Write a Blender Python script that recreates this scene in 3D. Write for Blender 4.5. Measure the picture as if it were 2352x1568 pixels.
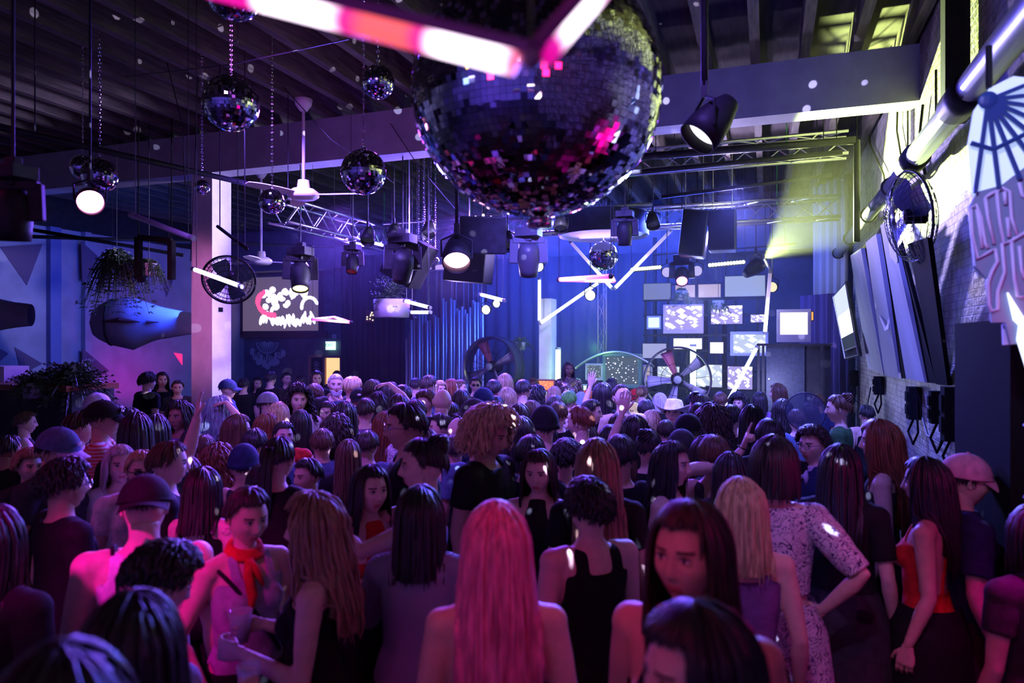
import bpy, bmesh, math, random
import numpy as np
from mathutils import Vector, Matrix, noise
PI = math.pi
for o in list(bpy.data.objects): bpy.data.objects.remove(o)
SC = bpy.context.scene; COL = SC.collection
random.seed(7)

# ------------------------------------------------------------------ camera, exposure, world, main lights
F = 1625.0; YAW = math.atan(586 / F); SA, CA = math.sin(YAW), math.cos(YAW); CAMZ = 2.2
cam = bpy.data.cameras.new('camera'); camo = bpy.data.objects.new('camera', cam); COL.objects.link(camo)
camo.location = (0, 0, CAMZ); camo.rotation_euler = (PI / 2, 0, YAW)
cam.sensor_width = 36; cam.lens = F / 2352 * 36; cam.clip_start = .05
cam.dof.use_dof = True; cam.dof.focus_distance = 8.0; cam.dof.aperture_fstop = 1.8
SC.camera = camo
vs_ = SC.view_settings; vs_.view_transform = 'Standard'; vs_.look = 'None'; vs_.gamma = 1; vs_.exposure = 0.0; vs_.use_curve_mapping = False
SC.cycles.use_denoising = True; SC.cycles.max_bounces = 6; SC.cycles.diffuse_bounces = 2; SC.cycles.glossy_bounces = 3; SC.cycles.transparent_max_bounces = 8
SC.cycles.volume_bounces = 0; SC.cycles.use_adaptive_sampling = True; SC.cycles.adaptive_threshold = .02; SC.cycles.sample_clamp_indirect = 4; SC.cycles.use_light_tree = True; SC.cycles.caustics_reflective = False; SC.cycles.caustics_refractive = False
w = bpy.data.worlds.new('night'); SC.world = w; w.use_nodes = True
w.node_tree.nodes['Background'].inputs[0].default_value = (.10, .08, .06, 1); w.node_tree.nodes['Background'].inputs[1].default_value = .05

def lamp(kind, name, loc, col, e, size=.3, target=None, angle=60, blend=.4, spread=None, sy=None):
    l = bpy.data.lights.new(name, kind); l.energy = e; l.color = col
    if kind == 'AREA':
        l.size = size
        if sy: l.shape = 'RECTANGLE'; l.size_y = sy
        if spread: l.spread = math.radians(spread)
    elif kind == 'SPOT': l.shadow_soft_size = size; l.spot_size = math.radians(angle); l.spot_blend = blend
    else: l.shadow_soft_size = size
    o = bpy.data.objects.new(name, l); COL.objects.link(o); o.location = loc
    if target is not None: o.rotation_euler = (Vector(target) - Vector(loc)).to_track_quat('-Z', 'Y').to_euler()
    return o
BLUE = (.04, .10, 1.); VIO = (.15, .05, 1.); LIL = (.55, .45, 1.); MAG = (1., .0, .62); CRIM = (1., .01, .16); YEL = (.80, 1., .30); PINK = (1., .05, .45)
# stage washes raking the crowd from the far truss
lamp('AREA', 'stage_wash', (-3.6, 11.2, 4.0), VIO, 560, 3.0, (-3.2, 4.0, 1.2), sy=.5, spread=88)
lamp('AREA', 'stage_wash', (-1.8, 11.2, 4.0), (.05, .08, 1.), 520, 2.2, (-1.9, 5.5, 1.0), sy=.5, spread=88)
lamp('AREA', 'stage_wash', (-6.8, 11.2, 4.0), (.12, .07, 1.), 340, 2.0, (-5.0, 5.0, 1.2), sy=.5, spread=88)
lamp('SPOT', 'stage_wash', (-1.4, 7.2, 4.35), (.28, .03, 1.), 360, .25, (-1.6, 2.8, 1.2), 62, .9)
lamp('SPOT', 'stage_wash', (-4.2, 7.2, 4.35), (.34, .04, 1.), 560, .25, (-3.6, 3.4, 1.2), 75, .9)
# blue light on the stage and its back wall
lamp('AREA', 'stage_flood', (-4.2, 12.6, 4.4), BLUE, 200, 2.0, (-4.4, 15.1, 2.2), sy=.4)
lamp('AREA', 'stage_flood', (-1.6, 12.4, 4.4), BLUE, 210, 3.0, (-1.6, 15.2, 2.0), sy=.4)
lamp('POINT', 'stage_flood', (-0.3, 12.2, 2.9), (.14, .2, 1.), 40, .3)
# side light on the column and beam
lamp('SPOT', 'column_wash', (-2.6, 9.0, 3.7), (.50, .42, 1.), 2200, .2, (-6.95, 7.7, 3.2), 62, .7)
lamp('SPOT', 'column_wash', (-5.6, 3.6, 3.6), (.9, .22, .75), 520, .2, (-7.1, 7.5, 2.6), 30, .8)
lamp('SPOT', 'beam_wash', (-3.2, 3.9, 4.2), (.45, .08, .75), 90, .3, (-4.6, 7.5, 4.6), 80, .9)
lamp('SPOT', 'beam_wash', (-.2, 4.6, 4.1), (.05, .06, 1.), 110, .3, (-.6, 7.5, 4.7), 90, .9)
# blue flood on the left wall, magenta lamp at its foot
lamp('AREA', 'wall_flood', (-9.0, 9.2, 2.9), (.02, .07, 1.), 110, 1.2, (-13.1, 10.0, 2.5), sy=.6)
lamp('SPOT', 'wall_flood', (-9.5, 12.0, 4.2), (.02, .06, 1.), 120, .3, (-13.1, 12.5, 2.6), 110, .8)
lamp('SPOT', 'wall_uplight', (-11.9, 11.4, .9), MAG, 45, .2, (-13.1, 11.8, 2.0), 110, .9)
# house washes over the near crowd
lamp('SPOT', 'house_wash', (-2.2, -.6, 4.3), MAG, 800, .12, (-2.45, 2.1, 1.4), 18, .6)
lamp('SPOT', 'house_wash', (-4.9, 1.2, 4.4), (1., .02, .55), 60, .2, (-3.6, 3.6, 1.4), 60, .9)
lamp('AREA', 'house_wash', (.9, -1.2, 3.2), CRIM, 1.5, .5, (-.4, 3.0, 1.5), spread=100)
lamp('AREA', 'house_wash', (-2.4, -1.8, 3.6), (1., .02, .30), 1.5, .6, (-2.4, 3.8, 1.4), spread=100)
# profile spot on the right wall
lamp('SPOT', 'profile_spot', (-.02, 11.2, 3.45), YEL, 14000, .04, (1.34, 8.3, 4.28), 40, .35)
lamp('SPOT', 'wall_flood', (-.6, 5.8, 3.6), BLUE, 45, .15, (1.34, 5.6, 2.2), 90, .8)
lamp('SPOT', 'sign_wash', (-.2, 1.0, 3.9), (.40, .40, 1.), 280, .1, (1.1, 3.2, 2.8), 40, .8)
# added lamps lighting the unseen hall behind the camera, reflected by the mirror balls
lamp('AREA', 'hall_reflect_fill', (-3.0, -2.2, 3.0), (.24, .10, 1.), 28, 2.5, (-3.0, -4.4, 3.2), sy=.4)
lamp('AREA', 'hall_reflect_fill', (0.3, -2.4, 4.2), (.08, .10, 1.), 20, 1.5, (0.3, -4.4, 3.4), sy=.4)
# overhead spots from the truss onto the middle of the floor
for (x_, y_, tx, ty, c_, e_) in ((-4.6, 10.6, -3.9, 7.2, (.24, .09, 1.), 2600), (-2.4, 10.6, -2.0, 7.0, (.13, .12, 1.), 2600), (-.4, 10.2, -.3, 6.6, (.13, .14, 1.), 3800), (-6.2, 9.6, -5.4, 6.4, (.24, .08, 1.), 4000)):
    lamp('SPOT', 'truss_spot', (x_, y_, 4.3), c_, e_, .15, (tx, ty, 1.5), 62, .9)
lamp('SPOT', 'crowd_spot', (-.3, .2, 4.4), (.62, .28, 1.), 150, .06, (.06, 3.3, 1.30), 17, .5)
lamp('SPOT', 'crowd_spot', (-.35, .95, 3.6), (1., .01, .22), 40, .08, (-.62, 2.0, 1.6), 30, .8)  # added spot standing in for the pink tube triangle's light
lamp('SPOT', 'crowd_spot', (-1.1, .1, 2.9), (1., .01, .20), 26, .08, (-.12, 1.75, 1.55), 22, .8)
lamp('SPOT', 'crowd_spot', (.0, .9, 4.3), (1., .0, .10), 60, .08, (1.0, 3.2, 1.1), 26, .8)
# light on the joists at the back right, added point lamps boosting the tubes' glow
lamp('SPOT', 'joist_wash', (-.6, 11.6, 3.9), (.62, .50, 1.), 1500, .1, (-.2, 9.2, 5.0), 100, .8)
lamp('SPOT', 'joist_wash', (-2.4, 10.4, 4.0), (1., .25, .55), 700, .1, (-1.6, 11.2, 5.0), 90, .8)
lamp('POINT', 'tube_glow_fill', (-1.15, 11.9, 2.9), (.35, .38, 1.), 60, .1)
lamp('POINT', 'tube_glow_fill', (.05, 10.9, 1.5), (.45, .45, 1.), 60, .1)
lamp('POINT', 'tube_glow_fill', (-2.78, 11.9, 2.1), (.25, 1., .30), 22, .08)
lamp('POINT', 'tube_glow_fill', (-3.55, 4.9, 2.55), (.5, .45, 1.), 9, .1)
# washes hung on the beam, lighting the backs of the farther crowd
for (x_, y_, tx, ty, c_, e_) in ((-4.4, 5.2, -4.9, 8.8, (.24, .12, 1.), 2600), (-1.8, 5.2, -2.0, 8.6, (.17, .13, 1.), 2600), (.4, 5.4, .0, 8.4, (.15, .15, 1.), 1700), (-2.9, 2.4, -2.9, 5.6, (.26, .09, 1.), 600), (-.6, 2.9, -.6, 5.4, (.24, .12, 1.), 300)):
    lamp('SPOT', 'beam_spot', (x_, y_, 4.7), c_, e_, .15, (tx, ty, 1.5), 66, .9)
lamp('SPOT', 'soffit_uplight', (-4.4, 9.6, 2.9), (.45, .32, 1.), 260, .1, (-4.2, 7.65, 4.45), 130, .9)
lamp('SPOT', 'soffit_uplight', (-.6, 9.2, 3.0), (.50, .42, 1.), 120, .1, (-.6, 7.65, 4.45), 110, .9)
lamp('SPOT', 'stage_front', (-2.6, 8.8, 4.4), (.60, .52, 1.), 520, .1, (-3.6, 12.2, 1.7), 34, .7)
lamp('SPOT', 'stage_front', (-1.6, 8.8, 4.4), (.60, .62, 1.), 520, .1, (-1.15, 12.0, 1.6), 34, .7)
lamp('POINT', 'tube_glow_fill', (-2.95, 12.1, 2.9), (.5, .5, 1.), 22, .06)  # added point lamp brightening the white tower
# ------------------------------------------------------------------ helpers
def at(u, v, d=None, X=None, Y=None, Z=None):
    """point of the room seen at photo position (u,v): at camera depth d, or on a wall plane X / Y / Z"""
    dx = (u - 1176) / F; dz = (784 - v) / F
    dr = Vector((-SA + CA * dx, CA + SA * dx, dz))
    if X is not None: d = X / dr.x
    elif Y is not None: d = Y / dr.y
    elif Z is not None: d = (Z - CAMZ) / dr.z
    return Vector((0, 0, CAMZ)) + dr * d

def tag(o, label=None, cat=None, group=None, kind=None):
    if label: o['label'] = label
    if cat: o['category'] = cat
    if group: o['group'] = group
    if kind: o['kind'] = kind
    return o

def link(name, me, parent=None, mats=()):
    o = bpy.data.objects.new(name, me); COL.objects.link(o)
    if parent: o.parent = parent
    return o

def empty(name, loc, label=None, cat=None, group=None, kind=None, rz=0):
    o = bpy.data.objects.new(name, None); COL.objects.link(o)
    o.location = loc; o.rotation_euler = (0, 0, rz); o.empty_display_size = .1
    return tag(o, label, cat, group, kind)

def world_to_local(parent, p):
    return p

class MB:
    """collects solids in one mesh"""
    def __init__(s): s.v = []; s.f = []; s.mi = []; s.m = 0
    def add(s, vs, fs):
        n = len(s.v); s.v += [tuple(p) for p in vs]; s.f += [tuple(i + n for i in f) for f in fs]; s.mi += [s.m] * len(fs)
        return s
    def box(s, c, size, R=None):
        c = Vector(c); h = Vector(size) / 2; vs = []
        for x in (-1, 1):
            for y in (-1, 1):
                for z in (-1, 1):
                    p = Vector((x * h.x, y * h.y, z * h.z))
                    if R is not None: p = R @ p
                    vs.append(c + p)
        return s.add(vs, [(0, 1, 3, 2), (4, 6, 7, 5), (0, 4, 5, 1), (2, 3, 7, 6), (0, 2, 6, 4), (1, 5, 7, 3)])
    def b2(s, a, b):
        a = Vector(a); b = Vector(b)
        return s.box((a + b) / 2, [abs(b[i] - a[i]) for i in range(3)])
    def bar(s, a, b, w, h=None, up=(0, 0, 1)):
        a = Vector(a); b = Vector(b); h = h or w
        z = (b - a).normalized(); x = z.cross(Vector(up))
        if x.length < 1e-3: x = z.cross(Vector((1, 0, 0)))
        x.normalize(); y = x.cross(z)
        R = Matrix((x, y, z)).transposed()
        return s.box((a + b) / 2, (w, h, (b - a).length), R)
    def tube(s, pts, r, n=8, cap=True):
        pts = [Vector(p) for p in pts]; m = len(pts)
        rs = r if hasattr(r, '__len__') else [r] * m
        vs = []; fs = []; prev = None
        for i, p in enumerate(pts):
            t = (pts[min(i + 1, m - 1)] - pts[max(i - 1, 0)])
            if t.length < 1e-9: t = Vector((0, 0, 1))
            t.normalize()
            if prev is None:
                x = t.cross(Vector((0, 0, 1)))
                if x.length < .05: x = t.cross(Vector((0, 1, 0)))
            else: x = prev - t * prev.dot(t)
            x.normalize(); prev = x; y = t.cross(x)
            for k in range(n):
                a = 2 * PI * k / n
                vs.append(p + (x * math.cos(a) + y * math.sin(a)) * rs[i])
        for i in range(m - 1):
            for k in range(n):
                k2 = (k + 1) % n
                fs.append((i * n + k, i * n + k2, (i + 1) * n + k2, (i + 1) * n + k))
        if cap:
            fs.append(tuple(range(n))[::-1]); fs.append(tuple((m - 1) * n + k for k in range(n)))
        return s.add(vs, fs)
    def lathe(s, prof, c=(0, 0, 0), n=24, R=None, a0=0, a1=2 * PI):
        """prof: (r,z) pairs round the z axis"""
        c = Vector(c); vs = []; fs = []; m = len(prof); full = abs(a1 - a0 - 2 * PI) < 1e-4
        nn = n if full else n + 1
        for r, z in prof:
            for k in range(nn):
                a = a0 + (a1 - a0) * k / n
                p = Vector((r * math.cos(a), r * math.sin(a), z))
                if R is not None: p = R @ p
                vs.append(c + p)
        for i in range(m - 1):
            for k in range(n):
                k2 = (k + 1) % nn
                fs.append((i * nn + k, i * nn + k2, (i + 1) * nn + k2, (i + 1) * nn + k))
        return s.add(vs, fs)
    def ball(s, c, r, n=12, sc=(1, 1, 1), R=None):
        prof = [(max(1e-4, r * math.sin(PI * i / (n // 2 + 2))), -r * math.cos(PI * i / (n // 2 + 2))) for i in range(n // 2 + 3)]
        k = len(s.v); s.lathe(prof, (0, 0, 0), n)
        c = Vector(c)
        for i in range(k, len(s.v)):
            p = Vector(s.v[i]); p = Vector((p.x * sc[0], p.y * sc[1], p.z * sc[2]))
            if R is not None: p = R @ p
            s.v[i] = tuple(c + p)
        return s
    def torus(s, c, R0, r, n=32, k=8, R=None, sc=1):
        c = Vector(c); vs = []; fs = []
        for i in range(n):
            a = 2 * PI * i / n
            for j in range(k):
                b = 2 * PI * j / k
                p = Vector(((R0 + r * math.cos(b)) * math.cos(a), (R0 + r * math.cos(b)) * math.sin(a) * sc, r * math.sin(b)))
                if R is not None: p = R @ p
                vs.append(c + p)
        for i in range(n):
            for j in range(k):
                fs.append((i * k + j, ((i + 1) % n) * k + j, ((i + 1) % n) * k + (j + 1) % k, i * k + (j + 1) % k))
        return s.add(vs, fs)
    def prism(s, poly, o, ux, uy, th):
        """poly in the plane (ux,uy) from origin o, thickened by th along the normal"""
        o = Vector(o); ux = Vector(ux); uy = Vector(uy); nrm = ux.cross(uy).normalized() * th
        n = len(poly)
        a = [o + ux * p[0] + uy * p[1] for p in poly]; b = [p + nrm for p in a]
        fs = [tuple(range(n))[::-1], tuple(range(n, 2 * n))] + [(i, (i + 1) % n, n + (i + 1) % n, n + i) for i in range(n)]
        return s.add(a + b, fs)
    def build(s, name, mat, parent=None, smooth=False, bevel=0, loc=None):
        me = bpy.data.meshes.new(name); 
        me.from_pydata(s.v, [], s.f)
        mats = mat if isinstance(mat, (list, tuple)) else [mat]
        for m in mats: me.materials.append(m)
        if len(mats) > 1: me.polygons.foreach_set('material_index', s.mi)
        if smooth: me.polygons.foreach_set('use_smooth', [True] * len(me.polygons))
        me.update()
        o = link(name, me, parent)
        if loc is not None: o.location = loc
        if bevel:
            b = o.modifiers.new('bevel', 'BEVEL'); b.width = bevel; b.segments = 2; b.limit_method = 'ANGLE'
        return o

def rot_to(v, up=(0, 0, 1)):
    """matrix turning local z onto v"""
    z = Vector(v).normalized(); x = Vector(up).cross(z)
    if x.length < 1e-3: x = Vector((1, 0, 0)).cross(z)
    x.normalize(); y = z.cross(x)
    return Matrix((x, y, z)).transposed()

# ------------------------------------------------------------------ materials
MATS = {}
def mat(name, col, rough=.6, metal=0., spec=.5, emit=None, es=0., noise=0., nscale=8., bump=0., bscale=40., alpha=1., trans=0., sheen=0., ior=1.45, stretch=None, col2=None):
    if name in MATS: return MATS[name]
    m = bpy.data.materials.new(name); m.use_nodes = True; nt = m.node_tree; b = nt.nodes['Principled BSDF']
    b.inputs['Base Color'].default_value = (*col, 1); b.inputs['Roughness'].default_value = rough
    b.inputs['Metallic'].default_value = metal; b.inputs['Specular IOR Level'].default_value = spec
    b.inputs['IOR'].default_value = ior
    if sheen: b.inputs['Sheen Weight'].default_value = sheen
    if trans: b.inputs['Transmission Weight'].default_value = trans
    if alpha < 1: b.inputs['Alpha'].default_value = alpha
    if emit: b.inputs['Emission Color'].default_value = (*emit, 1); b.inputs['Emission Strength'].default_value = es
    if noise or bump or col2:
        tc = nt.nodes.new('ShaderNodeTexCoord'); mp = nt.nodes.new('ShaderNodeMapping')
        if stretch: mp.inputs['Scale'].default_value = stretch
        nt.links.new(tc.outputs['Object'], mp.inputs['Vector'])
        if noise or col2:
            n = nt.nodes.new('ShaderNodeTexNoise'); n.inputs['Scale'].default_value = nscale; n.inputs['Detail'].default_value = 5
            nt.links.new(mp.outputs[0], n.inputs['Vector'])
            r = nt.nodes.new('ShaderNodeValToRGB'); nt.links.new(n.outputs['Fac'], r.inputs['Fac'])
            c2 = col2 or tuple(min(1, c * (1 + noise)) for c in col); c1 = col if col2 else tuple(c * (1 - noise) for c in col)
            r.color_ramp.elements[0].position = .36; r.color_ramp.elements[1].position = .64
            r.color_ramp.elements[0].color = (*c1, 1); r.color_ramp.elements[1].color = (*c2, 1)
            nt.links.new(r.outputs['Color'], b.inputs['Base Color'])
        if bump:
            n2 = nt.nodes.new('ShaderNodeTexNoise'); n2.inputs['Scale'].default_value = bscale; n2.inputs['Detail'].default_value = 4
            nt.links.new(mp.outputs[0], n2.inputs['Vector'])
            bp = nt.nodes.new('ShaderNodeBump'); bp.inputs['Strength'].default_value = bump; bp.inputs['Distance'].default_value = .01
            nt.links.new(n2.outputs['Fac'], bp.inputs['Height']); nt.links.new(bp.outputs[0], b.inputs['Normal'])
    MATS[name] = m
    return m
# ------------------------------------------------------------------ people
def remesh(mb, vox, smooth=4):
    """fuse the overlapping solids of mb into one skin"""
    me = bpy.data.meshes.new('t'); me.from_pydata(mb.v, [], mb.f); me.update()
    o = bpy.data.objects.new('t', me); COL.objects.link(o)
    r = o.modifiers.new('r', 'REMESH'); r.mode = 'VOXEL'; r.voxel_size = vox; r.adaptivity = 0
    if smooth:
        s = o.modifiers.new('s', 'SMOOTH'); s.factor = .5; s.iterations = smooth
    dg = bpy.context.evaluated_depsgraph_get(); ev = o.evaluated_get(dg); m2 = ev.to_mesh()
    v = np.empty(len(m2.vertices) * 3); m2.vertices.foreach_get('co', v); v = v.reshape(-1, 3)
    f = [tuple(p.vertices) for p in m2.polygons]
    ev.to_mesh_clear(); bpy.data.objects.remove(o); bpy.data.meshes.remove(me)
    return v, f

def G(x, s): return np.exp(-(x / s) ** 2)

def head_mesh(fem=True, nu=60, nv=52, seed=0):
    """head with face looking to -y, centre of skull at 0; returns verts, faces, material index (0 skin 1 lips 2 brow 3 eye white 4 iris)"""
    rs = np.random.RandomState(seed); j = lambda a: 1 + a * rs.randn()
    th = np.linspace(0, PI, nv); ph = np.linspace(-PI, PI, nu, endpoint=False)
    ph = ph - .42 * np.sin(ph)                       # more columns in front
    th = th - .12 * np.sin(2 * (th - .1)) * 0
    T, P = np.meshgrid(th, ph, indexing='ij')
    x = np.sin(T) * np.sin(P); y = -np.sin(T) * np.cos(P); z = np.cos(T)
    X = x * .076; Y = y * .094; Z = z * .116
    # jaw: narrow below the cheekbones, chin forward, back of the skull round
    low = np.clip(-z, 0, 1)
    X *= 1 - (.34 if fem else .26) * low ** 1.6
    front = np.clip(-y, 0, 1)
    Y = np.where(y > 0, Y * (1 - .55 * low ** 1.3), Y * (1 - .18 * low ** 2) + 0)
    Y = np.where(y > 0, Y + .006 * G(z - .3, .5), Y)
    fr = np.where(y < 0, 1., 0.) * np.clip(-y * 2.2, 0, 1)
    # flatten the face plane
    Y = Y + fr * .010 * G(X, .05) * G(Z + .01, .05)
    zz = Z
    nose = G(X, .0095 + .000) * np.where(zz > -.030, np.interp(zz, [-.034, -.028, .012, .03], [0, 1, .28, 0]), np.interp(zz, [-.046, -.036, -.030], [0, .25, .95]))
    Y -= fr * .027 * nose
    Y -= fr * .007 * (G(X - .011, .006) + G(X + .011, .006)) * G(zz + .032, .008)
    for s in (-1, 1):
        Y += fr * .0135 * G(X - s * .031, .0165) * G(zz - .010, .0115)       # socket
        Y -= fr * .0042 * G(X - s * .031, .022) * G(zz - .030, .008)      # brow
        Y -= fr * .0055 * G(X - s * .044, .018) * G(zz + .022, .020)      # cheek
        X += s * .002 * G(X - s * .05, .02) * G(zz + .02, .02)
    Y -= fr * .0065 * G(X, .021) * (G(zz + .0565, .0052) * .9 + G(zz + .0665, .0058))
    Y += fr * .0062 * G(X, .022) * G(zz + .0615, .0022)
    Y += fr * .003 * G(X, .02) * G(zz + .080, .007)
    Y -= fr * .0095 * G(X, .022) * G(zz + .099, .014)
    Z = Z - .004 * G(X, .03) * front * np.clip(-z, 0, 1)
    V = np.stack([X, Y, Z], -1).reshape(-1, 3)
    fs = []; mi = []
    for i in range(nv - 1):
        for k in range(nu):
            k2 = (k + 1) % nu
            q = (i * nu + k, (i + 1) * nu + k, (i + 1) * nu + k2, i * nu + k2)
            c = V[list(q)].mean(0)
            m = 0
            if c[1] < -.06:
                wl = .021 * (1 - .15 * abs(c[2] + .061) / .01)
                if abs(c[0]) < wl and -.0745 < c[2] < -.050: m = 1
                for s in (-1, 1):
                    bx = (c[0] - s * .032) * s
                    if -.019 < bx < .021 and abs(c[2] - (.0305 - .00025 * 0 - 8 * (bx - .004) ** 2)) < .0036: m = 2
            fs.append(q); mi.append(m)
    mb = MB(); mb.v = [tuple(p) for p in V]; mb.f = fs; mb.mi = mi
    for s in (-1, 1):      # eyes, lids, ears
        ey = -.0735
        mb.m = 3; mb.ball((s * .031, ey, .0085), .0122, 12, (1.12, .62, .62))
        mb.m = 4; mb.ball((s * .030, ey - .0065, .0085), .0055, 10, (1, .4, 1))
        mb.m = 5; pts = [(s * (.031 + t * .0150), ey - .0072 + 0.0055 * t * t, .0085 + .0078 * (1 - t * t) ** .7) for t in np.linspace(-1, 1, 7)]
        mb.tube(pts, [.0012, .0022, .0026, .0028, .0026, .0022, .0012], 5)
        mb.m = 0; pts = [(s * (.031 + t * .0145), ey - .0062 + .005 * t * t, .0085 - .0072 * (1 - t * t) ** .7) for t in np.linspace(-1, 1, 7)]
        mb.tube(pts, .0022, 5)
        pts = []
        for t in np.linspace(0, 1, 11):
            a = -2.0 + 4.3 * t
            pts.append((s * (.076 + .006 * math.sin(t * PI) + .004), .014 + .0155 * -math.cos(a + 1.57) * 0 + .014 * math.sin(a), -.004 + .029 * math.cos(a) * (1 if math.cos(a) > 0 else .85)))
        mb.tube(pts, [.004, .005, .0055, .0055, .005, .005, .005, .005, .0055, .006, .005], 6)
        mb.ball((s * .0745, .012, -.004), .02, 10, (.32, .62, 1.15))
    return mb

def finger(mb, base, d, up, L, r, curl):
    """a finger of three bones rooted at base, pointing along d, curling towards -up"""
    p = Vector(base); d = Vector(d).normalized(); up = Vector(up).normalized(); ax = d.cross(up).normalized()
    pts = [p]; rr = [r * 1.05]
    for k, fr in enumerate((.45, .3, .25)):
        d = Matrix.Rotation(-curl[k], 3, ax) @ d
        q = pts[-1] + d * L * fr
        pts += [pts[-1].lerp(q, .5), q]; rr += [r * (.98 - .07 * k), r * (1.0 - .1 * k)]
    pts.append(pts[-1] + d * r * .5); rr.append(r * .45)
    mb.tube(pts, rr, 8)

HANDS = {}
def hand_data(kind, right):
    """hand along -z from the wrist, palm towards +y, thumb on the +x side for the right hand"""
    key = (kind, right)
    if key in HANDS: return HANDS[key]
    mb = MB()
    prof = [(0, .024, .019), (.02, .028, .0175), (.045, .037, .0155), (.07, .041, .0145), (.088, .040, .0125), (.096, .036, .009)]
    vs = []; n = 14
    for z, a, b in prof:
        for k in range(n):
            t = 2 * PI * k / n; vs.append((a * math.copysign(abs(math.cos(t)) ** .8, math.cos(t)), b * math.copysign(abs(math.sin(t)) ** .8, math.sin(t)), -z))
    fs = [(i * n + k, (i + 1) * n + k, (i + 1) * n + (k + 1) % n, i * n + (k + 1) % n) for i in range(len(prof) - 1) for k in range(n)]
    fs += [tuple(range(n)), tuple((len(prof) - 1) * n + k for k in range(n))[::-1]]
    mb.add(vs, fs)
    C = {'relax': [(.25, .4, .3)] * 4, 'grip': [(.85, .9, .5)] * 4, 'fist': [(1.45, 1.5, 1.0)] * 4, 'open': [(.05, .08, .05)] * 4,
         'point': [(.05, .05, .03), (1.4, 1.4, 1.), (1.45, 1.4, 1.), (1.45, 1.4, 1.)], 'flat': [(.3, .5, .4)] * 4,
         'peace': [(.05, .05, .03), (.08, .05, .03), (1.4, 1.4, 1.), (1.45, 1.4, 1.)]}[kind]
    for i, (x, L, r) in enumerate([(.030, .074, .0088), (.0102, .083, .0090), (-.0098, .077, .0086), (-.0285, .060, .0078)]):
        sp = {'open': .16, 'peace': .14}.get(kind, .05) * (x / .03)
        finger(mb, (x, 0, -.086), (sp, 0, -1), (0, -1, 0), L, r, [c + (.03 * i if kind in ('relax', 'open') else 0) for c in C[i]])
    th = {'fist': ((.55, .55, -.8), (.5, .9, .7)), 'grip': ((.5, .8, -.75), (.3, .5, .4)), 'point': ((.55, .6, -.8), (.4, .8, .5)), 'peace': ((.3, .75, -.8), (.6, .9, .5))}.get(kind, ((.75, .25, -.75), (.1, .25, .2)))
    finger(mb, (.026, .002, -.030), th[0], (.5 if kind in ('fist', 'grip', 'point') else .9, -.4, .3), .078, .0102, th[1])
    if not right:
        mb.v = [(-p[0], p[1], p[2]) for p in mb.v]; mb.f = [f[::-1] for f in mb.f]
    v, f = remesh(mb, .0034, 3)
    HANDS[key] = (v, f)
    return HANDS[key]

# arm poses: shoulder-relative elbow and wrist for the right arm (x outward from the body, y back, z up), hand aim, palm normal, hand kind
ARMS = {
 'down':   ((.06, .03, -.29), (.08, -.06, -.54), (.02, -.15, -1), (-1, .1, 0), 'relax'),
 'down2':  ((.11, .05, -.27), (.06, -.13, -.46), (-.15, -.5, -1), (-1, -.3, 0), 'relax'),
 'drink':  ((.05, -.02, -.29), (-.02, -.24, -.20), (-.25, -1, .12), (-1, .3, 0), 'grip'),
 'mouth':  ((.09, -.13, -.24), (-.07, -.24, -.03), (-.35, -.05, 1), (.1, 1, .2), 'flat'),
 'phone':  ((.04, -.10, -.27), (-.05, -.33, -.10), (-.2, -.3, 1), (-.2, 1, .2), 'grip'),
 'up':     ((.16, -.10, .20), (.08, -.16, .46), (-.1, -.1, 1), (0, -1, 0), 'open'),
 'upp':    ((.19, -.14, .12), (.10, -.30, .35), (.3, -.3, .9), (0, -1, .2), 'point'),
 'head':   ((.24, .00, .16), (.0, .03, .345), (-1, .1, -.1), (0, 0, -1), 'flat'),
 'face':   ((.12, -.20, -.02), (-.10, -.19, .12), (-1, -.05, .12), (0, 1, -.2), 'flat'),
 'fwd':    ((.05, -.24, -.15), (.0, -.48, -.10), (-.4, -1, -.1), (0, .1, -1), 'relax'),
 'hug':    ((.10, -.25, -.08), (-.14, -.42, -.02), (-1, -.25, -.2), (0, .6, -1), 'relax'),
 'side':   ((.20, -.14, .12), (.40, -.24, .13), (1, -.3, -.35), (0, .2, -1), 'fist'),
 'hip':    ((.20, .07, -.20), (.03, .02, -.40), (-.6, -.7, -.5), (-.6, .5, -.3), 'flat'),
 'bent':   ((.08, .04, -.28), (.0, -.19, -.37), (-.5, -1, -.1), (-.6, .2, -1), 'relax'),
}
BODIES = {}
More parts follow.
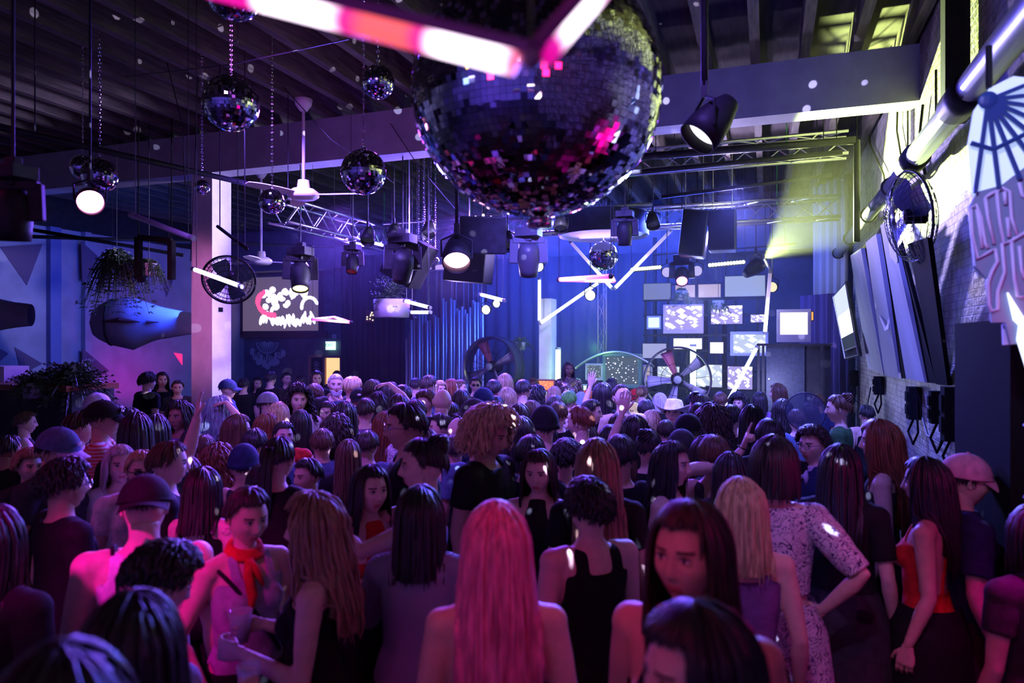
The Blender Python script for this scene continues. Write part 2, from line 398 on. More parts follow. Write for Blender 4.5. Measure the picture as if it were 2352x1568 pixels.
def body(fem, armR='down', armL='down', pitch=0., yaw=0., roll=0., lean=0., build=1.0, vox=.0105):
    """standing body 1.72 m tall facing -y.  returns dict with mesh data, garment labels and the head matrix"""
    key = (fem, armR, armL, pitch, yaw, roll, lean, build)
    if key in BODIES: return BODIES[key]
    mb = MB(); W = build
    # torso rings: z, half width, half depth, y offset
    if fem:
        T = [(.80, .075, .085, .01), (.86, .150, .112, .015), (.93, .172, .118, .02), (1.0, .152, .104, .01), (1.08, .123, .090, -.002), (1.16, .130, .092, -.004),
             (1.25, .142, .098, .0), (1.33, .150, .096, .006), (1.39, .150, .082, .014), (1.43, .118, .064, .02), (1.455, .07, .052, .02), (1.49, .046, .046, .018), (1.56, .044, .046, .012)]
        sh, shz, ar = .158, 1.392, 1.0
    else:
        T = [(.80, .080, .09, .01), (.86, .150, .112, .012), (.93, .163, .112, .01), (1.0, .155, .105, .004), (1.08, .148, .100, 0), (1.16, .156, .102, 0),
             (1.25, .168, .108, .0), (1.33, .178, .108, .006), (1.39, .178, .092, .014), (1.43, .140, .072, .02), (1.455, .085, .058, .02), (1.49, .056, .055, .018), (1.56, .053, .055, .012)]
        sh, shz, ar = .186, 1.398, 1.18
    n = 24; vs = []
    for z, a, b, yo in T:
        wf = W if z < 1.42 else 1
        for k in range(n):
            t = 2 * PI * k / n
            vs.append((a * wf * math.copysign(abs(math.cos(t)) ** .85, math.cos(t)), yo + b * wf * math.sin(t), z))
    fs = [(i * n + k, i * n + (k + 1) % n, (i + 1) * n + (k + 1) % n, (i + 1) * n + k) for i in range(len(T) - 1) for k in range(n)]
    fs += [tuple(range(n))[::-1], tuple((len(T) - 1) * n + k for k in range(n))]
    mb.add(vs, fs)
    if fem:
        for s in (-1, 1): mb.ball((s * .066, -.073, 1.265), .056, 12, (1, .95, 1))
        for s in (-1, 1): mb.ball((s * .078, .075, .90), .085, 12, (1, .85, 1))
    else:
        for s in (-1, 1): mb.ball((s * .075, -.065, 1.30), .07, 12, (1.1, .55, .8)); mb.ball((s * .075, .065, .90), .082, 12, (1, .8, 1))
    segs = [('torso', Vector((0, 0, .85)), Vector((0, 0, 1.42)))]
    hands = []
    for s, pose in ((-1, armR), (1, armL)):
        eo, wo, aim, pn, hk = ARMS[pose]
        S = Vector((s * sh * W, .012, shz))
        E = S + Vector((s * eo[0], eo[1], eo[2])); Wr = S + Vector((s * wo[0], wo[1], wo[2]))
        up = (E - S).normalized(); fo = (Wr - E).normalized()
        E = S + up * .285; Wr = E + fo * .245
        mb.ball(S, .052 * ar * W, 12)
        mb.tube([S, S.lerp(E, .3), S.lerp(E, .65), E, E.lerp(Wr, .25), E.lerp(Wr, .6), Wr, Wr + fo * .012],
                [.047 * ar * W, .046 * ar * W, .040 * ar * W, .034 * ar, .037 * ar, .031 * ar, .0235 * ar, .021 * ar], 12)
        mb.tube([S + Vector((-s * .09, .01, .03)), S], [.045, .05 * ar], 10)
        segs += [('ua%d' % s, S, E), ('fa%d' % s, E, Wr)]
        az = -Vector((s * aim[0], aim[1], aim[2])).normalized(); py = Vector((s * pn[0], pn[1], pn[2]))
        py = (py - az * py.dot(az)).normalized(); px = py.cross(az)
        hands.append((hk, s == -1, Wr, Matrix((px, py, az)).transposed(), ar))
    for s in (-1, 1):
        H = Vector((s * .085, .005, .90)); K = Vector((s * .095, -.012, .48)); A = Vector((s * .10, .02, .075))
        mb.tube([H, H.lerp(K, .25), H.lerp(K, .6), K, K.lerp(A, .3), K.lerp(A, .65), A, A - Vector((0, 0, .04))],
                [.088 * W, .083 * W, .066 * W, .052, .054, .043, .033, .034], 14)
        mb.tube([A + Vector((0, .03, -.045)), A + Vector((0, -.03, -.045)), A + Vector((s * .01, -.11, -.055)), A + Vector((s * .015, -.17, -.06))], [.034, .034, .032, .018], 10)
        segs += [('th%d' % s, H, K), ('sn%d' % s, K, A)]
    v, f = remesh(mb, vox, 5)
    if lean:
        ang = lean * np.clip((v[:, 2] - .9) / .5, 0, 1)
        pass
    # head
    NB = Vector((0, .012, 1.50)); Rh = Matrix.Rotation(yaw, 3, 'Z') @ Matrix.Rotation(pitch, 3, 'X') @ Matrix.Rotation(roll, 3, 'Y')
    HC = NB + Matrix.Rotation(yaw, 3, 'Z') @ Matrix.Rotation(pitch * .8, 3, 'X') @ Matrix.Rotation(roll * .8, 3, 'Y') @ Vector((0, -.018, .104))
    hm = head_mesh(fem, seed=int(fem))
    R = np.array(Rh); hv = np.array(hm.v) @ R.T + np.array(HC)
    # neck joining skull and shoulders
    nb = MB(); r0 = .047 if fem else .056
    top = HC + Rh @ Vector((0, .022, -.045))
    base = Vector((0, .02, 1.43))
    nb.tube([base, base.lerp(top, .3), base.lerp(top, .65), top], [r0 * 1.35, r0 * 1.04, r0, r0 * 1.08], 18)
    nv_, nf = remesh(nb, .009, 3)
    V = [v]; Fc = list(f); M = [0] * len(f); off = len(v)
    nb_body = len(v)
    for (vv, ff, mm) in [(nv_, nf, None), (hv, hm.f, hm.mi)]:
        V.append(vv); Fc += [tuple(i + off for i in q) for q in ff]; M += mm if mm else [0] * len(ff); off += len(vv)
    for hk, right, Wr, Rm, ar_ in hands:
        a, b = hand_data(hk, right)
        vv = (a * (1.0 if ar_ < 1.1 else 1.08)) @ np.array(Rm).T + np.array(Wr)
        V.append(vv); Fc += [tuple(i + off for i in q) for q in b]; M += [0] * len(b); off += len(vv)
    V = np.concatenate(V)
    # label every body vertex by nearest bone
    lab = []; tt = []; best = None
    D = []; TT = []
    for nm, a, b in segs:
        a = np.array(a); b = np.array(b); ab = b - a; t = np.clip(((v - a) @ ab) / (ab @ ab), 0, 1)
        d = np.linalg.norm(v - (a + t[:, None] * ab), axis=1)
        if nm == 'torso': d = d - .10
        elif nm[:2] == 'th': d = d - .04
        D.append(d); TT.append(t)
    D = np.array(D); idx = D.argmin(0); t = np.array(TT)[idx, np.arange(len(v))]
    res = dict(V=V, F=Fc, M=M, nb=nb_body, bone=idx, t=t, names=[s[0] for s in segs], HC=HC, Rh=Rh, hands=hands, nbf=len(f), fem=fem, sh=sh * W, key=key, gar={})
    me = bpy.data.meshes.new('body'); me.from_pydata(V.tolist(), [], Fc)
    me.polygons.foreach_set('use_smooth', [True] * len(Fc))
    for k in range(6): me.materials.append(None)
    me.polygons.foreach_set('material_index', M); me.update()
    res['mesh'] = me
    BODIES[key] = res
    return res

def garment(B, kind):
    """clothes cut from the body's own skin and pushed outward"""
    if kind in B['gar']: return B['gar'][kind]
    nb = B['nb']; v = B['V'][:nb]; nm = [n[:2] for n in B['names']]; b = np.array([{'to': 0, 'ua': 1, 'fa': 2, 'th': 3, 'sn': 4}[n] for n in nm])[B['bone']]; t = B['t']
    x, y, z = v[:, 0], v[:, 1], v[:, 2]; ax = np.abs(x); sh = B['sh']
    tor = (b == 0); arm = (b == 1)
    armup = arm & (t < .12)
    if kind == 'tee': k = (tor & (z > .88) & ((z < 1.445) | (ax > .075)) & ~((ax < .07) & (y < 0) & (z > 1.425))) | (arm & (t < .55)); off = .011; fold = .010
    elif kind == 'polo': k = (tor & (z > .88) & (z < 1.47)) | (arm & (t < .7)); off = .012; fold = .012
    elif kind == 'long': k = (tor & (z > .86) & (z < 1.475)) | arm | ((b == 2) & (t < .93)); off = .013; fold = .012
    elif kind == 'tank': k = (tor & (z > .88) & (z < 1.35) & (ax < sh * .93)) | (tor & (z >= 1.35) & (z < 1.45) & (ax > .055) & (ax < sh * .62)); off = .007; fold = .005
    elif kind == 'crop': k = (tor & (z > 1.13) & (z < 1.35)) | (tor & (z >= 1.35) & (z < 1.45) & (ax > .06) & (ax < .085)); off = .007; fold = .003
    elif kind == 'tube': k = tor & (z > 1.10) & (z < 1.33); off = .007; fold = .004
    elif kind == 'halter': k = (tor & (z > .88) & (z < 1.28)) | (tor & (z >= 1.28) & (z < 1.46) & (y < .0) & (ax < .09 - (z - 1.28) * .25)); off = .007; fold = .004
    elif kind == 'backless': k = (tor & (z > .99) & (z < 1.10)) | (tor & (z > .99) & (z < 1.33) & (y < -.01)) | (tor & (z > 1.1) & (z < 1.45) & (np.abs(ax - .075) < .009)); off = .006; fold = .003
    elif kind == 'puff': k = (tor & (z > 1.06) & (z < 1.44)) | (arm & (t < .95)); off = .016; fold = .014
    elif kind == 'pants': k = ((z < .99) & tor) | (b == 3) | ((b == 4) & (z > .09)); off = .014; fold = .012
    elif kind == 'shorts': k = ((z < 1.0) & tor) | ((b == 3) & (z > .52)); off = .018; fold = .014
    elif kind == 'hotpants': k = ((z < 1.02) & tor) | ((b == 3) & (z > .70)); off = .012; fold = .006
    elif kind == 'shoes': k = z < .085; off = .009; fold = 0
    faces = [f for f in B['F'][:B['nbf']] if all(k[i] for i in f)]
    used = sorted({i for f in faces for i in f}); mp = {o: n for n, o in enumerate(used)}
    P = v[used].copy(); Fn = [tuple(mp[i] for i in f) for f in faces]
    # normals
    N = np.zeros_like(P); FA = np.array([f[:4] if len(f) == 4 else (f[0], f[1], f[2], f[2]) for f in Fn])
    fn = np.cross(P[FA[:, 2]] - P[FA[:, 0]], P[FA[:, 3]] - P[FA[:, 1]]); 
    for c in range(4): np.add.at(N, FA[:, c], fn)
    N /= np.maximum(1e-9, np.linalg.norm(N, axis=1))[:, None]
    # boundary loops smoothed
    ec = {}
    for f in Fn:
        for a, c in zip(f, f[1:] + f[:1]):
            e = (min(a, c), max(a, c)); ec[e] = ec.get(e, 0) + 1
    nbv = {}
    for (a, c), q in ec.items():
        if q == 1: nbv.setdefault(a, []).append(c); nbv.setdefault(c, []).append(a)
    rnd = np.zeros(len(P))
    for i in range(len(P)):
        p = P[i]
        rnd[i] = noise.noise((p[0] * 9, p[1] * 9, p[2] * 5.0)) + .6 * noise.noise((p[0] * 22 + 5, p[1] * 22, p[2] * 9))
    for it in range(7):
        Q = P.copy()
        for i, ns in nbv.items():
            if len(ns) == 2: Q[i] = .4 * P[i] + .3 * (P[ns[0]] + P[ns[1]])
        P = Q
    d = off + fold * .5 * (1 + rnd)
    if kind in ('tee', 'polo', 'long', 'shorts', 'pants'): # cloth hangs loose over the waist
        d = d + .016 * G(P[:, 2] - 1.05, .13) * (np.abs(P[:, 0]) < .25) * (kind in ('tee', 'polo', 'long'))
    P = P + N * d[:, None]
    if kind == 'puff':
        pass
    me = bpy.data.meshes.new(kind)
    n0 = len(P)      # turn the hem inward so the cloth has an edge
    hem = {i: n0 + j for j, i in enumerate(nbv)}
    P2 = np.array([P[i] - N[i] * (d[i] + .004) for i in nbv]).reshape(-1, 3)
    Fh = [(a, c, hem[c], hem[a]) for (a, c), q in ec.items() if q == 1]
    me.from_pydata(np.concatenate([P, P2]).tolist(), [], Fn + Fh); me.polygons.foreach_set('use_smooth', [True] * (len(Fn) + len(Fh)))
    me.materials.append(None); me.update()
    B['gar'][kind] = me
    return me

def skirt_mesh(z0=1.02, z1=.62, flare=.06, fem=True):
    key = ('skirt', z0, z1, flare)
    if key in BODIES: return BODIES[key]
    n = 72; m = 14; vs = []; fs = []
    for i in range(m):
        t = i / (m - 1); z = z0 + (z1 - z0) * t
        a = np.interp(z, [.5, .9, 1.0, 1.1], [.212, .207, .180, .155]) + flare * t; b = np.interp(z, [.5, .9, 1.0, 1.1], [.175, .172, .142, .12]) + flare * t
        for k in range(n):
            th = 2 * PI * k / n; w = 1 + .05 * t * math.sin(th * 11 + 2 * math.sin(th * 3)) * (flare > 0.03)
            vs.append((a * w * math.cos(th), .012 + b * w * math.sin(th), z))
    for i in range(m - 1):
        for k in range(n): fs.append((i * n + k, (i + 1) * n + k, (i + 1) * n + (k + 1) % n, i * n + (k + 1) % n))
    me = bpy.data.meshes.new('skirt'); me.from_pydata(vs, [], fs); me.polygons.foreach_set('use_smooth', [True] * len(fs)); me.materials.append(None); me.update()
    BODIES[key] = me
    return me

# ---- hair.  pos(a, s): a azimuth (0 = face), s arc length down from the crown; head centre at 0
HAIRS = {}
def hair_mesh(kind, seed=0):
    key = (kind, seed)
    if key in HAIRS: return HAIRS[key]
    R = random.Random(hash(kind) % 1000 * 0 + sum(map(ord, kind)) + seed * 17)
    P = dict(vol=.012, L=.30, front=.055, curl=0., cf=0., bump=.004, locks=150, lr=.0065, spread=.02, hang=True, fall=0.)
    P.update({
        'long':   dict(L=.62, vol=.016, locks=190, spread=.035),
        'longer': dict(L=.78, vol=.018, locks=200, spread=.05),
        'bob':    dict(L=.34, vol=.022, locks=170, spread=.02),
        'lob':    dict(L=.44, vol=.018, locks=180, spread=.03),
        'wavy':   dict(L=.60, vol=.024, curl=.011, cf=30, locks=210, spread=.05, lr=.008),
        'curly':  dict(L=.52, vol=.036, curl=.016, cf=75, locks=260, spread=.07, lr=.008, bump=.014),
        'cloud':  dict(L=.30, vol=.052, curl=.017, cf=90, locks=330, spread=.045, lr=.008, bump=.02),
        'afro':   dict(L=.24, vol=.065, curl=.012, cf=120, locks=300, spread=.03, lr=.009, bump=.018),
        'short':  dict(L=.205, vol=.014, curl=.003, cf=40, locks=170, spread=.004, lr=.006),
        'crop':   dict(L=.185, vol=.008, curl=.002, cf=50, locks=150, spread=.002, lr=.005),
        'curls':  dict(L=.215, vol=.028, curl=.010, cf=110, locks=220, spread=.01, lr=.007, bump=.012),
        'spiky':  dict(L=.20, vol=.018, curl=.004, cf=40, locks=200, spread=.02, lr=.006),
        'quiff':  dict(L=.20, vol=.012, curl=.003, cf=30, locks=170, spread=.004, lr=.007),
        'bun':    dict(L=.20, vol=.010, locks=150, spread=.0),
        'pony':   dict(L=.20, vol=.010, locks=150, spread=.0),
    }[kind])
    ax_, ay_, az_ = .079 + P['vol'], .098 + P['vol'], .119 + P['vol'] * .8
    cr = Vector((0, .012, 0))
    q = PI * .5 * .125                     # quarter arc of the cap
    def lim(a):
        """hair length per azimuth: the hairline stands open over the face"""
        f = abs(math.atan2(math.sin(a), math.cos(a)))
        face = .118 + P['vol'] * .4
        if P['L'] > .24: w = min(1, max(0, (f - .80) / .45))
        else: w = min(1, max(0, (f - .85) / .7))
        w = w * w * (3 - 2 * w)
        Lb = P['L']
        if Lb < .24: Lb = Lb * (1 + .13 * max(0, (f - 1.8)))
        if f < 2.2 and Lb > .5: Lb *= .84 + .16 * max(0, (f - .8) / 1.4)
        return face + (Lb - face) * w
    def pos(a, s, off=0.):
        ca, sa = math.cos(a), math.sin(a)
        ph = s / .135
        if ph < PI / 2 * 1.05:
            x = (ax_ + off) * math.sin(ph) * sa; y = -(ay_ + off) * math.sin(ph) * ca; z = (az_ + off) * math.cos(ph)
            p = Vector((x, y + .010 * math.sin(ph) , z))
            return p
        s0 = PI / 2 * 1.05 * .135; d = s - s0; ph = PI / 2 * 1.05
        x = (ax_ + off) * math.sin(ph) * sa; y = -(ay_ + off) * math.sin(ph) * ca + .010; z = (az_ + off) * math.cos(ph) - d
        f = abs(math.atan2(sa, ca))
        if P['L'] < .26:
            k = min(1, d / .09); x *= 1 - .22 * k; y = y * (1 - (.30 if y > 0 else 0) * k)
        else:
            k = min(1, d / .30); g = 1 + P['spread'] * 10 * k * .55
            x *= g; 
            if y > -.03: y = y * (1 + .15 * k) + .030 * k      # over the back
            else:
                y = y * (1 - .1 * k) ; x = x + math.copysign(.012 * k, x)
            if z < -.17 and y < .10 and y > -.04: x += math.copysign(.03 * min(1, (-z - .17) / .06), x) * 0
            if z < -.16 and y > -.03: y = max(y, .075 + min(.055, (-z - .16) * .5) * (1 if abs(x) < .10 else .75))
            tip = max(0, d - .18) / .4
            x *= 1 - .18 * tip
        return Vector((x, y, z))
    mb = MB(); n = 72; m = 22; vs = []; fs = []
    for k in range(n):
        a = 2 * PI * k / n; Lk = lim(a) - .01
        for i in range(m):
            s = Lk * (i + .02) / (m - 1)
            g = P['bump'] * (noise.noise((math.cos(a) * 7, math.sin(a) * 7, s * (9 if P['cf'] > 60 else 1.5))) + .5 * noise.noise((math.cos(a) * 19, math.sin(a) * 19, s * (20 if P['cf'] > 60 else 2.))))
            vs.append(pos(a, s, g - .003))
    for k in range(n):
        k2 = (k + 1) % n
        for i in range(m - 1): fs.append((k * m + i, k * m + i + 1, k2 * m + i + 1, k2 * m + i))
    mb.add(vs, fs)
    for i in range(P['locks']):
        a = R.uniform(0, 2 * PI); Lk = lim(a); s0 = R.uniform(0, .75) * Lk * (1 if R.random() < .6 else .4)
        s1 = min(Lk * R.uniform(.92, 1.06), s0 + R.uniform(.12, .4) + .08)
        if s1 - s0 < .03: continue
        ns = 7 if P['cf'] < 10 else (12 if P['cf'] < 60 else 16); pts = []; rr = []; da = R.uniform(-.12, .12); ph0 = R.uniform(0, 6.3)
        lift = R.uniform(0, .005) + (R.uniform(0, .02) if kind in ('cloud', 'afro', 'spiky', 'curly') else 0)
        for t in range(ns):
            tt = t / (ns - 1); s = s0 + (s1 - s0) * tt
            c = P['curl'] * min(1, tt * 2 + .3)
            p = pos(a + da * tt + c * 8 * math.sin(ph0 + s * P['cf']) * .35, s, lift * (tt if kind == 'spiky' else 1) + c * math.cos(ph0 + s * P['cf']) * .8)
            if kind == 'spiky': p += Vector((0, 0, .03 * tt * R.uniform(.6, 1)))
            if kind == 'quiff' and abs(math.atan2(math.sin(a), math.cos(a))) < 1.1 and s < .14: p += Vector((0, -.012, .026)) * math.sin(PI * min(1, s / .14))
            pts.append(p); rr.append(P['lr'] * (math.sin(PI * (.12 + .86 * tt)) ** .6) * R.uniform(.85, 1.15))
        mb.tube(pts, rr, 5, cap=False)
    if kind == 'bun':
        mb.ball((0, .075, .10), .047, 14, (1, .9, .85))
        for i in range(9):
            a0 = i * .7; mb.tube([(.048 * math.cos(a0 + t * 2.4) * math.cos(t - 1), .075 + .043 * math.sin(a0 + t * 2.4) * math.cos(t - 1), .10 + .042 * math.sin(t * 2 - 2)) for t in np.linspace(0, 2, 8)], .006, 5)
    if kind == 'pony':
        for i in range(46):
            a0 = R.uniform(0, 6.28); r0 = R.uniform(0, .02); pts = []
            for t in np.linspace(0, 1, 8):
                pts.append((math.cos(a0) * r0 * (1 + t) * (1.2 if t < .8 else .7), .10 + .035 * math.sin(t * 2.2) + math.sin(a0) * r0 * .8 + .02 * t, .085 + .03 * math.sin(min(1, t * 3) * PI) * 0 - .36 * t * R.uniform(.92, 1.0)))
            mb.tube(pts, [.004, .008, .009, .009, .008, .007, .005, .002], 5)
        mb.torus((0, .10, .085), .018, .006, 14, 6)
    me = bpy.data.meshes.new('hair'); me.from_pydata(mb.v, [], mb.f); me.polygons.foreach_set('use_smooth', [True] * len(mb.f)); me.materials.append(None); me.update()
    HAIRS[key] = me
    return me

def hat_mesh(kind):
    if kind in HAIRS: return HAIRS[kind]
    mb = MB()
    if kind in ('cap', 'cap_back'):
        n = 40; m = 12; vs = []; fs = []
        for i in range(m):
            t = (i + .03) / (m - 1) * PI / 2
            for k in range(n):
                a = 2 * PI * k / n; g = 1 + .006 * math.cos(6 * a) ** 8
                vs.append((.095 * math.sin(t) * math.sin(a) * g, .012 - .112 * math.sin(t) * math.cos(a) * g, .028 + .108 * math.cos(t)))
        for i in range(m - 1):
            for k in range(n): fs.append((i * n + k, (i + 1) * n + k, (i + 1) * n + (k + 1) % n, i * n + (k + 1) % n))
        mb.add(vs, fs); mb.ball((0, .012, .138), .008, 8, (1, 1, .5))
        mb.torus((0, .012, .030), .0955, .004, 40, 6, None, 1.17)
        mb.m = 1; sg = 1 if kind == 'cap' else -1
        n = 20; vs = []; fs = []
        for j in range(7):
            r = j / 6
            for k in range(n + 1):
                a = -1.05 + 2.1 * k / n; x = .093 * math.sin(a); y0 = -.106 * math.cos(a); ext = .075 * r * math.cos(a * .9) ** .6
                vs.append((x * (1 + .05 * r), .012 * 1 + sg * (y0 - ext), .030 - .018 * r - .25 * x * x / .1 * (.5 + r)))
        for j in range(6):
            for k in range(n): fs.append((j * (n + 1) + k, j * (n + 1) + k + 1, (j + 1) * (n + 1) + k + 1, (j + 1) * (n + 1) + k))
        mb.add(vs, fs); N0 = len(vs); mb.add([(p[0], p[1], p[2] - .004) for p in vs], [f[::-1] for f in fs])
    elif kind == 'beanie':
        mb.lathe([(.10 * math.sin(t) if t < 1.57 else .10, .02 + .125 * math.cos(t)) for t in np.linspace(.03, 1.57, 12)] + [(.104, .015), (.106, -.012), (.100, -.014), (.100, .0)], (0, .010, .0), 40)
        mb.v = [(p[0] * (1 + .006 * math.sin(math.atan2(p[0], p[1]) * 40)), p[1] * 1.12, p[2] + .01) for p in mb.v]
    elif kind == 'bandana':
        mb.lathe([(.096 * math.sin(t), .03 + .10 * math.cos(t)) for t in np.linspace(.03, 1.75, 12)], (0, .010, .0), 36)
        mb.v = [(p[0] * (1 + .03 * noise.noise((p[0] * 30, p[1] * 30, p[2] * 30))), p[1] * 1.12, p[2] + .006 * noise.noise((p[0] * 25, p[1] * 25, 3))) for p in mb.v]
        mb.tube([(0, .11, .0), (.02, .14, -.02), (.035, .15, -.06)], [.008, .014, .004], 6); mb.tube([(0, .11, .0), (-.02, .14, -.01), (-.04, .16, -.04)], [.008, .014, .004], 6)
    elif kind == 'bucket':
        mb.lathe([(.001, .13), (.07, .128), (.088, .115), (.10, .03), (.135, -.012), (.137, -.016), (.10, .02)], (0, .010, 0), 40)
    elif kind == 'cowboy':
        n = 48; vs = []; fs = []; rows = []
        for (r, z) in [(.002, .12), (.03, .125), (.06, .150), (.075, .148), (.088, .12), (.096, .07), (.100, .035), (.13, .028), (.165, .030), (.19, .036), (.188, .031), (.16, .025), (.12, .022), (.098, .025)]:
            for k in range(n):
                a = 2 * PI * k / n; sx = math.sin(a); cy = math.cos(a)
                up = max(0, (r - .10)) / .09; zz = z + .075 * up * up * sx ** 2 - .03 * up * cy ** 2 * (1 if r > .1 else 0)
                if r < .08: zz -= .035 * G(r * sx, .022) * (r < .075)
                if r < .1 and z > .1: zz -= .02 * (abs(sx) ** 2) * (cy < 0) * r / .09
                vs.append((r * sx, .01 - r * 1.15 * cy, zz))
        m = 14
        for i in range(m - 1):
            for k in range(n): fs.append((i * n + k, (i + 1) * n + k, (i + 1) * n + (k + 1) % n, i * n + (k + 1) % n))
        mb.add(vs, fs)
    me = bpy.data.meshes.new(kind); me.from_pydata(mb.v, [], mb.f); me.polygons.foreach_set('use_smooth', [True] * len(mb.f))
    me.materials.append(None); me.materials.append(None); me.polygons.foreach_set('material_index', mb.mi); me.update()
    HAIRS[kind] = me
    return me

SKIN = {}
def skin_mats(i):
    if i not in SKIN:
        c = [(.74, .50, .40), (.60, .38, .28), (.38, .21, .14), (.16, .085, .055)][i]
        SKIN[i] = [mat('skin_%d' % i, c, .48, spec=.4, noise=.06, nscale=30, bump=.06, bscale=200), mat('lips_%d' % i, (c[0] * .75, c[1] * .35, c[2] * .4), .35), mat('brow', (.03, .02, .015), .7),
                   mat('eye_white', (.75, .75, .75), .15), mat('iris', (.03, .02, .015), .1), mat('lash', (.015, .01, .01), .6)]
    return SKIN[i]
HC_ = {'black': (.017, .014, .016), 'dark': (.034, .022, .018), 'brown': (.09, .045, .022), 'auburn': (.16, .045, .02), 'blonde': (.50, .36, .20), 'silver': (.55, .52, .52), 'pink': (.80, .20, .38), 'orange': (.55, .12, .02), 'green': (.06, .25, .03), 'light': (.30, .19, .11), 'bluegrey': (.25, .32, .42)}
def hair_mat(c): return mat('hair_' + c, HC_[c], .38, spec=.5, noise=.35, nscale=60, stretch=(1, 1, .15))
CL = {'black': (.010, .010, .011), 'char': (.04, .04, .045), 'white': (.75, .75, .75), 'grey': (.30, .30, .31), 'red': (.55, .02, .02), 'navy': (.02, .03, .09), 'purple': (.20, .10, .30), 'gold': (.65, .33, .06), 'tan': (.40, .28, .18), 'pink': (.75, .25, .40), 'yellow': (.55, .50, .08), 'denim': (.08, .12, .22), 'brown': (.10, .05, .03), 'lilac': (.55, .45, .65), 'green': (.05, .16, .06)}
def cloth_mat(c):
    if c in MATS: return MATS[c]
    if c in ('floral', 'stripe', 'knit', 'sequin', 'pattern', 'darkstripe'):
        m = bpy.data.materials.new(c); m.use_nodes = True; nt = m.node_tree; b = nt.nodes['Principled BSDF']; b.inputs['Roughness'].default_value = .8
        tc = nt.nodes.new('ShaderNodeTexCoord'); r = nt.nodes.new('ShaderNodeValToRGB'); r.color_ramp.interpolation = 'CONSTANT'
        if c in ('floral', 'pattern'):
            v = nt.nodes.new('ShaderNodeTexVoronoi'); v.inputs['Scale'].default_value = 30; v.feature = 'DISTANCE_TO_EDGE'
            n = nt.nodes.new('ShaderNodeTexNoise'); n.inputs['Scale'].default_value = 15; n.inputs['Distortion'].default_value = 2.5; n.inputs['Detail'].default_value = 1
            nt.links.new(tc.outputs['Object'], n.inputs['Vector']); nt.links.new(n.outputs['Fac'], r.inputs['Fac'])
            e = r.color_ramp.elements; e[0].color = (.80, .74, .80, 1); e[1].position = .56; e[1].color = (.06, .03, .12, 1)
            e2 = e.new(.62); e2.color = (.80, .74, .80, 1); e3 = e.new(.38); e3.color = (.10, .06, .2, 1); e4 = e.new(.43); e4.color = (.80, .74, .80, 1)
        elif c in ('stripe', 'darkstripe', 'knit'):
            w = nt.nodes.new('ShaderNodeTexWave'); w.bands_direction = 'Z'; w.inputs['Scale'].default_value = 14 if c != 'knit' else 45; w.inputs['Distortion'].default_value = .3 if c != 'knit' else 2.
            nt.links.new(tc.outputs['Object'], w.inputs['Vector']); nt.links.new(w.outputs['Fac'], r.inputs['Fac'])
            e = r.color_ramp.elements
            ca, cb = {'stripe': ((.6, .05, .05), (.6, .5, .5)), 'darkstripe': ((.02, .02, .03), (.12, .12, .2)), 'knit': ((.12, .11, .16), (.36, .34, .46))}[c]
            e[0].color = (*ca, 1); e[1].position = .5; e[1].color = (*cb, 1)
        else:
            v = nt.nodes.new('ShaderNodeTexVoronoi'); v.inputs['Scale'].default_value = 60
            nt.links.new(tc.outputs['Object'], v.inputs['Vector']); nt.links.new(v.outputs['Distance'], r.inputs['Fac'])
            e = r.color_ramp.elements; e[0].color = (.9, .85, .8, 1); e[1].position = .28; e[1].color = (.10, .06, .07, 1); b.inputs['Roughness'].default_value = .3; b.inputs['Metallic'].default_value = .6
        nt.links.new(r.outputs['Color'], b.inputs['Base Color'])
        MATS[c] = m
        return m
    return mat('cloth_' + c, CL[c], .85, spec=.25, noise=.18, nscale=25, bump=.25, bscale=90)

def setm(o, ms):
    for i, m in enumerate(ms):
        if i < len(o.material_slots): o.material_slots[i].link = 'OBJECT'; o.material_slots[i].material = m

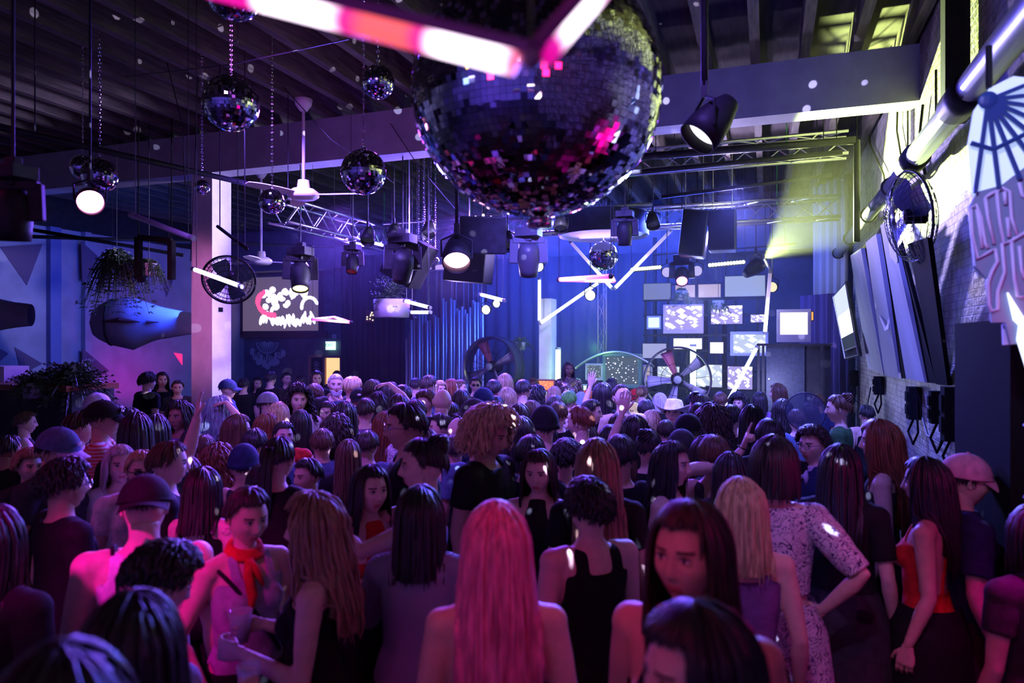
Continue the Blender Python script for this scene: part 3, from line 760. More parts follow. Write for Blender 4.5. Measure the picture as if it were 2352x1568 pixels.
TOPN = {'tee': 'tshirt', 'polo': 'shirt', 'long': 'long_sleeved_top', 'tank': 'tank_top', 'crop': 'crop_top', 'tube': 'tube_top', 'halter': 'halter_top', 'backless': 'backless_top', 'puff': 'puff_sleeved_top', 'pants': 'trousers', 'shorts': 'shorts', 'hotpants': 'shorts'}
PEOPLE = []
def person(loc, face, label, h=1.72, fem=True, hair='long', hc='dark', top='tee', tc='black', bot='pants', bc='black', skin=0, aR='down', aL='down',
           pitch=0., yaw=0., roll=0., hat=None, hatc='black', hatb=None, build=1.0, extra=(), group=None, hseed=0, hroll=0.):
    """face: world heading in degrees of the body (0 = +Y, turning left positive); pitch>0 chin down"""
    B = body(fem, aR, aL, round(pitch, 2), round(yaw, 2), round(roll, 2), 0, build)
    o = bpy.data.objects.new('person', B['mesh']); COL.objects.link(o)
    s = h / 1.735
    o.location = loc; o.scale = (s, s, s); o.rotation_euler = (0, 0, math.radians(face) + PI)
    tag(o, label, 'person', group)
    setm(o, skin_mats(skin))
    HM = Matrix.Translation(B['HC']) @ B['Rh'].to_4x4()
    def child(name, me, ms, M=None):
        c = bpy.data.objects.new(name, me); COL.objects.link(c); c.parent = o
        if M is not None: c.matrix_local = M
        setm(c, ms)
        return c
    if hair:
        hk = hair
        child('hair', hair_mesh(hk, hseed), [hair_mat(hc)], HM)
    if hat:
        child({'cap_back': 'cap', 'bucket': 'bucket_hat', 'cowboy': 'cowboy_hat'}.get(hat, hat), hat_mesh(hat), [cloth_mat(hatc), cloth_mat(hatb or hatc)], HM @ Matrix.Scale(1.06, 4))
    if top: child(TOPN[top], garment(B, top), [cloth_mat(tc)])
    if bot in ('skirt', 'longskirt', 'miniskirt'):
        z1, fl = {'skirt': (.55, .07), 'longskirt': (.12, .10), 'miniskirt': (.66, .015)}[bot]
        child('skirt', skirt_mesh(1.04, z1, fl), [cloth_mat(bc)])
    elif bot: child(TOPN[bot], garment(B, bot), [cloth_mat(bc)])
    child('shoes', garment(B, 'shoes'), [cloth_mat('char')])
    for e in extra:
        if e == 'glasses':
            m = MB()
            for sx in (-1, 1):
                m.torus((sx * .031, -.099, .006), .021, .0022, 20, 6, Matrix.Rotation(PI / 2, 3, 'X'))
                m.tube([(sx * .053, -.096, .010), (sx * .080, -.04, .012), (sx * .084, .015, .006)], .0018, 5)
            m.tube([(-.010, -.102, .010), (.010, -.102, .010)], .002, 5)
            c = m.build('glasses', mat('glasses_metal', (.5, .5, .55), .25, .9)); c.parent = o; c.matrix_local = HM
        if e == 'sunglasses':
            m = MB()
            for sx in (-1, 1):
                m.ball((sx * .031, -.098, .008), .022, 12, (1.1, .2, .85)); m.tube([(sx * .053, -.096, .010), (sx * .080, -.04, .012), (sx * .084, .015, .006)], .003, 5)
            m.tube([(-.010, -.102, .012), (.010, -.102, .012)], .003, 5)
            c = m.build('sunglasses', mat('dark_plastic', (.01, .01, .012), .12), smooth=True); c.parent = o; c.matrix_local = HM
        if e == 'headphones':
            m = MB(); m.tube([(.095 * math.cos(t), .012, .0 + .135 * math.sin(t)) for t in np.linspace(-.05, PI + .05, 15)], .008, 6)
            for sx in (-1, 1): m.lathe([(.001, -.014), (.034, -.014), (.036, 0), (.030, .016), (.001, .016)], (sx * .095, .012, -.006), 18, Matrix.Rotation(PI / 2, 3, 'Y'))
            c = m.build('headphones', mat('dark_plastic2', (.03, .03, .035), .35), smooth=True); c.parent = o; c.matrix_local = HM
        if e == 'beard':
            m = MB(); vs = []; fs = []
            for i in range(8):
                for k in range(17):
                    t = -1.25 + 2.5 * k / 16; z = -.048 - .062 * i / 7; 
                    rx = .070 * (1 - .30 * (i / 7)); 
                    vs.append((rx * math.sin(t) * 1.02, -.095 * math.cos(t) * (1 - .05 * i / 7) - .004 + .004 * noise.noise((k * .9, i * .9, 0)), z - .004 * math.cos(t)))
            for i in range(7):
                for k in range(16):
                    if i < 1 and 5 < k < 10: continue
                    if i == 1 and 6 < k < 9: continue
                    fs.append((i * 17 + k, i * 17 + k + 1, (i + 1) * 17 + k + 1, (i + 1) * 17 + k))
            m.add(vs, fs); c = m.build('beard', hair_mat(hc), smooth=True); c.parent = o; c.matrix_local = HM
            sm = c.modifiers.new('s', 'SOLIDIFY'); sm.thickness = .006
        if e == 'necklace':
            m = MB(); m.torus((0, .004, 1.44), .072, .0035, 36, 6, Matrix.Rotation(.28, 3, 'X'), .85); c = m.build('necklace', mat('chrome', (.8, .8, .82), .15, 1.)); c.parent = o
        if e == 'scarf':
            m = MB()
            for k in range(4): m.torus((0, .012, 1.448 + .010 * k), .074 - .004 * k, .014, 36, 8, Matrix.Rotation(.22 + .05 * k, 3, 'X'), .92)
            m.tube([(-.02, -.07, 1.44), (-.035, -.10, 1.38), (-.03, -.125, 1.30), (-.045, -.13, 1.22)], [.016, .02, .022, .008], 8); m.tube([(-.02, -.07, 1.44), (-.0, -.10, 1.39), (.02, -.12, 1.33)], [.014, .018, .006], 8)
            c = m.build('scarf', cloth_mat('red'), smooth=True); c.parent = o
        if e == 'neckerchief':
            m = MB()
            for k in range(3): m.torus((0, .012, 1.455 + .010 * k), .076 - .004 * k, .012, 36, 8, Matrix.Rotation(.22, 3, 'X'), .92)
            m.tube([(0, -.07, 1.44), (.02, -.10, 1.40), (.03, -.11, 1.35)], [.012, .02, .004], 8); m.tube([(0, -.07, 1.44), (-.02, -.10, 1.40), (-.03, -.11, 1.36)], [.012, .02, .004], 8)
            c = m.build('neckerchief', cloth_mat('lilac'), smooth=True); c.parent = o
        if e == 'strap':
            m = MB(); pts = []
            for t in np.linspace(0, 1, 26):
                a = 2 * PI * t; pts.append((.135 * math.cos(a) * 1.02, -.004 + .122 * math.sin(a), 1.20 - .21 * math.cos(a)))
            m.tube(pts, .009, 6); c = m.build('shoulder_strap', cloth_mat('black'), smooth=True); c.parent = o
        if e == 'bracelet':
            hk, right, Wr, Rm, ar_ = B['hands'][0]
            m = MB(); m.torus(Wr, .027, .004, 20, 6, Rm); c = m.build('bracelet', cloth_mat('black')); c.parent = o
        if e == 'patch':
            m = MB(); m.box((0, -.103, .072), (.085, .006, .035), Matrix.Rotation(-.25, 3, 'X')); c = m.build('cap_patch', cloth_mat('white')); c.parent = o; c.matrix_local = HM @ Matrix.Scale(1.06, 4)
            m = MB(); Rr = random.Random(4)
            for k in range(9): m.box((-.034 + k * .0085, -.1065, .072 + Rr.uniform(-.004, .004)), (.002, .002, Rr.uniform(.008, .02)), Matrix.Rotation(-.25, 3, 'X') @ Matrix.Rotation(Rr.uniform(-.5, .5), 3, 'Y'))
            c2 = m.build('scribble', cloth_mat('black'), c)
        if e == 'logo':
            m = MB(); m.ball((0, -.104, .07), .018, 10, (1.1, .25, .7)); c = m.build('cap_logo', cloth_mat('white'), smooth=True); c.parent = o; c.matrix_local = HM @ Matrix.Scale(1.06, 4)
        if e == 'harness':
            m = MB()
            for sx in (-1, 1):
                pts = [(sx * (.06 + .05 * math.sin(t * PI)), (-.13 + .26 * t) if 0 else .128 * -math.cos(PI * t) * 1.02, 1.20 + .27 * math.sin(PI * t)) for t in np.linspace(0, 1, 14)]
                m.tube(pts, .009, 6)
            c = m.build('harness', cloth_mat('black'), smooth=True); c.parent = o
        if e == 'clip':
            m = MB(); m.box((.03, .085, .085), (.03, .02, .07), Matrix.Rotation(.5, 3, 'Y'))
            for k in range(5): m.tube([(.02 + .01 * k, .09, .12), (.01 + .012 * k, .10, .07)], .003, 5)
            c = m.build('hair_clip', mat('chrome', (.8, .8, .82), .15, 1.)); c.parent = o; c.matrix_local = HM
        if e == 'hoops':
            m = MB()
            for sx in (-1, 1): m.torus((sx * .084, .012, -.05), .016, .0022, 20, 5, Matrix.Rotation(PI / 2, 3, 'X'))
            c = m.build('earrings', mat('chrome', (.8, .8, .82), .15, 1.)); c.parent = o; c.matrix_local = HM
        if e == 'lace':
            for sx in (1,):
                m = MB(); m.box((0, .128, 1.0), (.05, .01, .30)); c = m.build('lace_tie', cloth_mat('lilac')); c.parent = o
    PEOPLE.append((o, B, s))
    return o

def hand_world(i, which=0, off=(0, 0, 0)):
    """world point in person i's hand (0 right, 1 left) - where a held thing goes"""
    o, B, s = PEOPLE[i]; hk, right, Wr, Rm, ar_ = B['hands'][which]
    p = Wr + Rm @ (Vector((0, .030, -.082)) + Vector(off))
    M = Matrix.Translation(o.location) @ Matrix.Rotation(o.rotation_euler.z, 4, 'Z') @ Matrix.Scale(s, 4)
    return M @ p
# ------------------------------------------------------------------ room shell

XR, XL, YB, YF, ZC = 1.34, -13.1, 15.3, -4.6, 5.24
def brickmat(name, c1, c2, mortar, scale=4.2, bump=.6):
    m = bpy.data.materials.new(name); m.use_nodes = True; nt = m.node_tree; b = nt.nodes['Principled BSDF']; b.inputs['Roughness'].default_value = .5
    tc = nt.nodes.new('ShaderNodeTexCoord'); sx = nt.nodes.new('ShaderNodeSeparateXYZ'); cx = nt.nodes.new('ShaderNodeCombineXYZ')
    nt.links.new(tc.outputs['Object'], sx.inputs[0]); nt.links.new(sx.outputs['Y'], cx.inputs['X']); nt.links.new(sx.outputs['Z'], cx.inputs['Y'])
    br = nt.nodes.new('ShaderNodeTexBrick'); br.inputs['Scale'].default_value = scale; br.inputs['Color1'].default_value = (*c1, 1); br.inputs['Color2'].default_value = (*c2, 1); br.inputs['Mortar'].default_value = (*mortar, 1)
    br.inputs['Mortar Size'].default_value = .022; br.inputs['Mortar Smooth'].default_value = .4
    n = nt.nodes.new('ShaderNodeTexNoise'); n.inputs['Scale'].default_value = 6; n.inputs['Detail'].default_value = 8; n.inputs['Roughness'].default_value = .7
    nt.links.new(tc.outputs['Object'], n.inputs['Vector']); nt.links.new(cx.outputs[0], br.inputs['Vector'])
    mx = nt.nodes.new('ShaderNodeMix'); mx.data_type = 'RGBA'; mx.blend_type = 'MULTIPLY'; mx.inputs['Factor'].default_value = .75
    r = nt.nodes.new('ShaderNodeValToRGB'); r.color_ramp.elements[0].position = .38; r.color_ramp.elements[0].color = (.25, .22, .2, 1); r.color_ramp.elements[1].position = .56
    nt.links.new(n.outputs['Fac'], r.inputs['Fac']); nt.links.new(br.outputs['Color'], mx.inputs['A']); nt.links.new(r.outputs['Color'], mx.inputs['B'])
    nt.links.new(mx.outputs['Result'], b.inputs['Base Color'])
    ad = nt.nodes.new('ShaderNodeMath'); ad.operation = 'MULTIPLY_ADD'; ad.inputs[1].default_value = -1.0; nt.links.new(br.outputs['Fac'], ad.inputs[0])
    n2 = nt.nodes.new('ShaderNodeTexNoise'); n2.inputs['Scale'].default_value = 22; n2.inputs['Detail'].default_value = 6; nt.links.new(tc.outputs['Object'], n2.inputs['Vector']); nt.links.new(n2.outputs['Fac'], ad.inputs[2])
    bp = nt.nodes.new('ShaderNodeBump'); bp.inputs['Strength'].default_value = bump; bp.inputs['Distance'].default_value = .03
    nt.links.new(ad.outputs[0], bp.inputs['Height']); nt.links.new(bp.outputs[0], b.inputs['Normal'])
    return m
M_brick = brickmat('painted_brick', (.42, .41, .36), (.34, .33, .29), (.20, .20, .18))
M_white = mat('white_paint', (.62, .60, .60), .55, noise=.07, nscale=5, bump=.1, bscale=30)
M_wallL = mat('pale_wall', (.36, .37, .42), .8, noise=.12, nscale=2.5)
M_blk = mat('matt_black', (.009, .009, .010), .9, spec=.03)
M_blk2 = mat('black_paint', (.016, .016, .020), .55, spec=.3, noise=.3, nscale=10)
M_dark = mat('dark_wall', (.10, .10, .13), .75, noise=.2, nscale=3)
M_wood = mat('bare_joist', (.085, .07, .055), .85, noise=.35, nscale=5, stretch=(6, .6, 6))
M_deck = mat('deck_boards', (.03, .024, .02), .95, noise=.35, nscale=4, stretch=(5, .5, 1))
M_metal = mat('aluminium', (.62, .62, .66), .28, .95)
M_chrome = mat('chrome', (.8, .8, .82), .15, 1.)
M_pipe = mat('grey_pipe', (.20, .21, .26), .38, .3)
M_frame = mat('frame_wood', (.10, .03, .03), .5)
M_grey = mat('grey_plastic', (.30, .30, .33), .45)
M_cable = mat('cable', (.012, .012, .014), .45)
M_floor = mat('concrete_floor', (.05, .05, .055), .35, noise=.3, nscale=3)
S = 'structure'
def slab(name, a, b, m, parent=None, kind=S):
    q = MB(); q.b2(a, b); o = q.build(name, m, parent)
    if kind and parent is None: tag(o, kind=kind)
    return o
slab('floor', (XL - .2, YF, -.12), (XR + .2, YB + .2, 0), M_floor)
slab('wall_right', (XR, YF, 0), (XR + .2, YB + .2, ZC + .1), M_brick)
slab('wall_left', (XL - .2, YF, 0), (XL, YB + .2, 4.42), M_wallL)
slab('trim_1', (XL - .2, YF, 4.42), (XL + .05, YB, ZC + .1), M_blk2)
slab('wall_back', (XL, YB, 0), (XR, YB + .2, ZC + .1), M_dark)
slab('wall_front', (XL, YF - .2, 0), (XR, YF, ZC + .1), M_wallL)
ceil = slab('ceiling', (XL - .2, YF, ZC), (XR + .2, YB + .2, ZC + .12), M_deck)
x = XL + .25; k = 0
while x < XR - .05:
    q = MB(); q.b2((x - .045, YF, 4.98), (x + .045, YB, ZC)); q.build('joist', M_wood, ceil); x += .455
slab('trim_2', (XL, 7.5, 4.45), (XR, 7.8, 4.98), mat('beam_paint', (.30, .29, .31), .6, noise=.1, nscale=4, bump=.1, bscale=20))                 # long painted beam
slab('trim_3', (XL, 14.7, 3.98), (XR, YB, 4.98), M_dark)                   # dark bulkhead over the stage
col = slab('trim_4', (-7.30, 7.505, 0), (-6.95, 7.86, 4.45), M_white)    # column
q = MB(); q.b2((-6.95, 7.62, 2.6), (-6.945, 7.70, 2.66)); q.build('number_plate', M_blk, col)
for i, (u0, u1) in enumerate(((106, 131), (186, 200))):                  # piers of the left wall
    a = at(u0, 785, X=XL); b = at(u1, 785, X=XL)
    slab('trim_%d' % (5 + i), (XL, a.y, 0), (XL + .12, b.y, 4.42), mat('blue_pier', (.16, .20, .42), .8) if i == 0 else M_wallL)

# ------------------------------------------------------------------ builders for stage gear
def box_px(u0, v0, u1, v1, Y, th, name, m, parent=None, bevel=0):
    a = at(u0, v1, Y=Y); b = at(u1, v0, Y=Y)
    q = MB(); q.b2((a.x, Y, a.z), (b.x, Y + th, b.z)); return q.build(name, m, parent, bevel=bevel)
def emis(name, col, s): return mat(name, (.02, .02, .02), .4, emit=col, es=s)

def tube_mat(name, stops):
    """lit tube: stops = (position along the tube, colour, strength)"""
    if name in MATS: return MATS[name]
    m = bpy.data.materials.new(name); m.use_nodes = True; nt = m.node_tree; b = nt.nodes['Principled BSDF']
    b.inputs['Base Color'].default_value = (.3, .3, .3, 1); b.inputs['Roughness'].default_value = .3
    tc = nt.nodes.new('ShaderNodeTexCoord'); sx = nt.nodes.new('ShaderNodeSeparateXYZ'); nt.links.new(tc.outputs['Generated'], sx.inputs[0])
    r = nt.nodes.new('ShaderNodeValToRGB'); e = r.color_ramp.elements
    st = max(s[2] for s in stops)
    while len(e) < len(stops): e.new(.5)
    for i, (p, c, s) in enumerate(stops): e[i].position = p; e[i].color = (c[0] * s / st, c[1] * s / st, c[2] * s / st, 1)
    nt.links.new(sx.outputs['Z'], r.inputs['Fac']); nt.links.new(r.outputs['Color'], b.inputs['Emission Color']); b.inputs['Emission Strength'].default_value = st
    MATS[name] = m
    return m

def led_tube(a, b, m, r=.016, parent=None, name='led_tube', label=None, group=None, wires=5.2, caps=True):
    """tube from a to b, origin at a; wires: heights of ceiling points"""
    a = Vector(a); b = Vector(b); L = (b - a).length
    q = MB(); q.lathe([(.001, 0), (r, .004), (r, L - .004), (.001, L)], n=14)
    o = q.build(name, m, parent, smooth=True)
    Mx = Matrix.Translation(a) @ rot_to(b - a).to_4x4(); o.matrix_world = Mx
    if label: tag(o, label, 'light', group)
    if caps:
        q = MB()
        for z in (-.02, L - .02): q.lathe([(.001, z), (r * 1.12, z), (r * 1.12, z + .04), (.001, z + .04)], n=14)
        c = q.build('end_cap', M_grey, o if label else parent)
        if not label: c.matrix_world = Mx
    if wires and max(a.z, b.z) > 2.35:
        q = MB()
        for t in (.06, .94):
            p = a.lerp(b, t); q.tube([p, Vector((p.x, p.y, wires))], .0035, 5)
        c = q.build('wire', M_cable, o); c.matrix_parent_inverse = Matrix.Identity(4); c.matrix_local = Mx.inverted()
    return o

def moving_head(p, aim, col, es, s=1., label='', group=None, spot=None, lens='lens', body=M_blk2):
    """yoke moving light hung at p (underside of its base), aimed at a point"""
    p = Vector(p); o = empty('moving_head_light', p, label, 'stage light', group)
    def loc(m): return m
    q = MB(); q.box((0, 0, .05 * s), (.24 * s, .18 * s, .09 * s)); q.box((0, 0, .12 * s), (.10 * s, .06 * s, .06 * s)); q.tube([(0, 0, .1 * s), (0, 0, ZC - p.z)], .009, 6); q.build('base', body, o, bevel=.008)
    d = (Vector(aim) - p).normalized(); h = Vector((d.x, d.y, 0)); h = h.normalized() if h.length > .01 else Vector((0, -1, 0)); side = h.cross(Vector((0, 0, 1)))
    q = MB(); q.bar((0, 0, 0), (0, 0, -.04 * s), .08 * s)
    for k in (-1, 1): q.bar(side * k * .14 * s + Vector((0, 0, -.02 * s)), side * k * .15 * s + Vector((0, 0, -.26 * s)), .05 * s, .09 * s)
    q.bar(side * -.16 * s + Vector((0, 0, -.03 * s)), side * .16 * s + Vector((0, 0, -.03 * s)), .06 * s); q.build('yoke', body, o, bevel=.006)
    c = Vector((0, 0, -.22 * s)); R = rot_to(d)
    q = MB(); q.lathe([(.001, -.16 * s), (.075 * s, -.155 * s), (.105 * s, -.10 * s), (.115 * s, 0), (.10 * s, .10 * s), (.092 * s, .17 * s), (.084 * s, .17 * s), (.08 * s, .15 * s)], c, 24, R); q.build('head', body, o, smooth=True)
    q = MB(); q.lathe([(.001, .152 * s), (.05 * s, .158 * s), (.083 * s, .15 * s)], c, 24, R); q.build('lens', emis('lens_%s_%g' % (tuple(round(x, 2) for x in col), es), col, es), o, smooth=True)
    return o

def par(p, aim, col, es, s=1., label='', group=None, hang=None, name='par_can', n=24):
    p = Vector(p); o = empty(name, p, label, 'stage light', group); d = (Vector(aim) - p).normalized(); R = rot_to(d)
    q = MB(); q.lathe([(.001, -.20 * s), (.05 * s, -.20 * s), (.062 * s, -.17 * s), (.085 * s, -.10 * s), (.10 * s, -.02 * s), (.10 * s, .06 * s), (.094 * s, .06 * s), (.09 * s, .0)], (0, 0, 0), n, R); q.build('housing', M_blk2, o, smooth=True)
    q = MB(); q.lathe([(.001, .012 * s), (.06 * s, .008 * s), (.092 * s, 0)], (0, 0, 0), n, R); q.build('lens', emis('lens_%s_%g' % (tuple(round(x, 2) for x in col), es), col, es), o, smooth=True)
    h = Vector((d.x, d.y, 0)).normalized() if abs(d.z) < .99 else Vector((0, 1, 0)); side = h.cross(Vector((0, 0, 1)))
    q = MB(); q.tube([side * .105 * s, side * .108 * s + Vector((0, 0, .12 * s)), side * .0 + Vector((0, 0, .17 * s)), side * -.108 * s + Vector((0, 0, .12 * s)), side * -.105 * s], .008 * s, 6)
    q.bar((0, 0, .16 * s), (0, 0, .24 * s), .03 * s); q.build('yoke', M_blk2, o)
    if not hang and p.z > 2.2: hang = ZC
    if hang:
        q = MB(); q.tube([(0, 0, .22 * s), (0, 0, hang - p.z)], .02 if hang < 5.2 else .008, 8); q.build('drop_pipe', M_blk2, o, smooth=True)
    return o

def truss(a, b, w=.28, r=.022, name='truss', label='', group=None, seg=.32, tri=False, up=(0, 0, 1), mt=None):
    a = Vector(a); b = Vector(b); L = (b - a).length; t = (b - a).normalized(); x = t.cross(Vector(up))
    if x.length < .1: x = Vector((1, 0, 0))
    x.normalize(); y = x.cross(t).normalized()
    o = empty(name, a, label, 'truss', group); mt = mt or M_metal
    cs = [x * w / 2 * i + y * w / 2 * j for i, j in ((-1, -1), (1, -1), (1, 1), (-1, 1))] if not tri else [x * w / 2, -x * w / 2, y * w * .8]
    for c in cs:
        q = MB(); q.tube([c, c + t * L], r, 8); q.build('chord', mt, o, smooth=True)
    n = max(2, int(L / seg)); q = MB()
    for i in range(n):
        for j in range(len(cs)):
            c0, c1 = cs[j], cs[(j + 1) % len(cs)]
            if i % 2: c0, c1 = c1, c0
            q.tube([c0 + t * (L * i / n), c1 + t * (L * (i + 1) / n)], r * .42, 5, cap=False)
    q.build('lacing', mt, o)
    if abs(a.z - b.z) < .5:
        for t_ in (.15, .85):
            q = MB(); q2 = MB(); p = a.lerp(b, t_) - a; q.tube([p, (p.x, p.y, ZC - a.z)], .007, 5); q.build('hanger_rod', M_blk2, o); q2.bar(p + Vector((0, 0, .1)), (p.x, p.y, 4.98 - a.z), .035, .012); q2.build('sling', mat('green_sling', (.04, .30, .08), .8), o)
    return o

def pole(a, b, r, m, name='pipe', label='', cat='pipe', group=None, bend=None, parent=None):
    q = MB(); q.tube([Vector(a)] + ([Vector(p) for p in bend] if bend else []) + [Vector(b)], r, 10)
    o = q.build(name, m, parent, smooth=True)
    if label: tag(o, label, cat, group)
    a, b = Vector(a), Vector(b)
    if cat == 'pipe' and abs(a.z - b.z) < 1.6 and a.z > 3.2:
        for t in (.08, .92):
            q = MB(); p = a.lerp(b, t); q.tube([p, (p.x, p.y, ZC)], .006, 5); q.build('hanger_rod', M_blk2, o)
    return o

# ------------------------------------------------------------------ mirror balls
M_mir = mat('mirror', (.90, .90, .93), .02, 1.)
BALLM = {}
def ball_mesh(rows, seed=1):
    if rows in BALLM: return BALLM[rows]
    R = random.Random(seed); vs = []; fs = []; dth = PI / rows
    for i in range(rows):
        t0 = i * dth; t1 = t0 + dth; tm = (t0 + t1) / 2; n = max(4, int(round(2 * PI * math.sin(tm) / dth))); off = R.random() * 6
        for k in range(n):
            a = off + 2 * PI * (k + .5) / n; c = Vector((math.sin(tm) * math.cos(a), math.sin(tm) * math.sin(a), math.cos(tm)))
            e1 = Vector((-math.sin(a), math.cos(a), 0)); e2 = c.cross(e1)
            nn = (c + e1 * R.gauss(0, .035) + e2 * R.gauss(0, .035)).normalized(); e1 = (e1 - nn * e1.dot(nn)).normalized(); e2 = nn.cross(e1)
            h = dth * .475; wd = PI * math.sin(tm) / n * .955 if i not in (0, rows - 1) else dth * .4; b = len(vs); c2 = c * 1.004
            for sx, sy in ((-1, -1), (1, -1), (1, 1), (-1, 1)): vs.append(tuple(c2 + e1 * sx * wd + e2 * sy * h))
            fs.append((b, b + 1, b + 2, b + 3))
    me = bpy.data.meshes.new('mirror_tiles'); me.from_pydata(vs, [], fs); me.materials.append(M_mir); me.update()
    q = MB(); q.ball((0, 0, 0), .996, 40); g = bpy.data.meshes.new('core'); g.from_pydata(q.v, [], q.f); g.materials.append(mat('ball_core', (.05, .05, .06), .4)); g.update()
    BALLM[rows] = (me, g)
    return BALLM[rows]
def mirror_ball(c, r, label, top=None, rows=30, group='small mirror balls hung over the dance floor', rz=0.):
    me, g = ball_mesh(rows); c = Vector(c)
    o = link('mirror_ball', g); o.location = c; o.scale = (r, r, r); o.rotation_euler = (0, 0, rz); tag(o, label, 'disco ball', group)
    t = link('mirror_tiles', me, o)
    q = MB(); q.lathe([(.001, 1.09), (.10, 1.09), (.12, .99), (.12, .97)], n=14); q.torus((0, 0, 1.12), .05, .015, 12, 6, Matrix.Rotation(PI / 2, 3, 'X')); q.build('hanger', M_chrome, o, smooth=True)
    if top:
        H = (top - c.z) / r; q = MB(); n = int(min(60, (H - 1.1) * r / .035)); 
        for i in range(n):
            z = 1.14 + (H - 1.14) * (i + .5) / n; q.torus((0, 0, z), .011 / r, .0028 / r, 8, 4, Matrix.Rotation(PI / 2 * (i % 2), 3, 'Z') @ Matrix.Rotation(PI / 2, 3, 'X'), 1.)
        q.tube([(0, 0, 1.1), (0, 0, H)], .0025 / r, 4); q.build('chain', M_chrome, o)
    return o
mirror_ball(at(1232, 212, 2.88), .503, 'huge mirror ball hanging in the centre above the crowd', 5.23, 66, None)
q = MB(); q.lathe([(.001, -.03), (.05, -.03), (.055, 0), (.02, .02), (.001, .02)], at(1240, 506, 2.86) , 16); q.build('bottom_cap', M_chrome, None, smooth=True)
bc = bpy.data.objects['bottom_cap']; mbp = bpy.data.objects['mirror_ball']; bc.parent = mbp; bpy.context.view_layer.update(); bc.matrix_parent_inverse = mbp.matrix_world.inverted()
for i, (u, v, rp, r, lab) in enumerate([
    (531, 237, 63, .20, 'mid-sized mirror ball hanging high left in front of the beam'),
    (868, 188, 38, .125, 'small mirror ball high beside the left edge of the huge mirror ball'),
    (835, 395, 51, .175, 'mirror ball hanging in front of the ceiling fan blade'),
    (625, 463, 29, .125, 'small mirror ball just right of the white column top'),
    (464, 430, 17, .075, 'tiny mirror ball in front of the white column'),
    (190, 384, 27, .115, 'rear one of the two mirror balls touching at far left'),
    (229, 403, 39, .16, 'front one of the two mirror balls touching at far left'),
    (538, -18, 63, .15, 'mirror ball cut off by the top edge behind the pink tube'),
    (1386, 588, 33, .22, 'mirror ball hanging under the round hood by the stage')]):
    mirror_ball(at(u, v, F * r / rp), r, lab, 5.23 if i < 8 else 3.85, 28, rz=i * .7)
# cluster of tiny mirror balls on the stage truss
for i, (u, v, r) in enumerate([(958, 570, .07), (975, 560, .06), (990, 580, .07), (972, 592, .065), (1000, 600, .06), (985, 606, .06), (962, 600, .06)]):
    mirror_ball(at(u, v, 10.4 + .05 * (i % 3)), r, ['topmost tiny mirror ball of the bunch', 'tiny mirror ball second from the top of the bunch', 'tiny mirror ball at the right side of the bunch', 'tiny mirror ball in the middle of the bunch', 'tiny mirror ball at the lower right of the bunch', 'lowest tiny mirror ball of the bunch', 'tiny mirror ball at the lower left of the bunch'][i] + ' by the black wedge box', 4.98, 12, 'bunch of tiny mirror balls by the black wedge speaker', rz=i)

# ------------------------------------------------------------------ near pink tube triangle
tm1 = tube_mat('pink_tube_a', [(0, (1, .0, .38), 1.0), (.17, (1, .0, .38), 1.1), (.22, (1, .8, 1.), 3.4), (.42, (1, .8, 1.), 3.4), (.49, (1, .0, .40), .95), (.56, (1, .12, .12), 1.3), (.68, (1, .12, .12), 1.3), (.73, (1, .0, .40), .95), (.79, (1, .8, 1.), 3.6), (.95, (1, .8, 1.), 3.6), (1, (1, .01, .2), 1.0)])
tm2 = tube_mat('pink_tube_b', [(0, (1, .0, .40), .8), (.08, (1, .01, .5), .9), (.2, (1, .8, 1.), 3.4), (.45, (1, .8, 1.), 3.4), (.6, (1, .0, .5), .9), (1, (1, .0, .5), .9)])
A = at(1222, 152, .86); Bp = at(476, -34, 1.0); Cp = at(1460, -120, .94)
tri = empty('tube_light_triangle', A, 'blurred pink glowing tube triangle in front of the huge mirror ball', 'light')
def cab(a, b, m, name, r, parent):
    a = Vector(a); b = Vector(b); L = (b - a).length; q = MB(); q.lathe([(.001, 0), (r, .003), (r, L - .003), (.001, L)], n=18); o = q.build(name, m, None, smooth=True)
    o.parent = parent; o.matrix_parent_inverse = Matrix.Translation(parent.location).inverted(); o.matrix_basis = Matrix.Translation(a) @ rot_to(b - a).to_4x4(); return o
cab(Bp, A + (Bp - A).normalized() * .02, tm1, 'lit_tube', .0165, tri); cab(A + (Cp - A).normalized() * .02, Cp, tm2, 'lit_tube', .0165, tri); cab(Bp, Cp, tm2, 'lit_tube', .0165, tri)
M_trim = mat('tube_spine', (.28, .10, .30), .4)
def spine(a, b):
    a = Vector(a) + Vector((0, 0, .018)); b = Vector(b) + Vector((0, 0, .018)); q = MB(); q.bar(a - tri.location, b - tri.location, .030, .015); q.build('spine', M_trim, tri)
spine(Bp, A); spine(A, Cp); spine(Bp, Cp)
q = MB(); q.ball((0, 0, .01), .014, 10); q.build('corner_joint', M_grey, tri, smooth=True)
q = MB()
for P_ in (A, Bp, Cp): q.tube([P_ - A, Vector((P_.x, P_.y, 4.98)) - A], .002, 4)
q.build('wire', M_cable, tri)

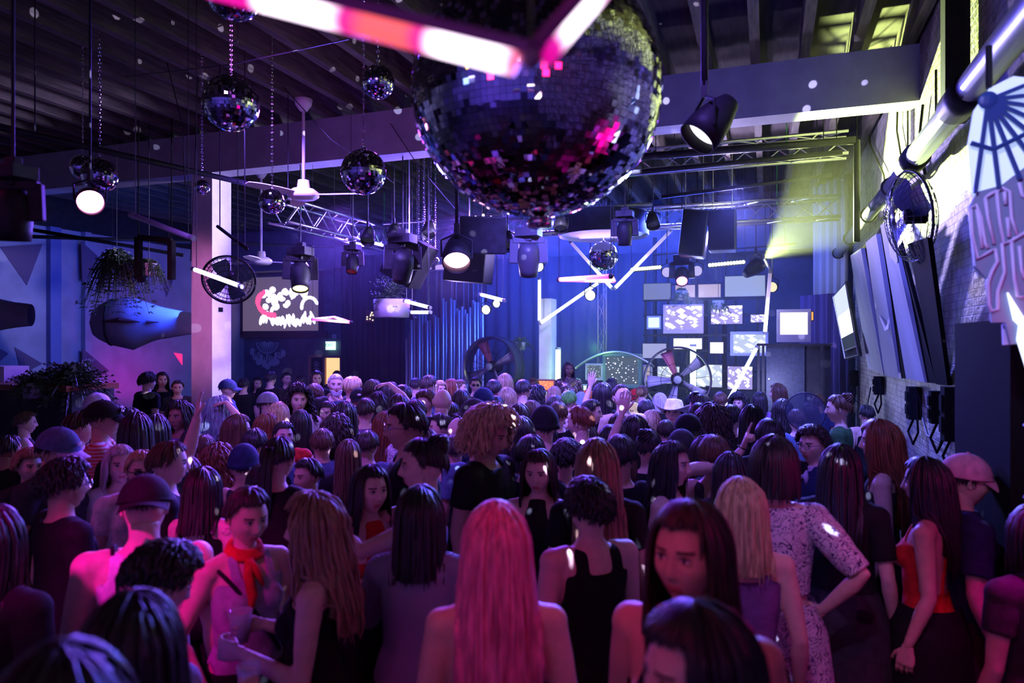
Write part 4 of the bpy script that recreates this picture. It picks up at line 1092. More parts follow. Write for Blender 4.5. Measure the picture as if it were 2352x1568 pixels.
# ------------------------------------------------------------------ tubes over the stage and crowd
wt = tube_mat('white_tube', [(0, (.5, .5, 1), 7), (.5, (.75, .8, 1), 12), (1, (.6, .6, 1), 8)])
wt2 = tube_mat('fade_tube', [(0, (.7, .75, 1), 9), (.35, (.55, .58, 1), 5), (.6, (.45, .35, .75), 1.6), (1, (.45, .35, .6), .6)])
wt3 = tube_mat('cool_tube', [(0, (.65, .7, 1), 8), (.45, (.7, .85, .95), 4), (1, (.6, .7, .7), 1.6)])
pk = tube_mat('pink_tube', [(0, (1, .05, .35), 5), (.3, (1, .35, .6), 8), (.6, (1, .1, .4), 5), (1, (1, .02, .3), 3)])
off_ = mat('unlit_tube', (.55, .50, .60), .35)
Y0 = 12.2
led_tube(at(1412, 662, Y=Y0), at(1541, 530, Y=Y0), wt2, .028, label='right arm of the bright V of tubes beside the hanging mirror ball', name='light_tube')
led_tube(at(1406, 662, Y=Y0), at(1311, 556, Y=Y0), wt2, .028, label='left arm of the bright V of tubes behind the hanging mirror ball', name='light_tube')
led_tube(at(1241, 742, Y=Y0), at(1376, 648, Y=Y0), wt3, .028, label='slanting tube rising right from the white tower', name='light_tube')
led_tube(at(1239, 738, Y=Y0), at(1239, 640, Y=Y0), wt3, .028, label='upright tube in front of the white tower', name='light_tube')
led_tube(at(1757, 764, Y=11.6), at(1769, 625, Y=11.6), wt2, .028, label='nearly upright tube left of the bright monitor on the speaker stack', name='light_tube')
led_tube(at(1770, 622, Y=11.6), at(1758, 597, Y=11.6), off_, .018, label='thin bent end of tube above the speaker stack', name='light_tube')
led_tube(at(1664, 938, Y=10.9), at(1738, 798, Y=11.46), wt3, .028, label='white tube leaning against the speaker stack above the crowd', name='light_tube')
gt = tube_mat('green_tube', [(0, (.3, 1, .3), 6), (.7, (.5, 1, .5), 9), (1, (.25, .9, .3), 5)])
led_tube(Vector((at(1281, 890, Y=12.3).x, 12.3, .26)), at(1282, 800, Y=12.3), gt, .045, label='green glowing tube standing beside the DJ', name='light_tube')
led_tube(at(445, 618, 6.0), at(553, 657, 5.6), wt, .017, label='bright white tube hanging in front of the white column', name='light_tube')
led_tube(at(303, 494, 5.6), at(441, 546, 5.3), off_, .020, label='unlit tube hanging left of the white column', name='light_tube', wires=4.98)
led_tube(at(930, 691, 9.6), at(987, 706, 9.2), wt, .022, label='upper one of the paired white tubes over the silver slats', name='light_tube', wires=5.0)
led_tube(at(944, 717, 9.8), at(988, 717, 9.5), wt, .022, label='lower one of the paired white tubes over the silver slats', name='light_tube', wires=5.0)
led_tube(at(1104, 676, 9.6), at(1158, 690, 9.2), wt, .022, label='white tube hanging right of the round pink-lit stage light', name='light_tube', wires=5.0)
for k_, (u_, v_, dp, Lb) in enumerate(((905, 540, 9.8, 'below the left end of the cross truss'), (985, 532, 10.2, 'above the bunch of tiny mirror balls'), (1165, 560, 8.9, 'just left of the tall pale-sided light'), (1288, 520, 10.2, 'left of the round hood'), (1500, 512, 10.3, 'left of the slanted speaker box'), (845, 548, 9.8, 'near the end of the long truss'))):
    PARS = globals().setdefault('PARS', []); PARS.append((u_, v_, dp, Lb))
def tri_light(pts, label, d):
    P_ = [at(u, v, dd) for u, v, dd in pts]; o = empty('tube_light_triangle', P_[0], label, 'light', 'pink tube triangles over the crowd')
    for i in range(3):
        a, b = P_[i], P_[(i + 1) % 3]; cab(a, b, pk, 'lit_tube', .016 * d, o)
    q = MB()
    for p in P_: q.tube([p - P_[0], Vector((p.x, p.y, 4.98)) - P_[0]], .003, 4); q.ball(p - P_[0], .02 * d, 8)
    q.build('wire', M_cable, o)
tri_light([(1284, 642, 7.0), (1403, 634, 6.4), (1410, 645, 7.6)], 'pink tube triangle seen edge-on under the stage mirror ball', 1.3)
tri_light([(718, 733, 9.0), (768, 728, 9.6), (806, 740, 8.4)], 'pink tube triangle seen edge-on right of the projector screen', 1.)

# ------------------------------------------------------------------ trusses, pipes, stage lights
a = at(640, 520, Z=3.98); truss((-6.75, 8.6, 4.12), (-6.75, 12.2, 4.12), .34, .026, label='long aluminium box truss running away behind the ceiling fan')
truss((-4.75, 11.3, 4.15), (1.0, 11.3, 4.15), .30, .024, label='aluminium box truss crossing the room behind the huge mirror ball')
truss((-6.9, 12.3, 4.1), (-4.6, 11.4, 4.15), .26, .02, label='short aluminium truss slanting towards the stage')
truss((-3.6, 9.3, 4.55), (.9, 9.3, 4.55), .26, .02, label='higher aluminium truss in front of the stage truss')
p = at(1383, 850, Y=13.2); truss((p.x, 13.2, .25), (p.x, 13.2, 4.9), .16, .014, tri=True, up=(0, 1, 0), mt=mat('dim_metal', (.30, .24, .26), .4, .7), label='slim upright lattice tower behind the stage mirror ball')
for i, (u0, v0, u1, v1, Y, r, lab) in enumerate([
    (1470, 360, 1965, 322, 8.8, .045, 'uppermost black pipe under the joists at right'), (1440, 398, 1935, 350, 8.9, .032, 'black pipe just below the uppermost one at right'),
    (1520, 452, 1910, 402, 10.2, .026, 'thin lower pipe crossing the joists at right'), (1690, 480, 1893, 461, 12.0, .022, 'thin bar along the top of the stage bulkhead'),
    (880, 512, 1500, 468, 10.9, .030, 'painted pipe running just below the stage truss'), (1500, 585, 1830, 560, 12.6, .018, 'thin bar above the stage monitors')]):
    pole(at(u0, v0, Y=Y), at(u1, v1, Y=Y), r, M_blk2 if i < 4 else (M_pipe if i == 4 else M_blk2), label=lab)
p = at(1968, 322, X=.95); pole((.95, p.y, p.z), (.95, p.y, 3.32), .035, M_blk2, label='black upright pipe against the right wall near the curtain')
pole((-13.0, 5.5, 3.75), (-6.2, 12.6, 4.0), .03, M_blk2, label='dark pipe slanting across in front of the left wall')
pole(at(0, 292, 5.5), at(700, 452, 8.2), .028, M_blk2, label='long dark pipe slanting down past the column top')
pole(at(0, 515, 11), at(420, 586, 11.5), .03, M_blk, label='dark rail above the bunting on the left wall')
q = MB()
for (u0, v0, u1, v1) in ((318, 545, 318, 642), (394, 553, 394, 642), (318, 545, 394, 553), (318, 642, 330, 642)): q.bar(at(u0, v0, 9), at(u1, v1, 9), .07)
[q.tube([at(u_, 545, 9), (at(u_, 545, 9).x, at(u_, 545, 9).y, ZC)], .008, 5) for u_ in (318, 394)]; tag(q.build('hanging_rack', M_blk), 'black open frame hanging by the plants left of the column', 'frame')

moving_head(at(690, 588, 9.0), at(688, 900, 8.2), (1., .8, .18), 7, 1.15, 'moving light with yellow lens above the projector screen')
moving_head(at(925, 560, 8.6), at(905, 800, 9.5), (.02, .02, .04), .2, 1.2, 'dark moving light beside the bunch of tiny mirror balls')
moving_head(at(1435, 500, 8.0), at(1437, 700, 8.2), (.02, .02, .04), .2, .8, 'black round-headed moving light under the round hood')
moving_head(at(1214, 545, 8.2), at(1216, 800, 8.8), (.05, .05, .1), .2, 1.15, 'tall moving light with pale side grille below the huge mirror ball', body=mat('pale_case', (.07, .07, .09), .4))
moving_head(at(1566, 600, 10.8), at(1572, 800, 9.0), (1., .12, .75), 9, 1.0, 'moving light with glowing magenta lens over the stage monitors')
moving_head(at(810, 575, 9.6), at(780, 800, 9.0), (.3, .01, .01), .3, .8, 'small dark moving light right of the yellow-lensed one')
moving_head(at(30, 415, 3.3), at(60, 900, 3.4), (.03, .05, .10), .4, .72, 'dark moving light at the far left edge')
par(at(1049, 592, 7.6), at(1049, 980, 6.0), (1., .45, .75), 9, 1.55, 'round stage light glowing pink-white left of the huge mirror ball tip', hang=4.98, name='wash_light')
par(at(207, 462, 4.6), at(330, 830, 2.6), (1., .25, .75), 16, .85, 'glowing pink-white par light below the two touching mirror balls', name='par_light')
par(at(1618, 300, 4.0), at(1552, 376, 3.97), (.85, .8, .95), 1.6, 1.15, 'black par can with pale lens hanging on a drop pipe at upper right', hang=4.98, name='par_light')
for i, (u, v, Y, s, lab) in enumerate([(1238, 612, 12., 1.0, 'round white lamp above the upright tube'), (1356, 678, 12., 1.0, 'round white lamp left of the slim lattice tower'), (1117, 711, 12., .95, 'lower of two round white lamps near the drum fan'), (1141, 697, 12.3, .8, 'upper of two round white lamps near the drum fan'), (1532, 625, 12., .95, 'round lilac lamp left of the magenta moving light'), (1601, 622, 12., .95, 'round lilac lamp right of the magenta moving light'), (1774, 659, 11.8, .9, 'round cream lamp behind the nearly upright tube')]):
    p = at(u, v, Y=Y); par(p, (p.x - .4 if u > 1700 else p.x + .15, p.y - 2, p.z - .2), (.85, .82, .8) if i < 4 else ((.45, .40, .75) if i < 6 else (.9, .8, .5)), 6 if i < 4 else 1.1, s * .95, lab, 'round lamps around the stage', name='round_lamp')
for u_, v_, dp, Lb in PARS:
    p = at(u_, v_, dp); par(p, (p.x + .4, p.y - 1.2, p.z - 2), (.05, .05, .09), .3, 1.0, 'small dark stage light ' + Lb, 'unlit stage lights on the truss', name='par_light')
# blinder with ring of lamps
p = at(1110, 528, 7.9); o = empty('blinder_light', p, 'dark square blinder light with a ring of small glowing bulbs', 'stage light'); q = MB(); q.tube([(0, 0, .1), (0, 0, ZC - p.z)], .01, 6); q.build('hanger_rod', M_blk2, o)
R = rot_to(Vector((0, 0, CAMZ)) - p); q = MB(); q.box((0, 0, -.06), (.52, .42, .10), R); q.build('housing', M_blk2, o, bevel=.02)
q = MB(); 
for i in range(18):
    a = 2 * PI * i / 12 if i < 12 else 2 * PI * i / 6 + .3; rr = .17 if i < 12 else .09
    q.ball(R @ Vector((rr * math.cos(a), rr * .95 * math.sin(a), 0)), .016, 8)
q.build('bulbs', emis('bulb', (1, .75, .8), 5), o)
# profile spot with its visible flare, and hazer beam
p = at(1736, 612, Y=11.6); par(p, at(1960, 440, X=1.34), (.9, 1., .6), 60, 1.2, 'glaring greenish-white spotlight throwing a beam up to the right', name='spotlight')
# white-lit LED bars
for (u0, v0, u1, v1, lab) in ((1627, 609, 1711, 601, 'row of small yellow-white LEDs right of the magenta moving light'), (1449, 619, 1519, 613, 'row of small yellow-white LEDs crossed by the bright V tube')):
    a = at(u0, v0, Y=12.4); b = at(u1, v1, Y=12.4); o = empty('led_bar', a, lab, 'light', 'LED bars above the monitors'); q = MB(); q.bar((0, .05, 0), b - a + Vector((0, .05, 0)), .08); q.tube([(0, .05, 0), (0, .05, ZC - a.z)], .006, 5); q.tube([b - a + Vector((0, .05, 0)), (b.x - a.x, b.y - a.y + .05, ZC - a.z)], .006, 5); q.build('housing', M_blk2, o)
    q = MB()
    for i in range(12): q.ball((b - a) * ((i + .5) / 12), .028, 8)
    q.build('diodes', emis('diode', (.9, 1., .65), 9), o)

# ceiling fans
def ceiling_fan(c, top, s, label, rz):
    o = empty('ceiling_fan', c, label, 'ceiling fan', 'ceiling fans', rz=rz); m = mat('fan_white', (.70, .62, .68), .45)
    q = MB(); q.tube([(0, 0, .1 * s), (0, 0, top - c.z)], .018 * s, 8); q.lathe([(.001, top - c.z), (.10 * s, top - c.z), (.09 * s, top - c.z - .06 * s), (.04 * s, top - c.z - .13 * s), (.001, top - c.z - .13 * s)]); q.build('downrod', m, o, smooth=True)
    q = MB(); q.lathe([(.001, -.05 * s), (.13 * s, -.05 * s), (.17 * s, -.02 * s), (.17 * s, .02 * s), (.12 * s, .06 * s), (.07 * s, .07 * s), (.06 * s, .16 * s), (.001, .16 * s)], n=28); q.build('motor', m, o, smooth=True)
    for k in range(3):
        R = Matrix.Rotation(2 * PI * k / 3, 3, 'Z') @ Matrix.Rotation(.16, 3, 'X'); vs = []; n = 9
        for i in range(n):
            t = i / (n - 1); r_ = (.12 + .60 * t) * s; w_ = (.045 + .035 * math.sin(PI * min(1, t * .8 + .1))) * s * (1 if t < .97 else .8)
            for sy in (-1, 1):
                for sz in (-1, 1): vs.append(R @ Vector((r_, sy * w_, sz * .004 * s)))
        fs = []
        for i in range(n - 1):
            b = i * 4; fs += [(b, b + 4, b + 6, b + 2), (b + 1, b + 3, b + 7, b + 5), (b, b + 1, b + 5, b + 4), (b + 2, b + 6, b + 7, b + 3)]
        fs += [(0, 2, 3, 1), (n * 4 - 4, n * 4 - 3, n * 4 - 1, n * 4 - 2)]
        q = MB(); q.add(vs, fs); q.build('blade', m, o)
ceiling_fan(at(697, 447, 7.9), 4.45 + .45, 1.0, 'white ceiling fan hanging right of the column under the beam', .25)
ceiling_fan(at(600, 600, 11.5), 4.98, 1.0, 'white ceiling fan further back, above the projector screen', .9)

# round hood over the stage
c = at(1386, 543, 11.0); q = MB(); r0 = 103 / F * 11.0
o = empty('round_hood', c, 'big dark round hood hanging over the stage mirror ball', 'hood'); q.lathe([(r0, 0), (r0 * .985, .34), (.001, .36)], n=48); q.build('rim', M_blk2, o, smooth=True)
q = MB(); q.lathe([(.001, .05), (r0 * .97, .05), (r0 * .99, .0)], n=48); q.build('liner', mat('hood_liner', (.55, .50, .62), .6), o)

# ------------------------------------------------------------------ projector screen, mural, door, exit sign on the back wall
YS = YB - .10
o = empty('projector_screen', at(643, 700, Y=YS), 'projector screen showing a white and pink swirling image', 'screen')
def on(o, u0, v0, u1, v1, Y, th, name, m, bevel=0):
    a = at(u0, v1, Y=Y); b = at(u1, v0, Y=Y); q = MB(); q.b2(Vector((a.x, Y, a.z)) - o.location, Vector((b.x, Y + th, b.z)) - o.location); return q.build(name, m, o, bevel=bevel)
on(o, 556, 632, 731, 760, YS - .02, .03, 'projected_picture', emis('screen_glow', (.13, .09, .17), .9))
for (a_, b_, c_, d_) in ((548, 624, 556, 768), (731, 622, 739, 768), (540, 760, 748, 776), (548, 620, 738, 632)): on(o, a_, b_, c_, d_, YS - .05, .08, 'frame', M_frame)
Rr = random.Random(3); q = MB(); q2 = MB()
def blob(q, u, v, ru, rv, Y=YS - .03, n=14, rot=0.):
    pts = []
    for k in range(n):
        a = 2 * PI * k / n; x_ = ru * math.cos(a); y_ = rv * math.sin(a); pts.append(at(u + x_ * math.cos(rot) - y_ * math.sin(rot), v + x_ * math.sin(rot) + y_ * math.cos(rot), Y=Y) - o.location)
    b = len(q.v); q.add(pts, [tuple(range(n))])
for i in range(26):
    a = Rr.uniform(0, 6.28); rr = Rr.uniform(.1, 1); blob(q, 632 + 34 * rr * math.cos(a), 690 + 28 * rr * math.sin(a), Rr.uniform(5, 9), Rr.uniform(4, 8), YS - .024 - .0004 * i, rot=a)
for i in range(20): blob(q, 600 + 6.2 * i, 742 - abs(10 - i) * 1.0 + Rr.uniform(-10, 4), Rr.uniform(3, 6), Rr.uniform(8, 17), YS - .024 - .0004 * i, rot=Rr.uniform(-.5, .5))
for i in range(8): blob(q, 668 + 5 * i, 672 + 6 * math.sin(i * 1.3), 4, 11, YS - .026 - .0004 * i, rot=.4 * math.sin(i))
for i in range(9):
    a = PI + 2.6 * i / 8; blob(q, 711 + 18 * math.cos(a), 705 + 22 * math.sin(a), 4, 7, YS - .030, rot=a)
q.build('white_figure', emis('figure_white', (.8, .72, .95), 2.2), o)
for i in range(14): a = 1.6 + 2.4 * i / 13; blob(q2, 632 + 40 * math.cos(a), 694 + 30 * math.sin(a), Rr.uniform(4, 7), Rr.uniform(4, 7), YS - .036 - .0004 * i)
q2.build('pink_figure', emis('figure_pink', (1, .08, .25), 1.6), o)

o = empty('shell_mural', at(615, 812, Y=YB - .02), 'pale painted shell and cloud mural on the dark wall under the screen', 'mural')
def lp(u, v, Y): return at(u, v, Y=Y) - o.location
q = MB(); YM = YB - .03
for i in range(13):
    a = PI * (.04 + .92 * i / 12); q.bar(lp(614 - 4 * math.cos(a), 784 + 3 * math.sin(a), YM), lp(614 - 24 * math.cos(a), 786 + 24 * math.sin(a), YM), .012, .02)
for i in range(12):
    a = PI * i / 12; a2 = PI * (i + 1) / 12; q.bar(lp(614 - 25 * math.cos(a), 786 + 25 * math.sin(a), YM), lp(614 - 25 * math.cos(a2), 786 + 25 * math.sin(a2), YM), .016, .02)
q.build('shell_rays', mat('mural_pale', (.42, .52, .48), .8), o)
q = MB()
for i in range(22):
    uu = 580 + 70 * (i % 11) / 10; vv = 808 + (16 if i < 11 else 30) * (1 - abs((uu - 615) / 36) ** 2) + 4 * math.sin(i * 2.1)
    n = 12; b = [lp(uu + 6.2 * math.cos(2 * PI * k / n), vv + 7.5 * math.sin(2 * PI * k / n), YM - .004 - .001 * i) for k in range(n)]; q.add(b, [tuple(range(n))])
q.build('cloud_lettering', mat('mural_cloud', (.40, .46, .44), .8), o)
q = MB()
for k, (uu, vv) in enumerate([(588, 812), (598, 816), (608, 820), (619, 821), (630, 817), (641, 812)]):
    q.bar(lp(uu - 3, vv - 6, YM - .04), lp(uu - 3, vv + 7, YM - .04), .012, .01); q.bar(lp(uu - 3, vv - (6 if k % 2 else 0), YM - .04), lp(uu + 3, vv - (6 if k % 2 else -1), YM - .04), .012, .01)
    if k % 3 != 1: q.bar(lp(uu + 3, vv - 6, YM - .04), lp(uu + 2, vv + 7, YM - .04), .012, .01)
q.build('letter_strokes', M_blk2, o)

o = empty('exit_sign', at(758, 792, Y=YB - .08), 'small glowing green-white exit sign above the lit doorway', 'sign')
on(o, 748, 783, 768, 803, YB - .10, .06, 'lit_panel', emis('exit_glow', (.45, 1., .75), 2.2)); on(o, 746, 781, 770, 784, YB - .11, .08, 'top_cap', M_grey)
cu = bpy.data.curves.new('exit_text', 'FONT'); cu.body = 'EXIT'; cu.size = .105; cu.align_x = 'CENTER'; cu.align_y = 'CENTER'; cu.extrude = .002
tm_ = bpy.data.objects.new('tmp', cu); COL.objects.link(tm_); tme = bpy.data.meshes.new_from_object(tm_.evaluated_get(bpy.context.evaluated_depsgraph_get())); bpy.data.objects.remove(tm_); t_ = bpy.data.objects.new('lettering', tme); COL.objects.link(t_); t_.parent = o; t_.location = (0, -.035, -.005); t_.rotation_euler = (PI / 2, 0, 0); tme.materials.clear(); tme.materials.append(mat('exit_green', (.02, .3, .12), .5))
q = MB(); q.b2((at(766, 772, Y=YB - .05) - Vector((.05, 0, .05))), (at(766, 772, Y=YB - .05) + Vector((.05, .05, .05)))); tag(q.build('emergency_lamp', M_white), 'small white box on the wall beside the exit sign', 'lamp')
# doorway with warm light
o = empty('door_1', at(750, 860, Y=YB - .03), kind=S)
on(o, 745, 822, 781, 1000, YB - .03, .02, 'lit_opening', emis('warm_room', (1., .55, .25), 1.3))
for (a_, c_) in ((708, 713), (741, 746), (780, 787)): on(o, a_, 818, c_, 1000, YB - .10, .08, 'door_frame', mat('door_frame', (.35, .22, .14), .6))
on(o, 708, 816, 787, 821, YB - .10, .08, 'door_frame', MATS['door_frame'])
on(o, 713, 821, 741, 1000, YB - .06, .03, 'door_leaf', M_blk2)
q = MB()
for k in range(10):
    a = 2 * PI * k / 10; q.bar(at(727 + 2 * math.cos(a), 842 + 3 * math.sin(a), Y=YB - .07) - o.location, at(727 + 8 * math.cos(a), 840 + 13 * math.sin(a), Y=YB - .07) - o.location, .010, .01)
q.build('painted_emblem', mat('mural_pale', (.4, .4, .4)), o)
box_px(795, 838, 800, 868, YB - .05, .03, 'poster', emis('poster', (.5, .1, .3), .6)).name = 'wall_light_strip'
tag(bpy.data.objects['wall_light_strip'], 'thin pinkish lit strip right of the doorway', 'light')
q = MB(); c = at(851, 727, Y=13.5); q.box(c, (.22, .05, .26), Matrix.Rotation(.1, 3, 'Y')); o = q.build('picture_frame', M_frame); tag(o, 'small dark framed picture on the black curtain right of the screen', 'picture')
q = MB(); R_ = random.Random(5)
for k in range(9): q.box(c + Vector((R_.uniform(-.07, .09), -.03, R_.uniform(-.1, .1))), (.03, .01, .03))
q.build('glitter', emis('glitter', (.9, .8, .6), 1.2), o)

# ------------------------------------------------------------------ left wall decorations
M_bunt = mat('bunting_cloth', (.14, .10, .16), .85)
for i, pl in enumerate([[(0, 566), (98, 560), (62, 655)], [(186, 553), (236, 598), (190, 651)], [(372, 641), (402, 632), (383, 682)], [(34, 797), (98, 835), (50, 860)], [(190, 800), (252, 852), (213, 870), (190, 850)], [(0, 800), (20, 812), (0, 830)]]):
    P_ = [at(u, v, X=XL + .016 + .14 * (pl[0][0] in (190, 186))) for u, v in pl]; q = MB(); n = len(P_)
    q.add(P_ + [p + Vector((-.012, 0, 0)) for p in P_], [tuple(range(n)), tuple(range(2 * n - 1, n - 1, -1))] + [(k, n + k, n + (k + 1) % n, (k + 1) % n) for k in range(n)])
    tag(q.build('bunting_flag', M_bunt), ['big triangular flag at the top left of the left wall', 'triangular flag near the hanging plants', 'small triangular flag left of the column', 'triangular flag low on the wall above the bar', 'triangular flag above the bar plants with a lit lower edge', 'triangular flag cut by the left edge above the bar'][i], 'flag', 'triangular flags on the left wall')
q = MB(); P_ = [at(u, v, X=XL + .016) for u, v in ((400, 810), (419, 813), (419, 838))]
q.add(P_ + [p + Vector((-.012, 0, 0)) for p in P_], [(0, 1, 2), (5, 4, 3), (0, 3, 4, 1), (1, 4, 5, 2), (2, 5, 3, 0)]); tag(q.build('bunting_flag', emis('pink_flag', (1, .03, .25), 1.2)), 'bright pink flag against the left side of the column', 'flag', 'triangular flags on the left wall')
# fish-shaped cloth lanterns
def fish(u0, v0, u1, v1, label, d):
    a = at(u0, (v0 + v1) / 2, d); b = at(u1, (v0 + v1) / 2, d); L = (b - a).length; H = (v1 - v0) / F * d / 2
    o = empty('fish_lantern', a, label, 'lantern', 'fish lanterns on the left wall'); t = (b - a).normalized(); q = MB(); vs = []; n = 24; m = 22; side = t.cross(Vector((0, 0, 1)))
    for i in range(m):
        s_ = i / (m - 1); r_ = H * (math.sin(min(1, s_ * 2.1) * PI / 2) ** .36 if s_ < .4 else np.interp(s_, [.4, .6, .85, 1.], [.93, .62, .42, .36]))
        r_ = max(r_, .004)
        for k in range(n):
            an = 2 * PI * k / n; w_ = 1 + .05 * noise.noise((s_ * 6, math.cos(an) * 2, math.sin(an) * 2)); vs.append(t * (L * s_) + side * (r_ * .55 * math.cos(an) * w_) + Vector((0, 0, r_ * math.sin(an) * w_ - .05 * H * s_)))
    q.add(vs, [(i * n + k, (i + 1) * n + k, (i + 1) * n + (k + 1) % n, i * n + (k + 1) % n) for i in range(m - 1) for k in range(n)]); q.build('cloth_body', mat('lantern_cloth', (.24, .22, .32), .9, noise=.15, nscale=3), o, smooth=True)
    q = MB(); rr = [vs[2 * n + k] * 1 for k in range(n)]; q.torus((0, 0, 0), 1, .012, 4, 3) if 0 else None
    ring = [Vector(vs[4 * n + k]) * 1.0 for k in range(n)] + [Vector(vs[4 * n])]; q.tube(ring, .02, 5)
    q.build('hoop', M_blk2, o, smooth=True); q = MB(); q.tube([t * L * .2 + Vector((0, 0, H * .8)), t * L * .2 + Vector((0, 0, ZC - o.location.z))], .004, 5); q.build('cord', M_cable, o)
    c = t * L * .12 + side * H * .50; q = MB(); q.tube([t * (L * .18) + side * (H * .55), t * (L * .34) + side * (H * .58) + Vector((0, 0, .03)), t * (L * .5) + side * (H * .5)], [.01, .05, .01], 6); q.tube([t * (L * .55) + side * (H * .45), t * (L * .65) + side * (H * .4)], [.03, .01], 6); q.build('mouth_line', M_frame, o)
fish(205, 678, 470, 802, 'large fish-shaped cloth lantern left of the column', 11.6)
fish(-190, 650, 72, 790, 'fish-shaped cloth lantern cut by the left edge', 10.8)
# plants
def plant(c, r, n, label, seed, droop=.6, name='potted_plant', m=None, pot=True, up=.5):
    R_ = random.Random(seed); o = empty(name, c, label, 'plant', None); q = MB(); c0 = Vector((0, 0, 0))
    for i in range(n):
        a = R_.uniform(0, 2 * PI); e = R_.uniform(-.2, 1.2) ; L = r * R_.uniform(.6, 1.15); d = Vector((math.cos(a) * math.cos(e), math.sin(a) * math.cos(e), math.sin(e) * up * 2)); pts = []
        for t in np.linspace(0, 1, 6): pts.append(d * L * t + Vector((0, 0, -droop * r * t * t * 1.3)))
        q.tube(pts, [.004, .007, .008, .007, .005, .001], 4, cap=False)
        for t in range(1, 6):
            for s_ in (-1, 1):
                p = pts[t]; sd = d.cross(Vector((0, 0, 1))).normalized() * s_; w_ = r * .16; f_ = (d * .7 + sd).normalized(); b = len(q.v)
                q.add([p, p + f_ * w_ * .5 + Vector((0, 0, .012)), p + f_ * w_ + Vector((0, 0, -.02)), p + f_ * w_ * .55 - d * w_ * .25], [(0, 1, 2, 3)])
    if 'hanging' in name: q3 = MB(); q3.tube([(0, 0, 0), (0, 0, ZC - c.z)], .005, 5); q3.build('cord', M_cable, o)
    q.build('foliage', m or mat('leaf', (.035, .07, .03), .5), o)
    if pot: q = MB(); q.lathe([(.001, -.16), (.08, -.16), (.11, .0), (.10, .0), (.09, -.02), (.001, -.02)], n=20); q.build('pot', M_grey, o, smooth=True)
plant(at(268, 585, 9.2), .42, 120, 'trailing plant hanging by the black open frame', 1, 1.3, 'hanging_plant')
plant(at(342, 605, 9.2), .26, 70, 'smaller hanging plant right of the trailing one', 2, .9, 'hanging_plant')
plant(at(900, 688, 10.8), .36, 80, 'plant in a white bowl hanging left of the paired tubes', 3, .3, 'hanging_plant', up=.8, pot=False)
q = MB(); q.lathe([(.001, -.27), (.26, -.27), (.28, 0), (.26, 0), (.24, -.06), (.001, -.06)], n=28); q.build('white_bowl', M_white, bpy.data.objects['hanging_plant.002'], smooth=True)
plant(at(165, 868, 7.4), .42, 130, 'bushy dark plant on the bar at left', 4, .5)
plant(at(75, 878, 7.2), .28, 70, 'smaller dark plant on the bar at far left', 5, .5)
plant(at(1195, 785, Y=12.6), .25, 60, 'small plant behind the left drum fan', 6, .6, 'hanging_plant')
plant(at(1565, 668, Y=13.0), .22, 60, 'trailing plant over the pinkish monitors', 7, .9, 'hanging_plant')
plant(at(1650, 690, Y=13.0), .2, 45, 'small trailing plant right of the beige monitors', 8, .9, 'hanging_plant')
# bar at the left edge
a = at(-60, 860, 8.0); b = at(215, 905, 7.4)
o = empty('bar_counter', (a.x, a.y, 0), 'dark bar counter at the left edge', 'bar'); d = Vector((b.x - a.x, b.y - a.y, 0))
q = MB(); q.bar(Vector((0, 0, .85)), d + Vector((0, 0, .85)), .5, 1.7, (0, 0, 1)); q.build('front', M_blk2, o)
q = MB(); q.bar(Vector((0, 0, 1.72)), d + Vector((0, 0, 1.72)), .62, .06, (0, 0, 1)); q.build('top', mat('bar_top', (.20, .03, .02), .35), o)
q = MB(); q.box(at(12, 858, 7.3), (.34, .26, .16)); tag(q.build('white_box', M_white), 'pale box standing on the bar at the left edge', 'box')
# cage fan beside the column
def cage_fan(c, r, nrm, label, name='cage_fan', ball=.35, m=None, rings=9, group=None):
    o = empty(name, c, label, 'fan', group); R = rot_to(nrm); q = MB(); m = m or M_blk2; th = r * ball
    prof = [(r * math.sin(t), th * math.cos(t)) for t in np.linspace(0, PI, 13)]
    for (rr, zz) in prof[1:-1]:
        q.torus(R @ Vector((0, 0, zz)), rr, .0028, 40, 4, R)
    for k in range(36):
        a = 2 * PI * k / 36; q.tube([R @ Vector((rr * math.cos(a + zz * .8), rr * math.sin(a + zz * .8), zz)) for rr, zz in prof], .0022, 3, cap=False)
    q.torus((0, 0, 0), r, .010, 44, 6, R); q.build('cage', m, o, smooth=True)
    q = MB()
    for k in range(4):
        a = 2 * PI * k / 4 + .4; vs = []; 
        for i in range(6):
            t = i / 5; rr = r * (.15 + .68 * t); w_ = r * (.12 + .22 * math.sin(t * 2.2)); tw = .5 - .25 * t
            for s_ in (-1, 1): vs.append(R @ (Matrix.Rotation(a, 3, 'Z') @ Vector((rr, s_ * w_ * math.cos(tw), s_ * w_ * math.sin(tw) * .6))))
        q.add(vs, [(2 * i, 2 * i + 2, 2 * i + 3, 2 * i + 1) for i in range(5)])
    q.build('blades', mat('fan_blade', (.05, .07, .12), .3), o)
    q = MB(); q.lathe([(.001, -.6 * th), (.16 * r, -.55 * th), (.2 * r, -.1), (.16 * r, .3 * th), (.001, .4 * th)], n=18, R=R); q.build('motor', M_blk2, o, smooth=True)
    return o
fo = cage_fan(at(526, 643, 6.6), .235, Vector((.5, -.8, -.45)), 'round cage fan mounted on the white column behind the bright tube'); q = MB(); q.bar((0, 0, 0), Vector((-6.97, 7.6, fo.location.z + .1)) - fo.location, .03); q.build('wall_arm', M_blk2, fo)
pole(at(500, 520, 7.5), at(568, 572, 6.7), .018, M_blk2, label='thin bracket rod at the top of the column fan')
cage_fan(at(2090, 497, X=.98), .33, Vector((-.958, -.25, -.12)), 'large wire cage fan mounted high on the right wall', m=mat('cage_wire', (.06, .06, .065), .4, .2))

# ------------------------------------------------------------------ stage
stage = slab('trim_8', (-7.4, 10.7, 0), (XR, YB, .25), M_blk2)
